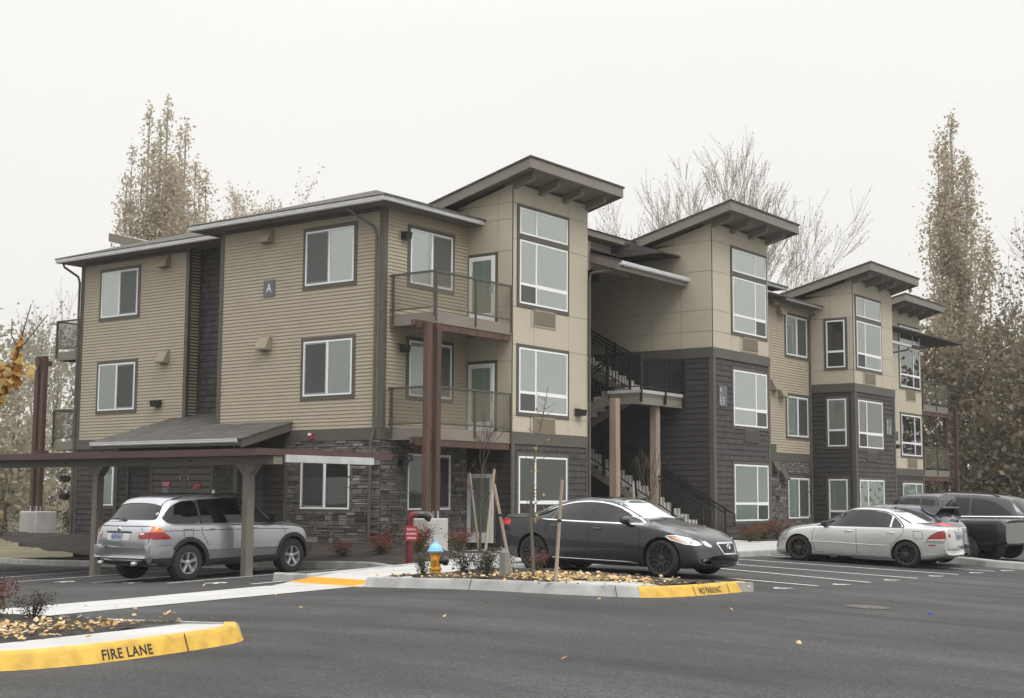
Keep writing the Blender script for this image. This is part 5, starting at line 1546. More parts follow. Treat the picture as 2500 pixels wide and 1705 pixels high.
c.end_patch("windscreen", [(-.70, 1.20), (.70, 1.20), (.60, 1.60), (-.60, 1.60)], 'carglass2', 1, r_=1)
# rear: lamps, plate, hatch seams, bumper
for sy in (1, -1):
    mb = MB(); c.patch(mb, [(-2.30, sy * .86, .86), (-2.30, sy * .86, 1.00), (-2.05, sy * .93, 1.0), (-1.93, sy * .95, .93), (-1.88, sy * .95, .86)], n=(-.55, sy * .83, 0), eps=.007, rnd_=1); lamp = c.add("tail_lamp", mb, 'redlamp')
    mb = MB(); c.patch(mb, [(-2.30, sy * .86, 1.005), (-2.28, sy * .86, 1.12), (-2.12, sy * .92, 1.09), (-2.04, sy * .93, 1.005)], n=(-.55, sy * .83, 0), eps=.008); c.add("indicator_lens", mb, 'amber', True, lamp)
    mb = MB(); c.patch(mb, [(-2.4, sy * .56, .87), (-2.4, sy * .545, 1.0), (-2.4, sy * .80, 1.0), (-2.4, sy * .80, .87)], n=(-1, 0, 0), eps=.006); lamp = c.add("tail_lamp", mb, 'redlamp')
    mb = MB(); c.patch(mb, [(-2.4, sy * .57, .955), (-2.4, sy * .565, .99), (-2.4, sy * .67, .99), (-2.4, sy * .67, .955)], n=(-1, 0, 0), eps=.009); c.add("reversing_lens", mb, 'clearlamp', True, lamp)
mb = MB(); c.patch(mb, [(-2.4, -.32, .845), (-2.4, -.35, .985), (-2.4, .35, .985), (-2.4, .32, .845)], n=(-1, 0, 0), eps=.005); c.add("plate_recess", mb, 'silver2')
mb = MB(); c.strip(mb, [(-2.4, -.36, 1.0), (-2.4, 0, 1.005), (-2.4, .36, 1.0)], .035, (-1, 0, 0), eps=.012); c.add("tailgate_handle", mb, 'plastic')
c.plate(0.02, .905, -1)
h = c.hit((-2.4, 0, 1.055), (-1, 0, 0))
mb = MB(); mb.lathe([(.001, h.x - .022), (.034, h.x - .02), (.042, h.x - .006), (.042, h.x + .01)], (0, 0, 1.06), 'x', 20); bd = c.add("round_badge", mb, 'chrome')
mb = MB()
for k in (0, 2): mb.mesh([(h.x - .0235, 0, 1.06)] + [(h.x - .0235, .027 * math.cos(math.pi / 2 * (k + i / 6)), 1.06 + .027 * math.sin(math.pi / 2 * (k + i / 6))) for i in range(7)], [(0, i + 1, i + 2) for i in range(6)])
c.add("badge_quarters", mb, 'plateink', False, bd)
tv, tf, tw = text_geo("X5", .085, 1.25)
mb = MB(); h = c.hit((-2.4, -.6, 1.05), (-1, 0, 0)); mb.mesh([(h.x - .008, -.50 - u, 1.015 + v) for u, v in tv], tf); c.add("model_lettering", mb, 'chrome', False)
c.gaps([[(-1.08, 1.13), (-1.09, .95), (-.98, .78), (-.93, .70)], [(.10, 1.12), (.09, .8), (.02, .45)], [(1.05, 1.08), (1.17, .9), (1.16, .6), (1.1, .47)], [(-2.15, 1.02), (-1.0, 1.005), (.5, .985), (1.3, .95)], [(-.92, .60), (.5, .585), (1.0, .58)], [(-1.55, 1.03), (-1.32, 1.03), (-1.32, .88), (-1.55, .88), (-1.55, 1.03)], [(-2.2, .74), (-1.85, .735)]])
mb = MB()
for sy in (1, -1): c.patch(mb, c.side_poly([(-.93, .42), (-.92, .60), (.5, .585), (1.0, .58), (.98, .42)], sy), n=(0, sy, 0), eps=.003)
c.add("lower_door_panel", mb, 'greypaint')
mb = MB()
for sy in (1, -1): c.patch(mb, c.side_poly([(-.95, .27), (-.96, .43), (1.0, .43), (.97, .27)], sy), n=(0, sy, 0), eps=.010)
c.add("sill", mb, 'plastic')
for wx in X5['wheels']:
    for sy in (1, -1):
        mb = MB(); pts_ = [(wx + .465 * math.cos(R(a)), sy, .372 + .465 * math.sin(R(a))) for a in range(-8, 190, 8)]
        c.strip(mb, pts_, .085, (0, sy, 0), eps=.014, step=.2); c.add("arch_trim", mb, 'plastic', 'auto')
mb = MB(); c.patch(mb, [(-2.4, -.72, .36), (-2.4, -.72, .52), (-2.4, .72, .52), (-2.4, .72, .36)], n=(-1, 0, 0), eps=.012)
for sy in (1, -1): c.patch(mb, c.side_poly([(-2.25, .34), (-2.25, .52), (-1.86, .50), (-1.83, .34)], sy), n=(0, sy, 0), eps=.01)
c.add("bumper_skirt", mb, 'plastic')
mb = MB(); c.patch(mb, [(-2.4, -.80, .50), (-2.4, -.82, .745), (-2.4, -.70, .745), (-2.4, -.66, .70), (-2.4, .66, .70), (-2.4, .70, .745), (-2.4, .82, .745), (-2.4, .80, .50)], n=(-1, 0, 0), eps=.05, depth=.08)
for sy in (1, -1): c.patch(mb, c.side_poly([(-2.42, .50), (-2.42, .745), (-1.88, .735), (-1.80, .62), (-1.86, .50)], sy), n=(0, sy, 0), eps=.022, depth=.03)
c.add("rear_bumper", mb, 'silver', 'auto')
mb = MB()
for sy in (1, -1): c.strip(mb, [(-2.33, sy * .775, .80), (-2.3, sy * .78, 1.10)], .011, (-1, 0, 0))
c.strip(mb, [(-2.3, -.72, 1.115), (-2.3, .72, 1.115)], .012, (-1, 0, 0)); c.add("tailgate_gap", mb, 'line', False)
mb = MB(); h = c.hit((-2.3, 0, 1.24), (-1, 0, 0)); mb.tube([(h.x - .02, -.02, 1.20), (h.x - .02, .05, 1.245)], .035, 8); mb.tube([(h.x - .02, .05, 1.245), (h.x - .03, .3, 1.25), (h.x - .02, .50, 1.235)], [.018, .014, .01], 6); c.add("rear_wiper", mb, 'plastic')
mb = MB(); c.patch(mb, [(-1.9, -.60, 1.62), (-1.9, .60, 1.62), (-1.55, .60, 1.68), (-1.55, -.60, 1.68)], n=(-.2, 0, 1), eps=.02, depth=.03); c.add("roof_spoiler", mb, 'silver')
for sy in (1, -1):
    mb = MB(); pts_ = []
    for i in range(9):
        x = -1.6 + i * 2.15 / 8; z = c.hit((x, sy * .60, 1.6), (0, 0, 1)).z; e = math.sin(math.pi * i / 8); pts_.append((x, sy * .60, z + .005 + .05 * min(1, e * 2.2)))
    mb.tube(pts_, .014, 6)
    for x in (-.45,): z = c.hit((x, sy * .6, 1.6), (0, 0, 1)).z; mb.box(x - .06, sy * .6 - .014, z, x + .06, sy * .6 + .014, z + .05)
    c.add("roof_rail", mb, 'plastic')
    mb = MB(); c.patch(mb, [(2.02, sy * .86, .80), (1.86, sy * .90, .93), (2.0, sy * .80, .96), (2.12, sy * .55, .90), (2.2, sy * .5, .78), (2.15, sy * .75, .75)], n=(.8, sy * .6, 0), eps=.006); hl = c.add("headlamp", mb, 'clearlamp')
    mb = MB(); c.patch(mb, [(1.92, sy * .90, .80), (1.84, sy * .91, .93), (1.93, sy * .87, .94), (2.02, sy * .86, .80)], n=(.45, sy * .9, 0), eps=.009); c.add("indicator_lens", mb, 'amber', True, hl)
    mb = MB(); mb.tube([(-2.36, sy * .5, .40), (-2.46, sy * .5, .395)], .04, 12); c.add("exhaust_pipe", mb, 'galv')
c.end_patch("front_grille", [(.05, .70), (.06, .92), (.22, .92), (.25, .82), (.22, .70)], 'plastic', 1, both=True)
c.handle(-.88, 1.02, 'silver', .22); c.handle(.28, 1.0, 'silver', .22)
c.mirror(.82, 1.13, 'plastic', 1.1)

# ---- blue-black saloon nose out beside the island
GS = dict(x=(-2.475, 2.345), W=1.82, R=0.340, arch=0.385, wheels=(-1.425, 1.425), nose=.42, tail=.22,
    top=[(-2.475, .62), (-2.45, .84), (-2.41, 1.00), (-2.36, 1.055), (-2.1, 1.065), (-1.78, 1.09), (-1.35, 1.235), (-.95, 1.35), (-.55, 1.41), (-.2, 1.425), (.1, 1.41), (.3, 1.365), (.6, 1.22), (.9, 1.075), (1.1, .99), (1.3, .955), (1.7, .885), (2.0, .80), (2.18, .715), (2.28, .60), (2.345, .42)],
    belt=[(-2.475, .55), (-2.4, .92), (-2.2, 1.0), (-1.6, 1.005), (-.8, .975), (.2, .945), (1.0, .915), (1.5, .85), (1.9, .765), (2.2, .62), (2.345, .36)],
    w=[(-2.475, .72), (-2.3, .83), (-2.0, .875), (-1.4, .905), (0, .91), (1.3, .908), (1.8, .885), (2.1, .83), (2.345, .70)],
    wt=[(-2.475, .62), (-2.2, .66), (-1.75, .62), (-1.2, .57), (-.5, .555), (.2, .56), (.9, .60), (1.2, .66), (1.8, .64), (2.2, .56), (2.345, .50)],
    bot=[(-2.475, .36), (-2.3, .28), (-1.9, .21), (-1.0, .18), (1.0, .17), (1.8, .17), (2.2, .19), (2.345, .24)])
gx_, gy_ = 23.13, 14.52
c = Car("sedan", "blue-black saloon with black wheels parked nose out behind the staked tree", "car", (gx_, gy_, 0), R(-90), GS, M['navy'])
c.root.location.z = (zg(gx_ - .9, gy_ + 1.4) + zg(gx_ - .9, gy_ - 1.4)) / 2
c.root.rotation_euler = (0, math.atan2(zg(gx_, gy_ + 1.42) - zg(gx_, gy_ - 1.42), 2.85), R(-91.0))
c.root.scale = (1.02, 1.02, 1.02)
c.wheel_set((7, .011, .013, .15, ((-.020, -.085), (.020, .085), (-.02, .03), (.02, -.03))), 'blackrim', .258, .245)
DLO = [(.98, .955), (.72, 1.085), (.42, 1.225), (.12, 1.305), (-.3, 1.335), (-.75, 1.30), (-1.10, 1.205), (-1.36, 1.085), (-1.40, 1.02), (-1.30, .995)]
c.window([(-1.02, 1.0), (-1.30, 1.01), (-1.365, 1.04), (-1.33, 1.085), (-1.08, 1.2), (-1.0, 1.225)], name="quarter_window")
c.window([(-.97, .998), (-.16, .97), (-.13, 1.318), (-.45, 1.315), (-.75, 1.285), (-.95, 1.235)])
c.window([(-.09, .968), (.90, .955), (.70, 1.075), (.40, 1.215), (.12, 1.29), (-.06, 1.315)])
mb = MB()
for sy in (1, -1): c.patch(mb, c.side_poly([(-.17, .965), (-.08, .965), (-.05, 1.32), (-.14, 1.32)], sy), n=(0, sy, 0), eps=.005)
c.add("window_pillar", mb, 'plastic')
mb = MB()
for sy in (1, -1):
    c.strip(mb, [(x, sy, z) for x, z in smooth_line(DLO, 3)] + [(-1.30, sy, .985)], .022, (0, sy, 0), eps=.006); c.strip(mb, [(-1.31, sy, .985), (-.5, sy, .966), (.98, sy, .944)], .020, (0, sy, 0), eps=.006)
c.add("window_surround", mb, 'chrome')
c.end_patch("windscreen", [(-.66, 1.035), (0, 1.065), (.66, 1.035), (.62, 1.12), (.55, 1.27), (.50, 1.345), (0, 1.375), (-.50, 1.345), (-.55, 1.27), (-.62, 1.12)], 'dewglass', 1)
c.end_patch("rear_window", [(-.58, 1.12), (.58, 1.12), (.5, 1.33), (-.5, 1.33)], 'dewglass', -1)
mb = MB(); c.patch(mb, [(.05, -.42, 1.4), (.05, .42, 1.4), (-.38, .44, 1.4), (-.38, -.44, 1.4)], n=(0, 0, 1), eps=.004); c.add("sunroof", mb, 'carglass')
for sy in (1, -1):
    out = [(2.08, sy * .70, .60), (1.88, sy * .80, .605), (1.60, sy * .87, .685), (1.52, sy * .885, .745), (1.72, sy * .84, .755), (1.93, sy * .76, .725), (2.12, sy * .62, .62)]
    mb = MB(); c.patch(mb, out, n=(.55, sy * .83, .15), eps=.006, step=.05); hl = c.add("headlamp", mb, 'clearlamp')
    mb = MB(); c.strip(mb, out + out[:1], .022, (.55, sy * .83, .15), eps=.010, step=.05); c.add("lamp_rim", mb, 'chrome', True, hl)
    mb = MB(); c.patch(mb, [(1.80, sy * .81, .63), (1.62, sy * .86, .70), (1.56, sy * .875, .74), (1.62, sy * .86, .74), (1.86, sy * .80, .625)], n=(.45, sy * .89, .1), eps=.010); c.add("indicator_lens", mb, 'amber', True, hl)
    mb = MB(); mb.lathe([(.001, 0), (.045, .01), (.055, .03), (.05, .0)], tuple(c.hit((1.98, sy * .73, .655), (.6, sy * .8, 0)) + Vector((0, 0, 0))), 'x', 16); c.add("lamp_reflector", mb, 'chrome', True, hl)
    mb = MB(); c.patch(mb, [(2.12, sy * .54, .69), (2.24, sy * .44, .59), (2.20, sy * .46, .55), (2.12, sy * .56, .60)], n=(.85, sy * .5, .2), eps=.007, rnd_=1); c.add("inner_headlamp", mb, 'clearlamp')
    mb = MB(); c.patch(mb, [(2.2, sy * .66, .30), (2.2, sy * .66, .36), (2.2, sy * .50, .37), (2.2, sy * .50, .30)], n=(.9, sy * .45, 0), eps=.006, rnd_=1); c.add("fog_lamp", mb, 'clearlamp')
    mb = MB(); c.patch(mb, [(-2.36, sy * .6, .84), (-2.36, sy * .6, .96), (-2.15, sy * .84, .97), (-1.98, sy * .88, .95), (-2.02, sy * .88, .86)], n=(-.6, sy * .8, 0), eps=.007, rnd_=1); c.add("tail_lamp", mb, 'brightred')
gr = [(-.30, .635), (.30, .635), (.25, .52), (.20, .44), (-.20, .44), (-.25, .52)]
g_o = c.end_patch("front_grille", gr, 'plastic', 1, eps=.006)
mb = MB(); c.strip(mb, [(2.3, y, z) for y, z in gr + gr[:1]], .03, (1, 0, 0), eps=.012); c.add("grille_surround", mb, 'chrome', True, g_o)
h = c.hit((2.3, 0, .565), (1, 0, 0)); mb = MB()                  # round emblem with a bent stroke
ring_ = [(h.x + .014, .062 * math.cos(R(a)), .560 + .047 * math.sin(R(a))) for a in range(0, 361, 15)]
mb.tube(ring_, .008, 6); mb.tube([(h.x + .016, .012, .600), (h.x + .018, .022, .54), (h.x + .018, -.040, .542)], .008, 6); c.add("grille_badge", mb, 'chrome', True, g_o)
c.end_patch("lower_grille", [(-.46, .255), (-.46, .36), (-.3, .385), (.3, .385), (.46, .36), (.46, .255)], 'plastic', 1, eps=.005)
mb = MB()
for z in (.28, .315, .35): c.strip(mb, [(2.3, -.42, z), (2.3, .42, z)], .012, (1, 0, 0), eps=.010)
c.add("grille_bars", mb, 'line')
mb = MB(); c.strip(mb, [(2.2, -.78, .215), (2.3, -.4, .205), (2.3, .4, .205), (2.2, .78, .215)], .022, (1, 0, 0), eps=.012); c.add("front_lip", mb, 'navy')
c.gaps([[(-.12, .97), (-.14, .7), (-.20, .30)], [(.93, .93), (1.0, .75), (.97, .45), (.90, .28)], [(-1.05, .99), (-1.12, .8), (-1.0, .6), (-.97, .50)]])
mb = MB()
for sy in (1, -1): c.strip(mb, [(-.95, sy, .275), (.75, sy, .255), (.95, sy, .235)], .025, (0, sy, 0), eps=.008)
c.add("sill_strip", mb, 'chrome')
mb = MB(); c.strip(mb, [(1.06, -.62, .97), (1.12, 0, .99), (1.06, .62, .97)], .03, (0, 0, 1), eps=.004); c.add("cowl", mb, 'plastic')
mb = MB()
for y0_, y1_ in ((.5, -.1), (-.05, -.58)): mb.tube([tuple(c.hit((1.06, y0_, 1), (0, 0, 1)) + Vector((0, 0, .02))), tuple(c.hit((1.0, y1_, 1), (0, 0, 1)) + Vector((0, 0, .022)))], .009, 6)
c.add("wiper", mb, 'plastic')
c.handle(-.92, .86, 'navy', .21); c.handle(.06, .84, 'navy', .21); c.mirror(.72, .955, 'navy', 1.0)
mb = MB()
for sy in (1, -1): c.strip(mb, [(.80, sy * 1.06, .985), (.80, sy * .98, .98)], .02, (1, 0, 0), eps=.01)
c.end_patch("rear_lip", [(-.6, 1.02), (.6, 1.02), (.6, 1.04), (-.6, 1.04)], 'navy', -1, eps=.015)

# ---- silver saloon nose in
IS = dict(x=(-2.35, 2.135), W=1.72, R=0.317, arch=0.352, wheels=(-1.335, 1.335), nose=.34, tail=.20,
    top=[(-2.35, .55), (-2.325, .84), (-2.29, .965), (-2.2, .995), (-1.95, 1.005), (-1.62, 1.03), (-1.3, 1.17), (-1.02, 1.29), (-.8, 1.35), (-.4, 1.385), (-.1, 1.385), (.12, 1.35), (.45, 1.19), (.8, 1.02), (.98, .945), (1.2, .915), (1.6, .845), (1.85, .76), (2.0, .665), (2.08, .55), (2.135, .36)],
    belt=[(-2.35, .48), (-2.29, .90), (-2.1, .955), (-1.5, .955), (-.6, .925), (.3, .895), (.95, .865), (1.4, .81), (1.8, .71), (2.03, .56), (2.135, .32)],
    w=[(-2.35, .70), (-2.2, .79), (-1.9, .83), (-1.3, .857), (0, .86), (1.2, .857), (1.7, .835), (1.95, .77), (2.135, .66)],
    wt=[(-2.35, .60), (-2.1, .62), (-1.65, .60), (-1.1, .545), (-.5, .53), (.1, .53), (.8, .57), (1.1, .62), (1.7, .60), (2.0, .52), (2.135, .45)],
    bot=[(-2.35, .34), (-2.2, .27), (-1.8, .19), (-1.0, .165), (1.0, .155), (1.7, .15), (2.0, .15), (2.135, .18)])
ix, iy = 32.70, 13.55
c = Car("sedan", "pale silver saloon with dark bronze wheels parked nose in, right of the dark saloon", "car", (ix, iy, 0), R(90), IS, M['silver2'])
c.root.location.z = (zg(ix - .8, iy + 1.3) + zg(ix - .8, iy - 1.3)) / 2
c.root.rotation_euler = (0, -math.atan2(zg(ix, iy + 1.33) - zg(ix, iy - 1.33), 2.67), R(92.5))
c.root.scale = (1.0, 1.0, .985)
M['bronze'] = nmat("dark_bronze_alloy", (0.035, 0.031, 0.028), 0.4, metal=0.4)
c.wheel_set((10, .008, .011, .1, ((0, 0),)), 'bronze', .222, .22, 'alloy')
c.window([(.86, .905), (-.06, .925), (-.10, 1.30), (.06, 1.285), (.30, 1.21), (.60, 1.06)])
c.window([(-.15, .928), (-.93, .945), (-.93, 1.21), (-.75, 1.275), (-.45, 1.305), (-.17, 1.305)])
c.window([(-.97, .946), (-1.22, .952), (-1.20, 1.0), (-1.05, 1.13), (-.97, 1.185)], name="quarter_window")
mb = MB()
for sy in (1, -1):
    c.patch(mb, c.side_poly([(-.05, .915), (-.16, .915), (-.19, 1.315), (-.08, 1.315)], sy), n=(0, sy, 0), eps=.006)
    c.strip(mb, [(x, sy, z) for x, z in smooth_line([(.92, .893), (.62, 1.065), (.30, 1.225), (.05, 1.298), (-.15, 1.318), (-.48, 1.318), (-.78, 1.285), (-1.0, 1.19), (-1.25, .985), (-1.27, .945)], 3)], .022, (0, sy, 0), eps=.005); c.strip(mb, [(-1.27, sy, .943), (-.1, sy, .917), (.92, sy, .893)], .018, (0, sy, 0), eps=.005)
c.add("window_surround", mb, 'plastic')
c.end_patch("windscreen", [(-.62, .99), (.62, .99), (.48, 1.32), (-.48, 1.32)], 'carglass2', 1)
c.end_patch("rear_window", [(-.57, 1.045), (.57, 1.045), (.54, 1.16), (.48, 1.30), (-.48, 1.30), (-.54, 1.16)], 'dewglass', -1)
mb = MB(); q_ = [(-2.3, y, z) for y, z in ((-.57, 1.045), (.57, 1.045), (.54, 1.16), (.48, 1.30), (-.48, 1.30), (-.54, 1.16), (-.57, 1.045))]; c.strip(mb, q_, .02, (-1, 0, 0), eps=.006); c.add("rear_window_seal", mb, 'plastic')
for sy in (1, -1):
    out = [(-2.22, sy * .70, .72), (-2.2, sy * .70, .93), (-2.05, sy * .80, .87), (-1.92, sy * .83, .79), (-1.83, sy * .84, .69), (-1.83, sy * .84, .655), (-2.2, sy * .72, .655)]
    mb = MB(); c.patch(mb, [out[0], out[1], out[2], out[3], out[4]], n=(-.5, sy * .86, 0), eps=.007, step=.05); tl = c.add("tail_lamp", mb, 'redlamp')
    mb = MB(); c.patch(mb, [(-2.22, sy * .70, .655), (-2.22, sy * .70, .718), (-1.83, sy * .84, .692), (-1.82, sy * .84, .655)], n=(-.5, sy * .86, 0), eps=.007); c.add("reversing_lens", mb, 'clearlamp', True, tl)
    mb = MB(); c.strip(mb, out + out[:1], .014, (-.5, sy * .86, 0), eps=.010); c.add("lamp_seal", mb, 'plastic', True, tl)
    h = c.hit((-2.3, sy * .54, .80), (-1, 0, 0)); mb = MB(); mb.lathe([(.001, h.x - .012), (.038, h.x - .01), (.045, h.x - .003), (.045, h.x + .02)], (0, sy * .54, .80), 'x', 18); c.add("round_tail_lamp", mb, 'redlamp')
    mb = MB(); c.patch(mb, c.side_poly([(-1.86, .545), (-1.86, .575), (-2.02, .575), (-2.02, .545)], sy), n=(0, sy, 0), eps=.006); c.add("side_marker", mb, 'redlamp')
    mb = MB(); c.patch(mb, c.side_poly([(1.74, .505), (1.74, .535), (1.86, .53), (1.86, .50)], sy), n=(.3, sy, 0), eps=.006); c.add("side_marker", mb, 'amber')
    mb = MB(); c.patch(mb, [(1.60, sy * .80, .745), (1.88, sy * .72, .68), (1.94, sy * .66, .60), (1.74, sy * .78, .61)], n=(.6, sy * .8, .1), eps=.007); c.add("headlamp", mb, 'clearlamp')
mb = MB(); c.patch(mb, [(-2.3, -.26, .68), (-2.3, -.26, .875), (-2.3, .26, .875), (-2.3, .26, .68)], n=(-1, 0, 0), eps=.005); c.add("plate_recess", mb, 'silver')
mb = MB(); c.strip(mb, [(-2.3, -.27, .89), (-2.3, .27, .89)], .035, (-1, 0, 0), eps=.02); c.add("boot_handle", mb, 'silver2')
c.plate(0, .755, -1, text="ABK 1720")
h = c.hit((-2.3, 0, .945), (-1, 0, 0)); mb = MB()
mb.tube([(h.x - .01, .040 * math.cos(R(a)), .942 + .03 * math.sin(R(a))) for a in range(0, 361, 20)], .006, 6); mb.tube([(h.x - .012, .005, .965), (h.x - .012, .012, .93), (h.x - .012, -.02, .93)], .006, 6); c.add("boot_badge", mb, 'chrome')
tv, tf, tw = text_geo("IS 300", .05, 1.0); h = c.hit((-2.3, .5, .93), (-1, 0, 0)); mb = MB(); mb.mesh([(h.x - .006, .62 - u, .915 + v) for u, v in tv], tf); c.add("model_lettering", mb, 'chrome', False)
c.gaps([[(-.12, .92), (-.13, .6), (-.15, .28)], [(.88, .88), (.98, .72), (.96, .45), (.90, .25)], [(-1.26, .94), (-1.27, .82), (-1.10, .62), (-.98, .50), (-.97, .28)], [(-2.25, .62), (-1.76, .615)], [(-1.5, .87), (-1.72, .865), (-1.72, .70), (-1.52, .70), (-1.5, .87)], [(-.97, .27), (.9, .25)]], .010)
mb = MB()
for sy in (1, -1): c.strip(mb, [(1.05, sy, .50), (-.13, sy, .495), (-.86, sy, .49)], .028, (0, sy, 0), eps=.008)
c.add("door_moulding", mb, 'silver2')
mb = MB()
for sy in (1, -1): c.strip(mb, [(-1.75, sy * .9, .33), (-2.1, sy * .9, .345)], .02, (0, sy, 0), eps=.008); c.strip(mb, [(.95, sy, .235), (-.95, sy, .26)], .018, (0, sy, 0), eps=.01)
c.add("bumper_crease", mb, 'silver2')
mb = MB(); c.patch(mb, [(-2.3, -.60, .245), (-2.3, -.6, .31), (-2.3, .6, .31), (-2.3, .6, .245)], n=(-1, 0, 0), eps=.004); c.add("bumper_skirt", mb, 'plastic')
mb = MB(); mb.box(1.75, -.66, .10, 2.13, .66, .125); c.add("front_lip", mb, 'silver2', False)
mb = MB(); mb.tube([(-.78, 0, 1.36), (-.80, 0, 1.41), (-.86, 0, 1.42)], [.02, .014, .005], 8); c.add("aerial", mb, 'plastic')
c.handle(.06, .80, 'silver2', .2); c.handle(-.98, .81, 'silver2', .2); c.mirror(.66, .905, 'plastic', .9)

# ---- slate hatchback with a roof spoiler
HB = dict(x=(-2.15, 2.15), W=1.80, R=0.32, arch=0.36, wheels=(-1.33, 1.33), nose=.36, tail=.24,
    top=[(-2.15, .50), (-2.12, .78), (-2.05, .96), (-1.98, 1.03), (-1.75, 1.22), (-1.5, 1.37), (-1.3, 1.42), (-.7, 1.465), (-.2, 1.47), (.15, 1.43), (.6, 1.22), (1.05, 1.02), (1.3, .97), (1.7, .87), (1.95, .74), (2.08, .58), (2.15, .38)],
    belt=[(-2.15, .44), (-2.05, .90), (-1.8, 1.01), (-1.2, 1.0), (0, .93), (1.0, .88), (1.5, .82), (1.9, .66), (2.15, .34)],
    w=[(-2.15, .74), (-1.95, .84), (-1.4, .89), (0, .90), (1.3, .895), (1.8, .85), (2.15, .70)],
    wt=[(-2.15, .62), (-1.8, .60), (-1.3, .57), (0, .56), (.5, .57), (1.1, .63), (1.8, .60), (2.15, .48)],
    bot=[(-2.15, .33), (-2.0, .26), (-1.6, .2), (1.6, .17), (2.15, .22)])
hx, hy = 34.4, 13.75
c = Car("hatchback", "slate grey hatchback with a roof spoiler parked between the silver saloon and the black pickup", "car", (hx, hy, 0), R(90), HB, M['slate'])
c.root.location.z = zg(hx, hy) - .02
c.wheel_set((10, .010, .015, .1, ((0, 0),)), 'alloy', .21, .21)
c.window([(.75, .96), (-1.25, 1.03), (-1.62, 1.08), (-1.35, 1.25), (-.9, 1.36), (-.2, 1.385), (.1, 1.36), (.45, 1.2)])
c.end_patch("rear_window", [(-.58, 1.06), (.58, 1.06), (.50, 1.33), (-.50, 1.33)], 'carglass2', -1, r_=1)
c.end_patch("windscreen", [(-.64, 1.07), (.64, 1.07), (.5, 1.40), (-.5, 1.40)], 'carglass2', 1)
for sy in (1, -1):
    mb = MB(); c.patch(mb, [(-2.08, sy * .50, .90), (-2.02, sy * .52, 1.0), (-1.80, sy * .82, 1.03), (-1.52, sy * .89, 1.04), (-1.68, sy * .88, .93), (-1.95, sy * .74, .88)], n=(-.6, sy * .8, .1), eps=.008, rnd_=1); c.add("tail_lamp", mb, 'brightred')
V = []
mb = MB(); mb.mesh([(-1.25, -.58, 1.425), (-1.25, .58, 1.425), (-1.82, .60, 1.415), (-1.82, -.60, 1.415), (-1.25, -.58, 1.40), (-1.25, .58, 1.40), (-1.82, .60, 1.375), (-1.82, -.60, 1.375), ], [(0, 1, 2, 3), (7, 6, 5, 4), (0, 4, 5, 1), (1, 5, 6, 2), (2, 6, 7, 3), (3, 7, 4, 0)])
for sy in (1, -1): mb.mesh([(-1.25, sy * .60, 1.41), (-1.80, sy * .61, 1.41), (-1.62, sy * .66, 1.20), (-1.45, sy * .66, 1.27), (-1.25, sy * .54, 1.41), (-1.80, sy * .55, 1.40), (-1.62, sy * .60, 1.20), (-1.45, sy * .60, 1.27)], [(0, 1, 2, 3), (7, 6, 5, 4), (0, 4, 5, 1), (1, 5, 6, 2), (2, 6, 7, 3)])
c.add("spoiler", mb, 'slate', False)
c.plate(0, .80, -1, text="AVB4702")
mb = MB(); c.strip(mb, [(-2.1, -.3, .90), (-2.1, .3, .90)], .03, (-1, 0, 0), eps=.012); c.add("tailgate_handle", mb, 'chrome')
mb = MB(); c.patch(mb, [(-2.1, -.6, .30), (-2.1, -.6, .46), (-2.1, .6, .46), (-2.1, .6, .30)], n=(-1, 0, 0), eps=.006); c.add("bumper_skirt", mb, 'plastic')
mb = MB(); c.strip(mb, [(-2.1, -.72, .60), (-2.1, .72, .60)], .02, (-1, 0, 0), eps=.012); c.strip(mb, [(-2.1, -.7, .52), (-2.1, .7, .52)], .03, (-1, 0, 0), eps=.010); c.add("bumper_crease", mb, 'greypaint')
mb = MB(); h = c.hit((-2, -.05, 1.07), (-1, 0, 0)); mb.tube([(h.x - .02, -.05, 1.05), (h.x - .03, .0, 1.09), (h.x + .02, .32, 1.10)], [.03, .014, .01], 6); c.add("rear_wiper", mb, 'plastic')
c.gaps([[(.0, .93), (-.05, .3)], [(.9, .88), (.95, .3)]]); c.handle(-.9, .86, 'slate'); c.mirror(.66, .96, 'slate')

# ---- black pickup: cab and load bed
PU = dict(x=(-2.75, 2.6), W=1.92, R=0.37, arch=0.42, wheels=(-1.6, 1.65), nose=.2, tail=.05,
    top=[(-2.75, 1.10), (-2.6, 1.13), (-1.02, 1.13), (-.98, 1.2), (-.93, 1.62), (-.88, 1.76), (-.7, 1.80), (-.1, 1.80), (.2, 1.74), (.75, 1.25), (.85, 1.18), (1.3, 1.15), (2.2, 1.08), (2.5, .98), (2.6, .75)],
    belt=[(-2.75, 1.0), (-2.6, 1.1), (-1.0, 1.10), (.9, 1.08), (1.6, 1.05), (2.3, .98), (2.6, .65)],
    w=[(-2.75, .90), (-2.5, .94), (0, .96), (2.0, .95), (2.6, .86)],
    wt=[(-2.75, .85), (-1.1, .86), (-.9, .68), (0, .66), (.5, .66), (1.1, .74), (2.6, .7)],
    bot=[(-2.75, .50), (-2.5, .42), (2.2, .38), (2.6, .45)])
px_, py_ = 37.55, 14.0
c = Car("pickup_truck", "black pickup truck whose cab rises behind the slate hatchback", "pickup truck", (px_, py_, 0), R(90), PU, M['blackpaint'])
c.root.location.z = zg(px_, py_) - .03
c.wheel_set((5, .03, .035, .1, ((0, 0),)), 'alloy', .22, .25)
c.window([(.62, 1.14), (-.36, 1.14), (-.38, 1.66), (-.05, 1.66), (.18, 1.58)])
c.window([(-.42, 1.14), (-.80, 1.14), (-.80, 1.62), (-.44, 1.66)], name="rear_side_window")
c.end_patch("rear_window", [(-.58, 1.22), (.58, 1.22), (.54, 1.62), (-.54, 1.62)], 'carglass', -1, r_=1)
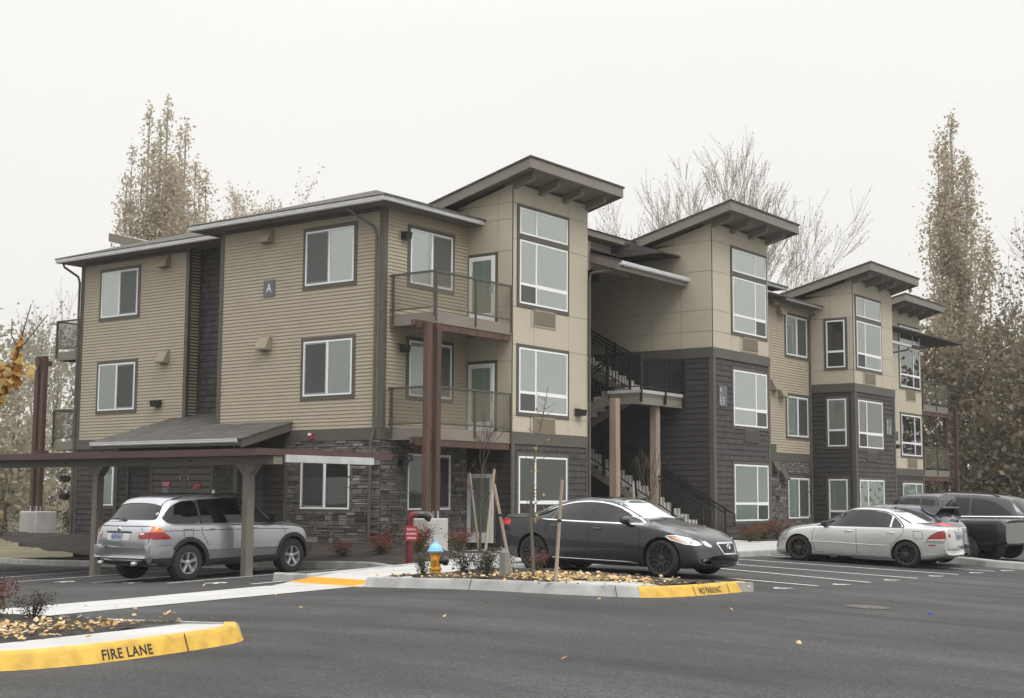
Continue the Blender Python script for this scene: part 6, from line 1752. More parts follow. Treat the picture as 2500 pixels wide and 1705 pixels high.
c.end_patch("windscreen", [(-.7, 1.25), (.7, 1.25), (.6, 1.7), (-.6, 1.7)], 'carglass', 1)
mb = MB()
for y in (-.18, .0, .18): mb.box(-.93, y - .04, 1.765, -.88, y + .04, 1.785)
c.add("cab_lights", mb, 'redlamp', False)
c.gaps([[(-.38, 1.1), (-.38, .5)], [(.95, 1.08), (.95, .5)]]); c.mirror(.75, 1.12, 'plastic', 1.3); c.handle(-.15, 1.0, 'plastic')
mb = MB(); mb.tube([(1.3, .8, 1.1), (1.25, .82, 1.75)], .004, 4); c.add("aerial", mb, 'plastic')

# ---- black four-by-four with a bright arch trim, at the right edge
TH = dict(x=(-2.6, 2.5), W=2.0, R=0.40, arch=0.47, wheels=(-1.5, 1.5), nose=.2, tail=.12,
    top=[(-2.6, .95), (-2.56, 1.22), (-2.50, 1.30), (-2.30, 1.52), (-2.1, 1.70), (-1.9, 1.77), (-1.4, 1.83), (-.3, 1.88), (.3, 1.86), (.6, 1.78), (1.1, 1.32), (1.25, 1.24), (1.9, 1.18), (2.3, 1.08), (2.5, .8)],
    belt=[(-2.6, .85), (-2.5, 1.18), (-2.2, 1.22), (0, 1.20), (1.1, 1.17), (1.9, 1.10), (2.5, .7)],
    w=[(-2.6, .90), (-2.4, .96), (-1.5, .995), (0, 1.0), (1.8, .985), (2.5, .85)],
    wt=[(-2.6, .80), (-2.0, .72), (0, .71), (.6, .70), (1.2, .8), (2.5, .72)],
    bot=[(-2.6, .55), (-2.4, .45), (-1, .38), (1.5, .36), (2.5, .45)])
tx, ty = 40.08, 14.03
c = Car("suv", "black four-by-four with a bright chrome wheel arch trim at the right edge of the lot", "car", (tx, ty, 0), R(90), TH, M['blackpaint'])
c.root.location.z = zg(tx - 1, ty) - .05
c.wheel_set((6, .034, .042, .25, ((0, 0),)), 'alloy', .225, .27)
c.window([(-1.0, 1.25), (-2.15, 1.26), (-1.95, 1.42), (-1.65, 1.60), (-1.35, 1.68), (-1.0, 1.71)], name="quarter_window")
c.window([(-.94, 1.25), (.0, 1.235), (.0, 1.745), (-.94, 1.715)])
c.window([(.06, 1.235), (1.0, 1.22), (.6, 1.65), (.06, 1.745)])
c.end_patch("rear_window", [(-.72, 1.34), (.72, 1.34), (.6, 1.69), (-.6, 1.69)], 'carglass', -1, r_=1)
c.end_patch("windscreen", [(-.74, 1.30), (.74, 1.30), (.62, 1.78), (-.62, 1.78)], 'carglass', 1)
for sy in (1, -1):
    mb = MB(); c.strip(mb, [(-1.5 + .50 * math.cos(R(a)), sy, .40 + .50 * math.sin(R(a))) for a in range(0, 181, 9)], .055, (0, sy, 0), eps=.022, step=.2); c.add("arch_trim", mb, 'chrome', 'auto')
    mb = MB(); c.strip(mb, [(-2.45, sy, 1.215), (1.0, sy, 1.19)], .022, (0, sy, 0), eps=.008); c.add("belt_moulding", mb, 'chrome')
    mb = MB(); c.patch(mb, [(-2.5, sy * .86, .82), (-2.5, sy * .84, 1.14), (-2.25, sy * .97, 1.15), (-2.25, sy * .98, .82)], n=(-.6, sy * .8, 0), eps=.008); c.add("tail_lamp", mb, 'redlamp')
    mb = MB(); pts_ = []
    for i in range(9):
        x = -1.75 + i * 2.2 / 8; z = c.hit((x, sy * .64, 1.6), (0, 0, 1)).z; pts_.append((x, sy * .64, z + .055 * min(1, math.sin(math.pi * i / 8) * 3)))
    mb.tube(pts_, .018, 6); c.add("roof_rail", mb, 'plastic')
    mb = MB(); c.strip(mb, [(-2.3, sy, .72), (-1.98, sy, .72)], .04, (0, sy, 0), eps=.008); c.add("side_moulding", mb, 'greypaint')
c.gaps([[(-.97, 1.2), (-.97, .8), (-.9, .5)], [(.03, 1.2), (.03, .42)]])
# ------------------------------------------------------------------ carport
CX0, CX1, CYE = 19.55, 23.7, 20.95
c = thing("carport", "olive steel carport with a red-brown roof edge over the parked silver wagon", "carport", (20.2, 21.9, G(20.2, 21.9)))
t = MB(); t.box(CX0, CYE, 2.43, CX0 + .04, 46, 2.575); t.box(CX1 - .04, CYE, 2.47, CX1, 46, 2.60); t.box(CX0 + .04, CYE, 2.45, CX1 - .04, CYE + .04, 2.585)
t.build("roof_edge", M['maroon'], c)
t = MB()
x = CX0 + .05
while x < CX1 - .1:
    t.box(x, CYE + .05, 2.47, x + .18, 46, 2.49); t.box(x + .18, CYE + .05, 2.49, x + .205, 46, 2.53); t.box(x + .205, CYE + .05, 2.53, x + .30, 46, 2.545); x += .33
t.box(CX0 + .04, CYE + .04, 2.545, CX1 - .04, 46, 2.56)
t.build("roof_deck", M['olivesteel'], c)
t = MB(); t.box(20.08, 20.98, 2.27, 20.34, 46, 2.43); cb = t.build("beam", M['olivesteel'], c)
t = MB()
for y in (27.9, 26.0, 23.5):
    for k in (0, .06): t.lathe([(.001, 20.07), (.014, 20.07), (.016, 20.08)], (0, y + k, 2.36), 'x', 8)
t.build("bolts", M['under'], cb)
t = MB(); t.box(20.36, 20.90, 2.31, 23.05, 20.948, 2.47); t.box(20.36, 20.90, 2.31, 23.05, 20.99, 2.315); t.build("edge_channel", M['galv'], c)
for y in (26.85, 21.83, 32.0, 37.2):
    t = MB(); z0 = G(20.2, y) - .05
    t.bbox(20.10, y - .09, z0, 20.30, y + .09, 2.28, .012)
    t.mesh([(20.1, y - .09, 2.05), (20.3, y - .09, 2.05), (20.3, y - .30, 2.27), (20.1, y - .30, 2.27), (20.1, y - .09, 2.27), (20.3, y - .09, 2.27)], [(0, 1, 2, 3), (0, 3, 4), (1, 5, 2), (3, 2, 5, 4)])
    t.mesh([(20.1, y + .09, 2.05), (20.3, y + .09, 2.05), (20.3, y + .30, 2.27), (20.1, y + .30, 2.27), (20.1, y + .09, 2.27), (20.3, y + .09, 2.27)], [(3, 2, 1, 0), (4, 3, 0), (2, 5, 1), (4, 5, 2, 3)])
    t.build("post", M['olivesteel'], c)

# ------------------------------------------------------------------ fire hydrant
hx, hy = 18.85, 15.62; hz = G(hx, hy) + .12
M['hydyellow'] = nmat("yellow_hydrant_paint", (0.62, 0.30, 0.025), 0.45, var=.12)
M['hydblue'] = nmat("pale_blue_hydrant_paint", (0.22, 0.50, 0.72), 0.45, var=.06)
h = thing("fire_hydrant", "yellow fire hydrant with a pale blue bonnet behind the low shrubs", "fire hydrant", (hx, hy, hz))
t = MB(); t.lathe([(.15, hz), (.15, hz + .03), (.115, hz + .04), (.11, hz + .10), (.13, hz + .12), (.13, hz + .15), (.105, hz + .17), (.105, hz + .42), (.12, hz + .45), (.12, hz + .47)], (hx, hy, 0), 'z', 28); t.build("barrel", M['hydyellow'], h, 'auto')
t = MB(); t.lathe([(.165, hz + .47), (.17, hz + .485), (.17, hz + .505), (.15, hz + .515), (.14, hz + .55), (.11, hz + .60), (.06, hz + .635), (.035, hz + .65), (.03, hz + .68), (.022, hz + .69), (.018, hz + .75), (.001, hz + .755)], (hx, hy, 0), 'z', 28); t.build("bonnet", M['hydblue'], h, 'auto')
for a, r_, m_ in ((R(215), .05, 'hydyellow'), (R(35), .05, 'hydyellow')):
    t = MB(); d = Vector((math.cos(a), math.sin(a), 0)); o = Vector((hx, hy, hz + .33)); t.tube([o + d * .09, o + d * .15, o + d * .152, o + d * .175, o + d * .176, o + d * .20], [r_, r_, r_ * 1.3, r_ * 1.3, .025, .025], 14); t.build("side_outlet", M[m_], h, 'auto')
t = MB(); d = Vector((math.cos(R(-60)), math.sin(R(-60)), 0)); o = Vector((hx, hy, hz + .30)); t.tube([o + d * .09, o + d * .16, o + d * .162, o + d * .26, o + d * .262, o + d * .28], [.07, .07, .095, .095, .04, .04], 18); sp_ = t.build("hose_coupling", M['blackrim'], h, 'auto')

h.scale = (.84, .84, .86)

# ------------------------------------------------------------------ sprinkler connection pipe
px, py = 22.95, 19.75; pz = G(px, py) + .1
M['pipered'] = nmat("dark_red_pipe_paint", (0.13, 0.012, 0.016), 0.4, var=.1)
p = thing("standpipe", "dark red bent pipe with a black hose coupling and a small red sign", "standpipe", (px, py, pz))
d = Vector((.55, -.83, 0)).normalized()
base = Vector((px, py, pz)); top = pz + 1.06
t = MB(); pts = [base, base + Vector((0, 0, .94))] + [base + Vector((0, 0, .94)) + d * (.12 - .12 * math.cos(a)) + Vector((0, 0, .12 * math.sin(a))) for a in (R(22), R(45), R(68), R(90))] + [base + d * .2 + Vector((0, 0, 1.06))]
t.tube(pts, .075, 16); t.tube([base + Vector((0, 0, .90)), base + Vector((0, 0, .95))], .085, 16); t.build("pipe", M['pipered'], p, 'auto')
t = MB(); e = base + d * .2 + Vector((0, 0, 1.06)); dn = (d + Vector((0, 0, -.35))).normalized(); t.tube([e - d * .03, e + d * .10, e + d * .101, e + d * .15 + Vector((0, 0, -.01)), e + d * .2 + Vector((0, 0, -.03)), e + d * .27 + Vector((0, 0, -.06))], [.08, .08, .075, .09, .105, .105], 16); t.build("coupling", M['blackrim'], p, 'auto')
r_ = Vector((.83, .55, 0)) * 1.0; fw = Vector((-.80, -.60, 0)); rt = Vector((.60, -.80, 0))
o = base + fw * .085 + Vector((0, 0, .50)) + rt * .05
t = MB(); V = [o + rt * a + Vector((0, 0, b)) + fw * cc for cc in (0, .008) for a, b in ((-.13, 0), (.13, 0), (.13, .32), (-.13, .32))]
t.mesh(V, [(3, 2, 1, 0), (4, 5, 6, 7), (0, 1, 5, 4), (1, 2, 6, 5), (2, 3, 7, 6), (3, 0, 4, 7)]); sg = t.build("pipe_sign", M['signred'], p)
t = MB()
for tx, zz_, sz in (("BUILDING A", .225, .058), ("AUTOMATIC", .13, .062), ("SPRINKLER", .04, .062)):
    tv, tf, tw = text_geo(tx, sz, .62, 'CENTER'); t.mesh([o + rt * a + Vector((0, 0, zz_ + b)) + fw * .011 for a, b in tv], tf)
t.build("lettering", M['signwhite'], sg)

# ------------------------------------------------------------------ stakes, chain tie, timber marker
M['stakewood'] = nmat("weathered_stake", (0.33, 0.265, 0.205), 0.85, var=.25, vscale=6, streak=10, bump=.2, bscale=30)
M['greywood'] = nmat("grey_weathered_timber", (0.21, 0.21, 0.19), 0.9, var=.3, vscale=7, streak=8, bump=.3, bscale=30)
def stake(label, a, b, r_=.028, grp="tree stakes"):
    o = thing("tree_stake", label, "stake", a, 0, grp)
    t = MB(); t.tube([Vector(a) - Vector((0, 0, .1)), b], [r_, r_ * .92], 10); t.build("stake_pole", M['stakewood'], o, 'auto'); return o
def gz(x, y, dz=.15): return G(x, y) + dz
SA = (18.55, 13.72, gz(18.55, 13.72)); SAt = (18.36, 13.98, SA[2] + 1.50)
SB = (17.60, 12.22, gz(17.6, 12.22)); SBt = (17.67, 12.14, SB[2] + 1.55)
GK = (18.10, 12.98, gz(18.1, 12.98))
stake("pale timber stake leaning left beside the ginkgo sapling in the front island", SA, SAt)
stake("upright pale timber stake right of the ginkgo sapling in the front island", SB, SBt)
stake("left stake of the leafless sapling in front of the ground floor door", (28.75, 22.35, gz(28.75, 22.35)), (28.5, 22.5, gz(28.5, 22.4) + 2.0), .035)
stake("right stake of the leafless sapling in front of the ground floor door", (27.75, 21.4, gz(27.75, 21.4)), (28.05, 21.35, gz(28, 21.4) + 2.05), .035)
stake("stake of the low sapling behind the dark saloon by the stairs", (32.65, 20.0, gz(32.65, 20)), (32.6, 20.05, 2.05), .035)
ch = thing("tree_tie", "black plastic chain tying the ginkgo sapling between its two stakes", "tie", tuple(Vector(SA) + Vector((0, 0, .95))))
t = MB()
A_ = Vector(SA).lerp(Vector(SAt), .66); B_ = Vector(SB).lerp(Vector(SBt), .60); C_ = Vector((GK[0] + .0, GK[1], GK[2] + .98))
for a, b in ((A_, C_), (C_, B_)):
    n_ = int((b - a).length / .032)
    for i in range(n_):
        q = a.lerp(b, (i + .5) / n_); q.z -= .03 * math.sin(math.pi * (i + .5) / n_); dr = (b - a).normalized(); up = Vector((0, 0, 1)) if i % 2 else dr.cross(Vector((0, 0, 1)))
        t.tube([q - dr * .02 + up * .009, q + dr * .02 + up * .009, q + dr * .02 - up * .009, q - dr * .02 - up * .009, q - dr * .02 + up * .009], .0045, 5)
t.lathe([(.034, -.02), (.036, 0), (.034, .02)], tuple(A_), 'z', 10); t.lathe([(.034, -.02), (.036, 0), (.034, .02)], tuple(B_), 'z', 10)
t.build("chain_links", M['black'], ch)
bx, by = 18.02, 13.50; bz = gz(bx, by)
bo = thing("timber_marker", "short weathered grey timber post with a pointed top in the island", "post", (bx, by, bz))
t = MB(); s_ = .055
V = [(bx + a, by + b, bz + q) for q in (-.05, .40) for a, b in ((-s_, -s_), (s_, -s_), (s_, s_), (-s_, s_))] + [(bx, by - s_ * .3, bz + .47), (bx, by + s_ * .3, bz + .47)]
t.mesh(V, [(0, 1, 5, 4), (1, 2, 6, 5), (2, 3, 7, 6), (3, 0, 4, 7), (4, 5, 8), (5, 6, 9, 8), (6, 7, 9), (7, 4, 8, 9)]); t.build("post_body", M['greywood'], bo)

# ------------------------------------------------------------------ small things on the ground
mx, my = 19.67, 8.1
t = MB(); n_ = 32
prof = [(.33, .004), (.33, .008), (.30, .008), (.295, .004), (.29, .004), (.285, .009), (.001, .009)]
V, F = [], []
for r_, hh in prof:
    for k_ in range(n_):
        a = 2 * math.pi * k_ / n_; X, Y = mx + r_ * math.cos(a), my + r_ * math.sin(a); V.append((X, Y, G(X, Y) + hh))
for i in range(len(prof) - 1):
    for k_ in range(n_): F.append((i * n_ + k_, i * n_ + (k_ + 1) % n_, (i + 1) * n_ + (k_ + 1) % n_, (i + 1) * n_ + k_))
t.mesh(V, F)
M['iron'] = nmat("worn_iron", (0.085, 0.075, 0.068), 0.7, var=.3, vscale=12, bump=.3)
tag(t.build("manhole_cover", M['iron'], None), "round iron manhole cover set in the asphalt at the right", "manhole cover")
t = MB(); X, Y = 19.43, 7.08; t.lathe([(.001, G(X, Y) + .03), (.035, G(X, Y) + .03), (.04, G(X, Y) + .004)], (X, Y, 0), 'z', 14); t.lathe([(.04, G(X, Y) + .012), (.055, G(X, Y) + .005)], (X, Y, 0), 'z', 14)
M['bluecap'] = nmat("blue_plastic", (0.03, 0.08, 0.35), .4)
tag(t.build("bottle_cap", M['bluecap'], None, 'auto'), "small blue plastic cap lying on the asphalt at the right", "litter")

# left-hand garden: tub, pinwheel, hanging baskets, rail fence
M['tubwood'] = nmat("dark_tub_wood", (0.05, 0.05, 0.055), .8, var=.2)
X, Y = 27.2, 42.6; Z = .02
t = thing("planter_tub", "dark half barrel planter with pale hoops beside the left post plinth", "planter", (X, Y, Z))
q = MB(); q.lathe([(.30, Z - .1), (.42, Z + .52), (.39, Z + .52), (.38, Z + .46), (.001, Z + .46)], (X, Y, 0), 'z', 20); q.build("tub", M['tubwood'], t, 'auto')
for z_, r_ in ((.10, .345), (.36, .40)):
    q = MB(); q.lathe([(r_, Z + z_), (r_ + .01, Z + z_ + .03), (r_ + .008, Z + z_ + .07)], (X, Y, 0), 'z', 20); q.build("hoop", M['galv'], t)
X, Y, Z = 26.9, 42.2, 0.02
t = thing("garden_pinwheel", "blue and white four-petal pinwheel on a stick in front of the tub", "pinwheel", (X, Y, Z))
q = MB(); q.tube([(X, Y, Z), (X, Y, Z + .86)], .01, 6); q.build("stick", M['black'], t)
M['petal'] = nmat("pale_blue_petal", (0.45, 0.68, 0.74), .4); M['petalw'] = nmat("white_petal", (.8, .82, .82), .4)
for k_ in range(4):
    a = math.pi / 2 * k_ + .15; q = MB(); rt = Vector((.60, -.80, 0)); ct = Vector((X, Y, Z + .88)); n3 = Vector((-.8, -.6, 0))
    ring = []
    for i in range(12):
        b = 2 * math.pi * i / 12; u, v = .155 + .12 * math.cos(b), .06 * math.sin(b) * (1 + .3 * math.cos(b))
        ring.append(ct + rt * (u * math.cos(a) - v * math.sin(a)) + Vector((0, 0, 1)) * (u * math.sin(a) + v * math.cos(a)) + n3 * (.02 + .03 * math.sin(b)))
    q.face(ring); q.build("petal", M['petal'] if k_ % 2 else M['petalw'], t)
t = thing("rail_fence", "low dark rail fence crossing the rough field at the far left", "fence", (33, 52, 0))
q = MB()
for k_ in range(7):
    X, Y = 27.5 + k_ * 2.6, 56 - k_ * 2.1 + 6; q.box(X - .06, Y - .06, G(X, Y) - .1, X + .06, Y + .06, G(X, Y) + 1.0)
q.build("fence_post", M['greywood'], t)
q = MB()
for z_ in (.5, .9): q.beam((27.5, 62, G(27.5, 46) + z_), (43.1, 49.4, G(43, 46) + z_), .05, .12)
q.build("fence_rail", M['greywood'], t)
# ------------------------------------------------------------------ plants
def leafcard(mb, p, n, l, w, roll, tone, fan=False):
    n = n.normalized(); u = n.orthogonal().normalized(); v = n.cross(u)
    a = u * math.cos(roll) + v * math.sin(roll); b = n.cross(a)
    mb.tone = tone
    if fan:                                       # ginkgo: a notched fan on a stalk
        c = n * l * .15
        mb.face([p, p + a * l * .62 + b * w * .5, p + a * l * .95 + b * w * .32 + c, p + a * l + b * w * .06 + c]); mb.face([p, p + a * l * .82, p + a * l + b * w * .06 + c])
        mb.face([p, p + a * l * .96 - b * w * .06 + c, p + a * l * .92 - b * w * .34 + c, p + a * l * .6 - b * w * .5]); mb.face([p, p + a * l * .82, p + a * l * .96 - b * w * .06 + c][::-1])
    else:
        mb.face([p, p + a * l * .5 + b * w * .5 + n * l * .06, p + a * l, p + a * l * .5 - b * w * .5 - n * l * .04])
def rv(r=None):
    r = r or rnd
    while True:
        v = Vector((r.uniform(-1, 1), r.uniform(-1, 1), r.uniform(-1, 1)))
        if .05 < v.length < 1: return v.normalized()

M['nandina'] = nmat("nandina_leaf", (.1, .05, .03), .5, trans=.3, tone=((.035, .055, .018), (.075, .085, .022), (.13, .068, .03), (.17, .05, .038), (.14, .028, .03)))
M['darkleaf'] = nmat("dark_shrub_leaf", (.1, .05, .03), .5, trans=.25, tone=((.022, .03, .014), (.04, .045, .02), (.07, .05, .028), (.10, .045, .04)))
M['brownleaf'] = nmat("brown_shrub_leaf", (.05, .03, .02), .7, trans=.2, tone=((.03, .018, .014), (.06, .035, .025), (.11, .05, .04)))
M['twig'] = nmat("twig_bark", (.075, .06, .048), .9, var=.2)
M['bark'] = nmat("grey_bark", (.13, .115, .095), .9, var=.3, vscale=6, streak=4, bump=.4, bscale=20)
M['barkfar'] = nmat("hazed_far_bark", (.30, .275, .235), .9, var=.15, vscale=.8)  # bark lightened: fog over the far trees is put into its colour
M['ginkgo'] = nmat("ginkgo_leaf", (.6, .4, .1), .55, trans=.35, tone=((.34, .16, .035), (.46, .24, .05), (.56, .36, .10), (.62, .48, .22)))
M['fallen'] = nmat("fallen_ginkgo_leaf", (.6, .4, .1), .7, trans=.1, tone=((.30, .17, .06), (.50, .33, .13), (.62, .46, .24), (.66, .55, .38)))
M['poplarleaf'] = nmat("hazed_dry_poplar_leaf", (.3, .25, .15), .8, trans=.45, tone=((.36, .31, .23), (.46, .40, .30), (.54, .47, .36)))  # dry tan leaf paled further, with the fog's fading put into the colour
M['woodleaf'] = nmat("autumn_wood_leaf", (.1, .08, .05), .8, trans=.35, tone=((.08, .076, .055), (.13, .115, .075), (.20, .16, .10), (.28, .225, .13)))
M['paleleaf'] = nmat("pale_misty_leaf", (.2, .18, .13), .8, trans=.4, tone=((.22, .205, .155), (.31, .285, .21), (.40, .36, .27)))  # pale tones carry the mist over the left trees in the colour itself

def shrub_mesh(seed, r_, h, n, leaf, redtop, open_=0.0):
    r = random.Random(seed); f = MB(); st = MB()
    for i in range(11):
        a = r.uniform(0, 6.28); e = r.uniform(.2, .95); tip = Vector((r_ * e * math.cos(a), r_ * e * math.sin(a), h * r.uniform(.6, .98)))
        st.tube([(0.02 * math.cos(a), .02 * math.sin(a), -.04), tip * .5 + Vector((0, 0, h * .12)), tip], [.008, .006, .002], 5, False)
        for k in range(n // 11):
            t = 1 - r.random() ** 1.6 * .8
            p = tip * t + Vector((r.gauss(0, r_ * .20), r.gauss(0, r_ * .20), r.gauss(0, h * .11)))
            if p.z < .02: p.z = r.uniform(.02, .15)
            tone = min(1, max(0, (p.z / h) * redtop + r.gauss(0.08, .14)))
            leafcard(f, p, (rv(r) + Vector((0, 0, .7)) + p * .8), leaf * r.uniform(.7, 1.35), leaf * r.uniform(.28, .45), r.uniform(0, 6.28), tone)
    return f, st
SHRUBS = []
def shrub(x, y, z, proto, label, sc=1.0, rot=0.0, szz=1.0):
    o = copy_tree(SHRUBS[proto]) if SHRUBS[proto].get("used") else SHRUBS[proto]
    SHRUBS[proto]["used"] = 1
    o.location = (x, y, z); o.rotation_euler = (0, 0, rot); o.scale = (sc, sc, sc * szz)
    tag(o, label, "shrub", "low shrubs in the planting beds")
    return o
for nm, args, lm in (("nandina_shrub", (1, .36, .46, 1100, .055, .95), 'nandina'), ("nandina_shrub", (2, .30, .52, 900, .050, .55), 'darkleaf'), ("leafless_shrub", (3, .34, .5, 330, .06, .8), 'brownleaf'), ("nandina_shrub", (4, .42, .42, 1100, .06, .62), 'nandina')):
    o = thing(nm, "shrub", "shrub", (0, 0, 0), 0, None, True); f, st_ = shrub_mesh(*args)
    f.build("foliage", M[lm], o); st_.build("stems", M['twig'], o); SHRUBS.append(o)
def bz_(x, y): return bed_left(x, y) - .01
shrub(18.10, 15.25, gz(18.1, 15.25), 1, "dark bronze shrub hiding the foot of the yellow hydrant", .72, .3, 1.1)
shrub(18.95, 15.05, gz(18.95, 15.05), 1, "dark bronze shrub just right of the hydrant in the island", .86, 1.4)
shrub(19.72, 15.3, gz(19.7, 15.3), 1, "small dark green shrub in front of the leafless sapling", .72, 2.2)
shrub(18.42, 14.18, gz(18.4, 14.2), 1, "wide dark shrub in the island, nearest the front kerb", .88, 3.3)
shrub(19.55, 14.65, gz(19.5, 14.65), 1, "small shrub behind the short grey timber post", .70, 4.0)
shrub(19.75, 14.1, gz(19.7, 14.1), 0, "red-tipped shrub by the rear wheel of the dark saloon", .60, 5.0, 1.2)
shrub(24.5, 23.2, bz_(24.5, 23.2), 0, "round red-tipped shrub before the stone wall, left of the pair", .85, .2)
shrub(25.0, 22.35, bz_(25.0, 22.35), 0, "red and green shrub, right one of the pair before the stone wall", 1.0, 1.0)
shrub(25.45, 22.75, bz_(25.4, 22.7), 0, "small scarlet shrub tucked behind the pair before the stone wall", .80, 2.0)
shrub(26.5, 23.6, bz_(26.5, 23.6), 2, "brown thin shrub at the corner of the stone wall", 1.25, 3.0)
shrub(25.35, 21.55, bz_(25.3, 21.5), 0, "tall red shrub beside the dark red standpipe", 1.1, 4.1, 1.25)
shrub(26.1, 22.1, bz_(26.1, 22.1), 2, "brown shrub left of the concrete plinth", 1.1, 1.2)
shrub(26.45, 21.2, bz_(26.4, 21.2), 0, "round red-green shrub right of the concrete plinth", 1.05, 5.1)
shrub(24.15, 24.3, bz_(24.1, 24.3), 3, "green shrub at the nose of the silver wagon", .75, .7)
shrub(28.7, 20.9, gz(28.7, 20.9), 2, "brown sparse shrub beside the boot of the dark saloon", 1.2, .4, 1.2)
shrub(25.3, 32.9, bz_(25.3, 32.9), 3, "orange-green shrub left of the carport post", 1.35, .9)
shrub(25.6, 31.6, bz_(25.6, 31.6), 3, "dark green shrub right behind the carport post", 1.35, 2.5)
shrub(26.0, 31.0, bz_(26.0, 31.0), 0, "tall red shrub against the charcoal wall behind the carport post", 1.0, 2.5, 2.6)
shrub(38.3, 19.45, gz(38.3, 19.45), 3, "low green shrub below the grille by the stair rail", 1.05, .3)
shrub(40.8, 20.2, gz(40.8, 20.2), 3, "green shrub at the foot of the far stone wall, left one", 1.2, 1.3)
shrub(42.2, 20.4, gz(42.2, 20.4), 0, "rust-tipped shrub at the foot of the far stone wall, right one", 1.3, 2.3)
shrub(10.02, 15.25, gz(10, 15.2), 0, "crimson shrub in the left island at the picture edge", .85, 1.1, 1.15)
shrub(9.95, 14.35, gz(9.95, 14.35), 1, "dark maroon shrub in the left island beside the crimson one", .78, 2.6, .85)
shrub(26.6, 43.2, .02, 2, "brown fern-like plant beside the barrel tub", 1.6, 1.9, .9)
shrub(26.6, 40.3, bz_(26.6, 40.3), 2, "brown fern-like plant before the left post plinth", 1.3, .9, .9)
shrub(27.3, 42.6, .48, 3, "green plant growing in the barrel tub", 1.0, .9, .6)
shrub(29.6, 40.6, .2, 1, "dark leafy plant between the left plinth and the wall", 1.6, .9, 1.1)

# hanging baskets at the left corner
for z_, nm_ in ((2.05, "upper"), (1.45, "lower")):
    X, Y = 28.9, 40.2
    o = thing("hanging_basket", nm_ + " hanging basket with trailing brown stems under the left balcony", "hanging basket", (X, Y, z_))
    q = MB(); q.lathe([(.05, z_), (.17, z_ + .05), (.20, z_ + .18), (.18, z_ + .18), (.16, z_ + .15), (.001, z_ + .14)], (X, Y, 0), 'z', 16); q.build("basket", M['tubwood'], o, 'auto')
    q = MB()
    for i in range(300):
        a = rnd.uniform(0, 6.28); dd = rnd.random() ** .7 * .32; drop = rnd.random() ** 1.5 * .75 if rnd.random() < .5 else -rnd.random() * .25
        leafcard(q, Vector((X + dd * math.cos(a), Y + dd * math.sin(a), z_ + .18 - drop * (dd > .14))), rv(), .07, .03, rnd.uniform(0, 6), rnd.random())
    q.build("trailing_plant", M['brownleaf'], o)
    q = MB()
    for k_ in range(3): q.tube([(X + .19 * math.cos(k_ * 2.1), Y + .19 * math.sin(k_ * 2.1), z_ + .18), (X, Y, z_ + .5)], .005, 4)
    q.build("hanger", M['black'], o)

# ------------------------------------------------------------------ trees
def grow(mb, lf, p, d, l, r0, depth, r, spread=.5, leaf=None, bend=.25, up=.1, ratio=.72, kids=3, minr=.004, sides=6):
    """recursive limb: a bent tapering tube, then side shoots"""
    pts = [Vector(p)]; d = Vector(d).normalized(); n = 4 if depth > 1 else 3
    for i in range(n):
        d = (d + rv(r) * bend * .35 + Vector((0, 0, up))).normalized(); pts.append(pts[-1] + d * l / n)
    r1 = max(minr, r0 * .55)
    mb.tube(pts, [max(minr, r0 + (r1 - r0) * i / n) for i in range(n + 1)], sides if r0 > .03 else 4, False)
    if leaf and depth <= 1:
        for q in pts[1:]:
            for _ in range(leaf[0]):
                if r.random() < leaf[2]: leafcard(lf, q + rv(r) * leaf[1] * r.uniform(.2, 1.6), rv(r), leaf[1] * r.uniform(.7, 1.3), leaf[1] * .75, r.uniform(0, 6), r.random(), leaf[3] if len(leaf) > 3 else False)
    if depth == 0: return
    for k in range(kids):
        t = (k + 1) / kids if k else r.uniform(.55, .9)
        i = min(n, max(1, int(round(t * n)))); q = pts[i]
        ax = rv(r); nd = (d + (ax - d * ax.dot(d)).normalized() * spread * r.uniform(.7, 1.3)).normalized()
        grow(mb, lf, q, nd, l * ratio * r.uniform(.75, 1.2), r1 if k == kids - 1 else r1 * .72, depth - 1, r, spread, leaf, bend, up, ratio, kids, minr, sides)

def tree(name, label, loc, group=None):
    return thing(name, label, "tree", loc, 0, group)

# ginkgo sapling in the island
r = random.Random(5)
o = tree("ginkgo_sapling", "thin leafless ginkgo sapling tied between two stakes in the front island", GK, "saplings by the building")
t, lf = MB(), MB(); gx0 = Vector(GK)
trunk = [gx0 + Vector((0, 0, -.05)), gx0 + Vector((-.01, .02, .5)), gx0 + Vector((-.02, .05, 1.0)), gx0 + Vector((-.02, .03, 1.45)), gx0 + Vector((0.0, .0, 1.85)), gx0 + Vector((.05, -.05, 2.25)), gx0 + Vector((.11, -.13, 2.75)), gx0 + Vector((.14, -.17, 3.05))]
t.tube(trunk, [.030, .026, .023, .020, .017, .013, .008, .004], 8, False)
for k_ in range(34):
    i = r.choice((1, 2, 2, 3, 3, 4, 4, 5, 5, 6)); f_ = r.random(); q = trunk[i].lerp(trunk[i + 1], f_); a = r.uniform(0, 6.28); dd = Vector((math.cos(a), math.sin(a), r.uniform(.1, .9))).normalized(); ln = r.uniform(.12, .42) * (1.1 - .1 * i)
    m1 = q + dd * ln * .5; e_ = q + dd * ln + Vector((0, 0, ln * .1)); t.tube([q, m1, e_], [.006, .0045, .003], 4, False)
    if r.random() < .4: t.tube([m1, m1 + (dd + rv(r) * .8).normalized() * ln * .5], [.004, .0025], 4, False)
    if r.random() < .22: leafcard(lf, e_, rv(r), .05, .06, r.uniform(0, 6), r.random(), True)
for z_ in (1.42, 1.05, 1.2, .9, 1.75): 
    for _ in range(2): leafcard(lf, gx0 + Vector((r.uniform(-.02, .06), r.uniform(-.05, .02), z_ + r.uniform(-.03, .03))), rv(r), .055, .065, r.uniform(0, 6), r.random(), True)
t.build("trunk", M['bark'], o, True); lf.build("leaves", M['ginkgo'], o)

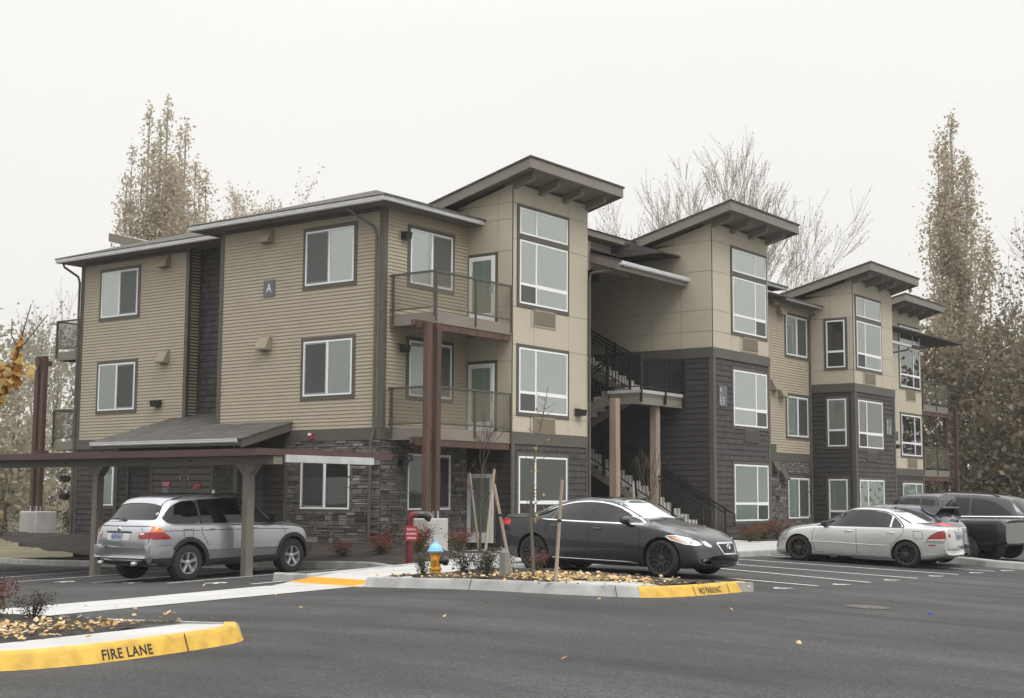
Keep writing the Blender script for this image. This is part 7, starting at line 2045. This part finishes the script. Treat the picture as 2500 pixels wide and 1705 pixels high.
# leafless sapling by the door
r = random.Random(11); p0 = Vector((28.25, 21.95, gz(28.25, 21.95)))
o = tree("leafless_sapling", "round leafless sapling between two stakes before the ground floor door", tuple(p0), "saplings by the building")
t, lf = MB(), MB(); t.tube([p0 + Vector((0, 0, -.05)), p0 + Vector((.02, 0, .6)), p0 + Vector((0, 0, 1.25))], [.035, .03, .026], 7, False)
top = p0 + Vector((0, 0, 1.22))
for k_ in range(6):
    a = k_ * 1.05 + r.uniform(-.3, .3); grow(t, lf, top + Vector((0, 0, -.05 * (k_ % 2))), (math.cos(a), math.sin(a), 1.0), .50, .014, 3, r, .55, None, .4, .12, .72, 2, .004)
grow(t, lf, top, (.0, .0, 1), .9, .024, 4, r, .6, None, .3, .1, .74, 3, .004)
t.build("branches", M['twig'], o, True)
# low sapling by the stairs
r = random.Random(23); p0 = Vector((33.2, 19.9, gz(33.2, 19.9)))
o = tree("leafless_sapling", "low leafless sapling with upright twigs before the pale stair post", tuple(p0), "saplings by the building")
t = MB(); t.tube([p0, p0 + Vector((.0, .02, .7)), p0 + Vector((0, 0, 1.25))], [.04, .035, .028], 7, False)
for k_ in range(7):
    a = k_ * .95; grow(t, lf, p0 + Vector((0, 0, 1.1 + .06 * (k_ % 3))), (math.cos(a) * .8, math.sin(a) * .8, 1.0), .60, .014, 3, r, .55, None, .3, .2, .72, 2, .004)
t.build("branches", M['twig'], o, True)
# small tree with two yellow leaves clusters in the left garden
r = random.Random(31); p0 = Vector((28.6, 44.8, 0))
o = tree("garden_tree", "small spreading bare tree with a few yellow leaves behind the barrel tub", tuple(p0))
t, lf = MB(), MB(); t.tube([p0, p0 + Vector((.03, -.03, .9)), p0 + Vector((-.02, .05, 1.3))], [.05, .04, .03], 7, False)
for k_ in range(5):
    a = k_ * 1.3 + .4; grow(t, lf, p0 + Vector((0, 0, 1.22)), (math.cos(a), math.sin(a), .7), .75, .02, 3, r, .5, None, .4, .02, .72, 2, .004)
for q_ in ((-.55, .6, 1.1), (.4, -.7, .95), (.35, -.8, .9)):
    for _ in range(9): leafcard(lf, p0 + Vector(q_) + rv(r) * .09, rv(r), .09, .08, r.uniform(0, 6), r.random())
t.build("branches", M['twig'], o, True); lf.build("leaves", M['ginkgoy'] if 'ginkgoy' in M else M['ginkgo'], o)

# ginkgo overhanging from the left of the picture
r = random.Random(41)
o = tree("ginkgo_tree", "ginkgo with orange leaves reaching into the picture from the left", (6.95, 12.4, G(6.95, 12.4) + .15))
t, lf = MB(), MB()
t.tube([(6.95, 12.4, G(6.95, 12.4) + .1), (6.97, 12.38, 1.0), (7.0, 12.25, 1.7), (7.0, 12.3, 2.6), (6.98, 12.3, 3.4)], [.035, .03, .026, .018, .008], 8, False)
BR = [([(7.0, 12.25, 1.55), (7.12, 11.75, 1.7), (7.24, 11.42, 2.08), (7.3, 11.28, 2.37), (7.37, 11.15, 2.6), (7.4, 11.06, 2.89), (7.41, 11.0, 3.11)], .012, .004, 1.0), ([(7.4, 11.06, 2.89), (7.37, 11.08, 2.98), (7.35, 11.1, 3.04), (7.34, 11.09, 3.19)], .006, .0042, 0), ([(7.39, 11.07, 2.93), (7.41, 11.0, 3.11), (7.43, 10.94, 3.32)], .006, .0042, 0),
      ([(7.39, 11.07, 2.93), (7.43, 11.01, 2.97), (7.48, 10.91, 3.11), (7.53, 10.83, 3.23)], .006, .0042, .1), ([(7.31, 11.24, 2.50), (7.37, 11.15, 2.63), (7.43, 11.06, 2.69), (7.5, 10.96, 2.7)], .006, .004, .3), ([(7.31, 11.2, 2.72), (7.4, 11.08, 2.76), (7.47, 10.99, 2.79)], .004, .002, .4),
      ([(7.28, 11.33, 2.40), (7.37, 11.15, 2.60), (7.42, 11.07, 2.66)], .005, .003, .6), ([(7.24, 11.42, 2.08), (7.32, 11.3, 2.19), (7.37, 11.22, 2.24), (7.42, 11.14, 2.32)], .005, .002, 0), ([(7.2, 11.5, 2.45), (7.28, 11.32, 2.6), (7.33, 11.2, 2.75)], .006, .003, .7), ([(7.2, 11.5, 2.2), (7.27, 11.36, 2.36), (7.33, 11.25, 2.42)], .006, .003, .8)]
for pts, r0, r1, dens in BR:
    t.tube(pts, [r0 + (r1 - r0) * i / (len(pts) - 1) for i in range(len(pts))], 6, False)
    for i in range(len(pts) - 1):
        for _ in range(int(15 * dens)):
            q = Vector(pts[i]).lerp(Vector(pts[i + 1]), r.random())
            if q.z > 3.0 or q.z < 2.3: continue
            leafcard(lf, q + rv(r) * .035, rv(r) + Vector((-.5, -.4, 0)), r.uniform(.06, .095), r.uniform(.07, .10), r.uniform(0, 6.28), r.random(), True)
t.build("branches", M['twig'], o, True); lf.build("leaves", M['ginkgo'], o)

# fallen leaves
def litter(name, spots, mat='fallen'):
    mb = MB()
    for x, y, sx, sy_, n, dz in spots:
        for _ in range(n):
            X, Y = rnd.gauss(x, sx), rnd.gauss(y, sy_)
            z = (G(X, Y) + dz)
            leafcard(mb, Vector((X, Y, z + rnd.uniform(.0, .03))), Vector((rnd.gauss(0, .35), rnd.gauss(0, .35), 1)), rnd.uniform(.04, .075), rnd.uniform(.05, .085), rnd.uniform(0, 6.28), rnd.random(), True)
    return tag(mb.build(name, M[mat]), kind='stuff')
litter("fallen_leaves", [(18.35, 12.75, .28, .36, 620, .175), (18.5, 12.4, .55, .75, 420, .17), (18.9, 11.7, .4, .4, 60, .17), (18.5, 14.6, .5, .7, 90, .17), (17.75, 14.2, .12, .9, 50, .175)])
litter("fallen_leaves", [(8.8, 13.3, .6, .55, 260, .175), (8.6, 12.6, .55, .35, 80, .175), (9.7, 12.6, .35, .4, 40, .17)])
litter("fallen_leaves", [(13.0, 14.8, 2.0, 1.6, 9, .006), (17, 9, 3, 2.5, 9, .006), (15, 19.5, 2, 1.5, 6, .01)])

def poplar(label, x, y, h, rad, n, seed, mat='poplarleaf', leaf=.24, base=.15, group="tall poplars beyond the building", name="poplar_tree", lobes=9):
    """columnar crown made of many upright limbs"""
    r = random.Random(seed); z0 = G(x, y); o = tree(name, label, (x, y, z0), group)
    t, f = MB(), MB(); b = Vector((x, y, z0))
    t.tube([b, b + Vector((.1, 0, h * .4)), b + Vector((0, .1, h * .97))], [h * .011, h * .007, .03], 7, False)
    L = []
    for i in range(lobes * 2):
        a = i * 2.4 + r.uniform(-.4, .4); e = rad * math.sqrt(r.random()) * .80 if i else 0
        z_a = h * r.uniform(base, .62); z_b = min(h * (1 - .20 * (e / rad) ** 1.4) - r.random() * 2.0, z_a + h * r.uniform(.25, .48)) if i else h
        p0 = b + Vector((e * .4 * math.cos(a), e * .4 * math.sin(a), z_a)); p1 = b + Vector((e * math.cos(a), e * math.sin(a), z_a * .45 + z_b * .55)); p2 = b + Vector((e * .95 * math.cos(a), e * .95 * math.sin(a), z_b))
        t.tube([b + Vector((0, 0, z_a * .85)), p0, p1, p2], [h * .004, h * .0036, h * .0022, .02], 5, False)
        L.append((p0, p1, p2, a, max(.3, (z_b - z_a))))
    tot = sum(q[4] for q in L)
    for p0, p1, p2, a, ln in L:
        for k in range(int(n * ln / tot)):
            u = r.random(); q = p0.lerp(p1, u * 2) if u < .5 else p1.lerp(p2, u * 2 - 1)
            wd = rad * .30 * (1 - .8 * u ** 5) * (.6 + .8 * min(u, .5))
            if math.sin(q.z * 2.3 + a * 3) + math.sin(q.z * .9 + a) < -1.15 + r.random() * .8: continue
            p = q + Vector((r.gauss(0, wd * .62), r.gauss(0, wd * .62), r.gauss(0, .45)))
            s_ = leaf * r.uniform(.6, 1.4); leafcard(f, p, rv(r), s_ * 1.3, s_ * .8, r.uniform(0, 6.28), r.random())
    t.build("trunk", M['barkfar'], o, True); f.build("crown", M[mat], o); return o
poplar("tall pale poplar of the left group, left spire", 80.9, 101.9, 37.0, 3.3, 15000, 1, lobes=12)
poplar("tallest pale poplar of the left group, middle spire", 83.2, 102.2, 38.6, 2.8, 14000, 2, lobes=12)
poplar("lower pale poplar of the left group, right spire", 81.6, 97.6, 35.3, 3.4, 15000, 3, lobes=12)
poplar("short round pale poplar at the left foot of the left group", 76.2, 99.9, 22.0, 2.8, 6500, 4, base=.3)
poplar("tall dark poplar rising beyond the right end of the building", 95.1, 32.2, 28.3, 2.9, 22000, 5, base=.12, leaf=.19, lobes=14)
poplar("dark conifer-like poplar close to the right end of the building", 84.5, 31.5, 14.0, 1.9, 2600, 6, 'woodleaf', leaf=.26, base=.1)

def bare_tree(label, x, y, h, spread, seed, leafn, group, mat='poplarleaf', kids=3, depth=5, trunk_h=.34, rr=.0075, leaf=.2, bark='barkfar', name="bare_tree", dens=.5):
    r = random.Random(seed); z0 = G(x, y); o = tree(name, label, (x, y, z0), group); t, f = MB(), MB(); b = Vector((x, y, z0)); th = h * trunk_h
    t.tube([b, b + Vector((.1, .1, th))], [h * rr * 1.7, h * rr * 1.2], 8, False)
    for k in range(9):
        a = k * 2.4 + r.uniform(-.3, .3); tilt = spread * (.25 + .75 * (k / 8)) if k else .05
        grow(t, f, b + Vector((.1, .1, th * (1 - .10 * (k % 3)))), (math.cos(a) * tilt, math.sin(a) * tilt, 1), h * (1 - trunk_h) * (.46 if k else .5) * r.uniform(.85, 1.05), h * rr * .62, depth - 1, r, .36, (leafn, leaf, dens), .26, .10, .66, kids, .010, 6)
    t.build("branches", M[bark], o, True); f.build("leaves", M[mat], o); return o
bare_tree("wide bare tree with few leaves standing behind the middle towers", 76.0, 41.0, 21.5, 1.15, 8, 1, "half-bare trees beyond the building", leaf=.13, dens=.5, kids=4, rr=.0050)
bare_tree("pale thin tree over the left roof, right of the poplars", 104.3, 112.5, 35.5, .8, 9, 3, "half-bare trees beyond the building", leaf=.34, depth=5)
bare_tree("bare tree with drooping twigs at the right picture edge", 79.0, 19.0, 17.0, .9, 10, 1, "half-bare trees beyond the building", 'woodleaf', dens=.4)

# woods to the right: each crown its own tree
def wood_tree(label, x, y, h, rad, n, seed, mat='woodleaf', grp="autumn trees of the wood on the right", name="woodland_tree", leaf=.24):
    r = random.Random(seed); z0 = G(x, y); o = tree(name, label, (x, y, z0), grp); t, f = MB(), MB(); b = Vector((x, y, z0))
    t.tube([b, b + Vector((r.uniform(-.4, .4), r.uniform(-.4, .4), h * .5)), b + Vector((r.uniform(-.6, .6), r.uniform(-.6, .6), h * .95))], [h * .014, h * .010, .03], 7, False)
    cl = []
    for i in range(16):
        a = r.uniform(0, 6.28); zz_ = r.uniform(.12, .95); e = rad * (1 - abs(zz_ - .45) * 1.1) * r.uniform(.3, 1); c_ = b + Vector((e * math.cos(a), e * math.sin(a), h * zz_)); cl.append((c_, rad * r.uniform(.22, .45)))
        t.tube([b + Vector((0, 0, h * zz_ * .7)), c_], [h * .004, .015], 4, False)
    for k in range(n):
        c_, s_ = r.choice(cl); p = c_ + Vector((r.gauss(0, s_), r.gauss(0, s_), r.gauss(0, s_ * .9)))
        if p.z < z0 + .1: continue
        q = leaf * r.uniform(.6, 1.5); leafcard(f, p, rv(r), q * 1.2, q * .8, r.uniform(0, 6.28), min(1, max(0, r.gauss(.42, .25))))
    t.build("trunk", M['bark'], o, True); f.build("crown", M[mat], o); return o
WL = ["rust and green tree behind the right balconies", "tall brown tree above the black pickup", "dark green tree over the black four-by-four", "yellow-brown tree at the right picture edge, nearest", "grey-brown tree high at the right picture edge", "olive tree filling the gap below the right poplar",
      "thin brown tree seen between the right balcony posts", "dark tree low behind the roof of the black four-by-four", "broad brown tree behind the other right-hand trees"]
WP = [(79.5, 29.5, 10.5, 3.0), (80, 26.0, 12.0, 3.2), (79, 24.0, 10.5, 3.2), (72, 20.0, 9.5, 3.0), (88, 24.0, 15.0, 3.8), (92, 30.5, 13.0, 3.6), (76, 30.0, 8.5, 2.6), (70, 22.6, 6.5, 2.6), (97, 28.5, 14.5, 4.2)]
for i, (w_, l_) in enumerate(zip(WP, WL)): wood_tree(l_, *w_, 3000, 100 + i)
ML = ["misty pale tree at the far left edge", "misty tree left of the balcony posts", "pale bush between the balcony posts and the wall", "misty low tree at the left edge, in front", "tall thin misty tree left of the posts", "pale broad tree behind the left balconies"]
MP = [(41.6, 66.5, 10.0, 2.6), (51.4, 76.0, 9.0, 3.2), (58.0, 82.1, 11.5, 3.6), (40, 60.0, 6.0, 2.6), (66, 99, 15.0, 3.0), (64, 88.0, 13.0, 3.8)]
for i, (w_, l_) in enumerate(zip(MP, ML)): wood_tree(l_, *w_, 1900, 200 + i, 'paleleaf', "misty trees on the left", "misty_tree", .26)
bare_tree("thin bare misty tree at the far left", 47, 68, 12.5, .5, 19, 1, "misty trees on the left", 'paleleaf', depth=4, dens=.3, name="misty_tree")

# undergrowth of the woods and brush of the field
r = random.Random(77); u = MB()
for _ in range(9000):
    if rnd.random() < .55: x, y = r.uniform(68, 100), r.uniform(8, 33)
    else:
        x = r.uniform(36, 90); y = x * r.uniform(1.12, 1.75)
        if y < 47: continue
    hgt = r.random() ** 1.8 * (3.2 if x > 66 and y < 34 else 2.2)
    leafcard(u, Vector((x, y, G(x, y) + .05 + hgt)), rv(r), r.uniform(.2, .45), r.uniform(.12, .3), r.uniform(0, 6), min(1, max(0, r.gauss(.45, .25))))
tag(u.build("undergrowth", M['woodleaf']), kind='stuff')

# belt of trees across the road, behind the camera, that the windows mirror
r = random.Random(91); u = MB(); k_ = MB()
for i in range(34):
    a = R(130 + i * 6.2); dd = r.uniform(55, 80); x, y = dd * math.cos(a), dd * math.sin(a); h = r.uniform(7, 17); b = Vector((x, y, G(x, y)))
    k_.tube([b, b + Vector((0, 0, h * .9))], [.25, .04], 6, False)
    for _ in range(420):
        t_ = r.random(); s_ = (1 - t_) * 3.0 + .4
        leafcard(u, b + Vector((r.gauss(0, s_ * .5), r.gauss(0, s_ * .5), h * (.12 + .88 * t_))), rv(r), r.uniform(.5, 1.1), r.uniform(.4, .8), r.uniform(0, 6), r.random())
tag(u.build("tree_belt_foliage", M['woodleaf']), kind='stuff'); tag(k_.build("tree_belt_trunks", M['bark']), kind='stuff')

# utility wires at the far left
t = MB()
for z_, e in ((9.5, 0), (7.4, .3), (8.7, -.5)):
    pts = [(30 + i * 6, 78 + e + i * 1.0, z_ - .5 * math.sin(math.pi * i / 10) - i * .05) for i in range(11)]
    t.tube(pts, .018, 4)
tag(t.build("utility_wires", M['twig']), "thin utility wires crossing the mist at the far left", "wires")

# ------------------------------------------------------------------ the mist in the air
hz = bpy.data.materials.new("haze"); hz.use_nodes = True
tn = hz.node_tree; tn.nodes.clear()
ho = tn.nodes.new("ShaderNodeOutputMaterial"); hv = tn.nodes.new("ShaderNodeVolumePrincipled")
hv.inputs["Color"].default_value = (0.97, 0.96, 0.94, 1); hv.inputs["Density"].default_value = HAZE; hv.inputs["Anisotropy"].default_value = 0.2
tn.links.new(hv.outputs[0], ho.inputs["Volume"])
t = MB(); t.box(gx[0] - 5, gy[0] - 5, -4.2, gx[-1] + 5, gy[-1] + 5, 43.5)
tag(t.build("haze", hz), kind='stuff')
for q in list(bpy.data.objects):
    if "used" in q.keys(): del q["used"]
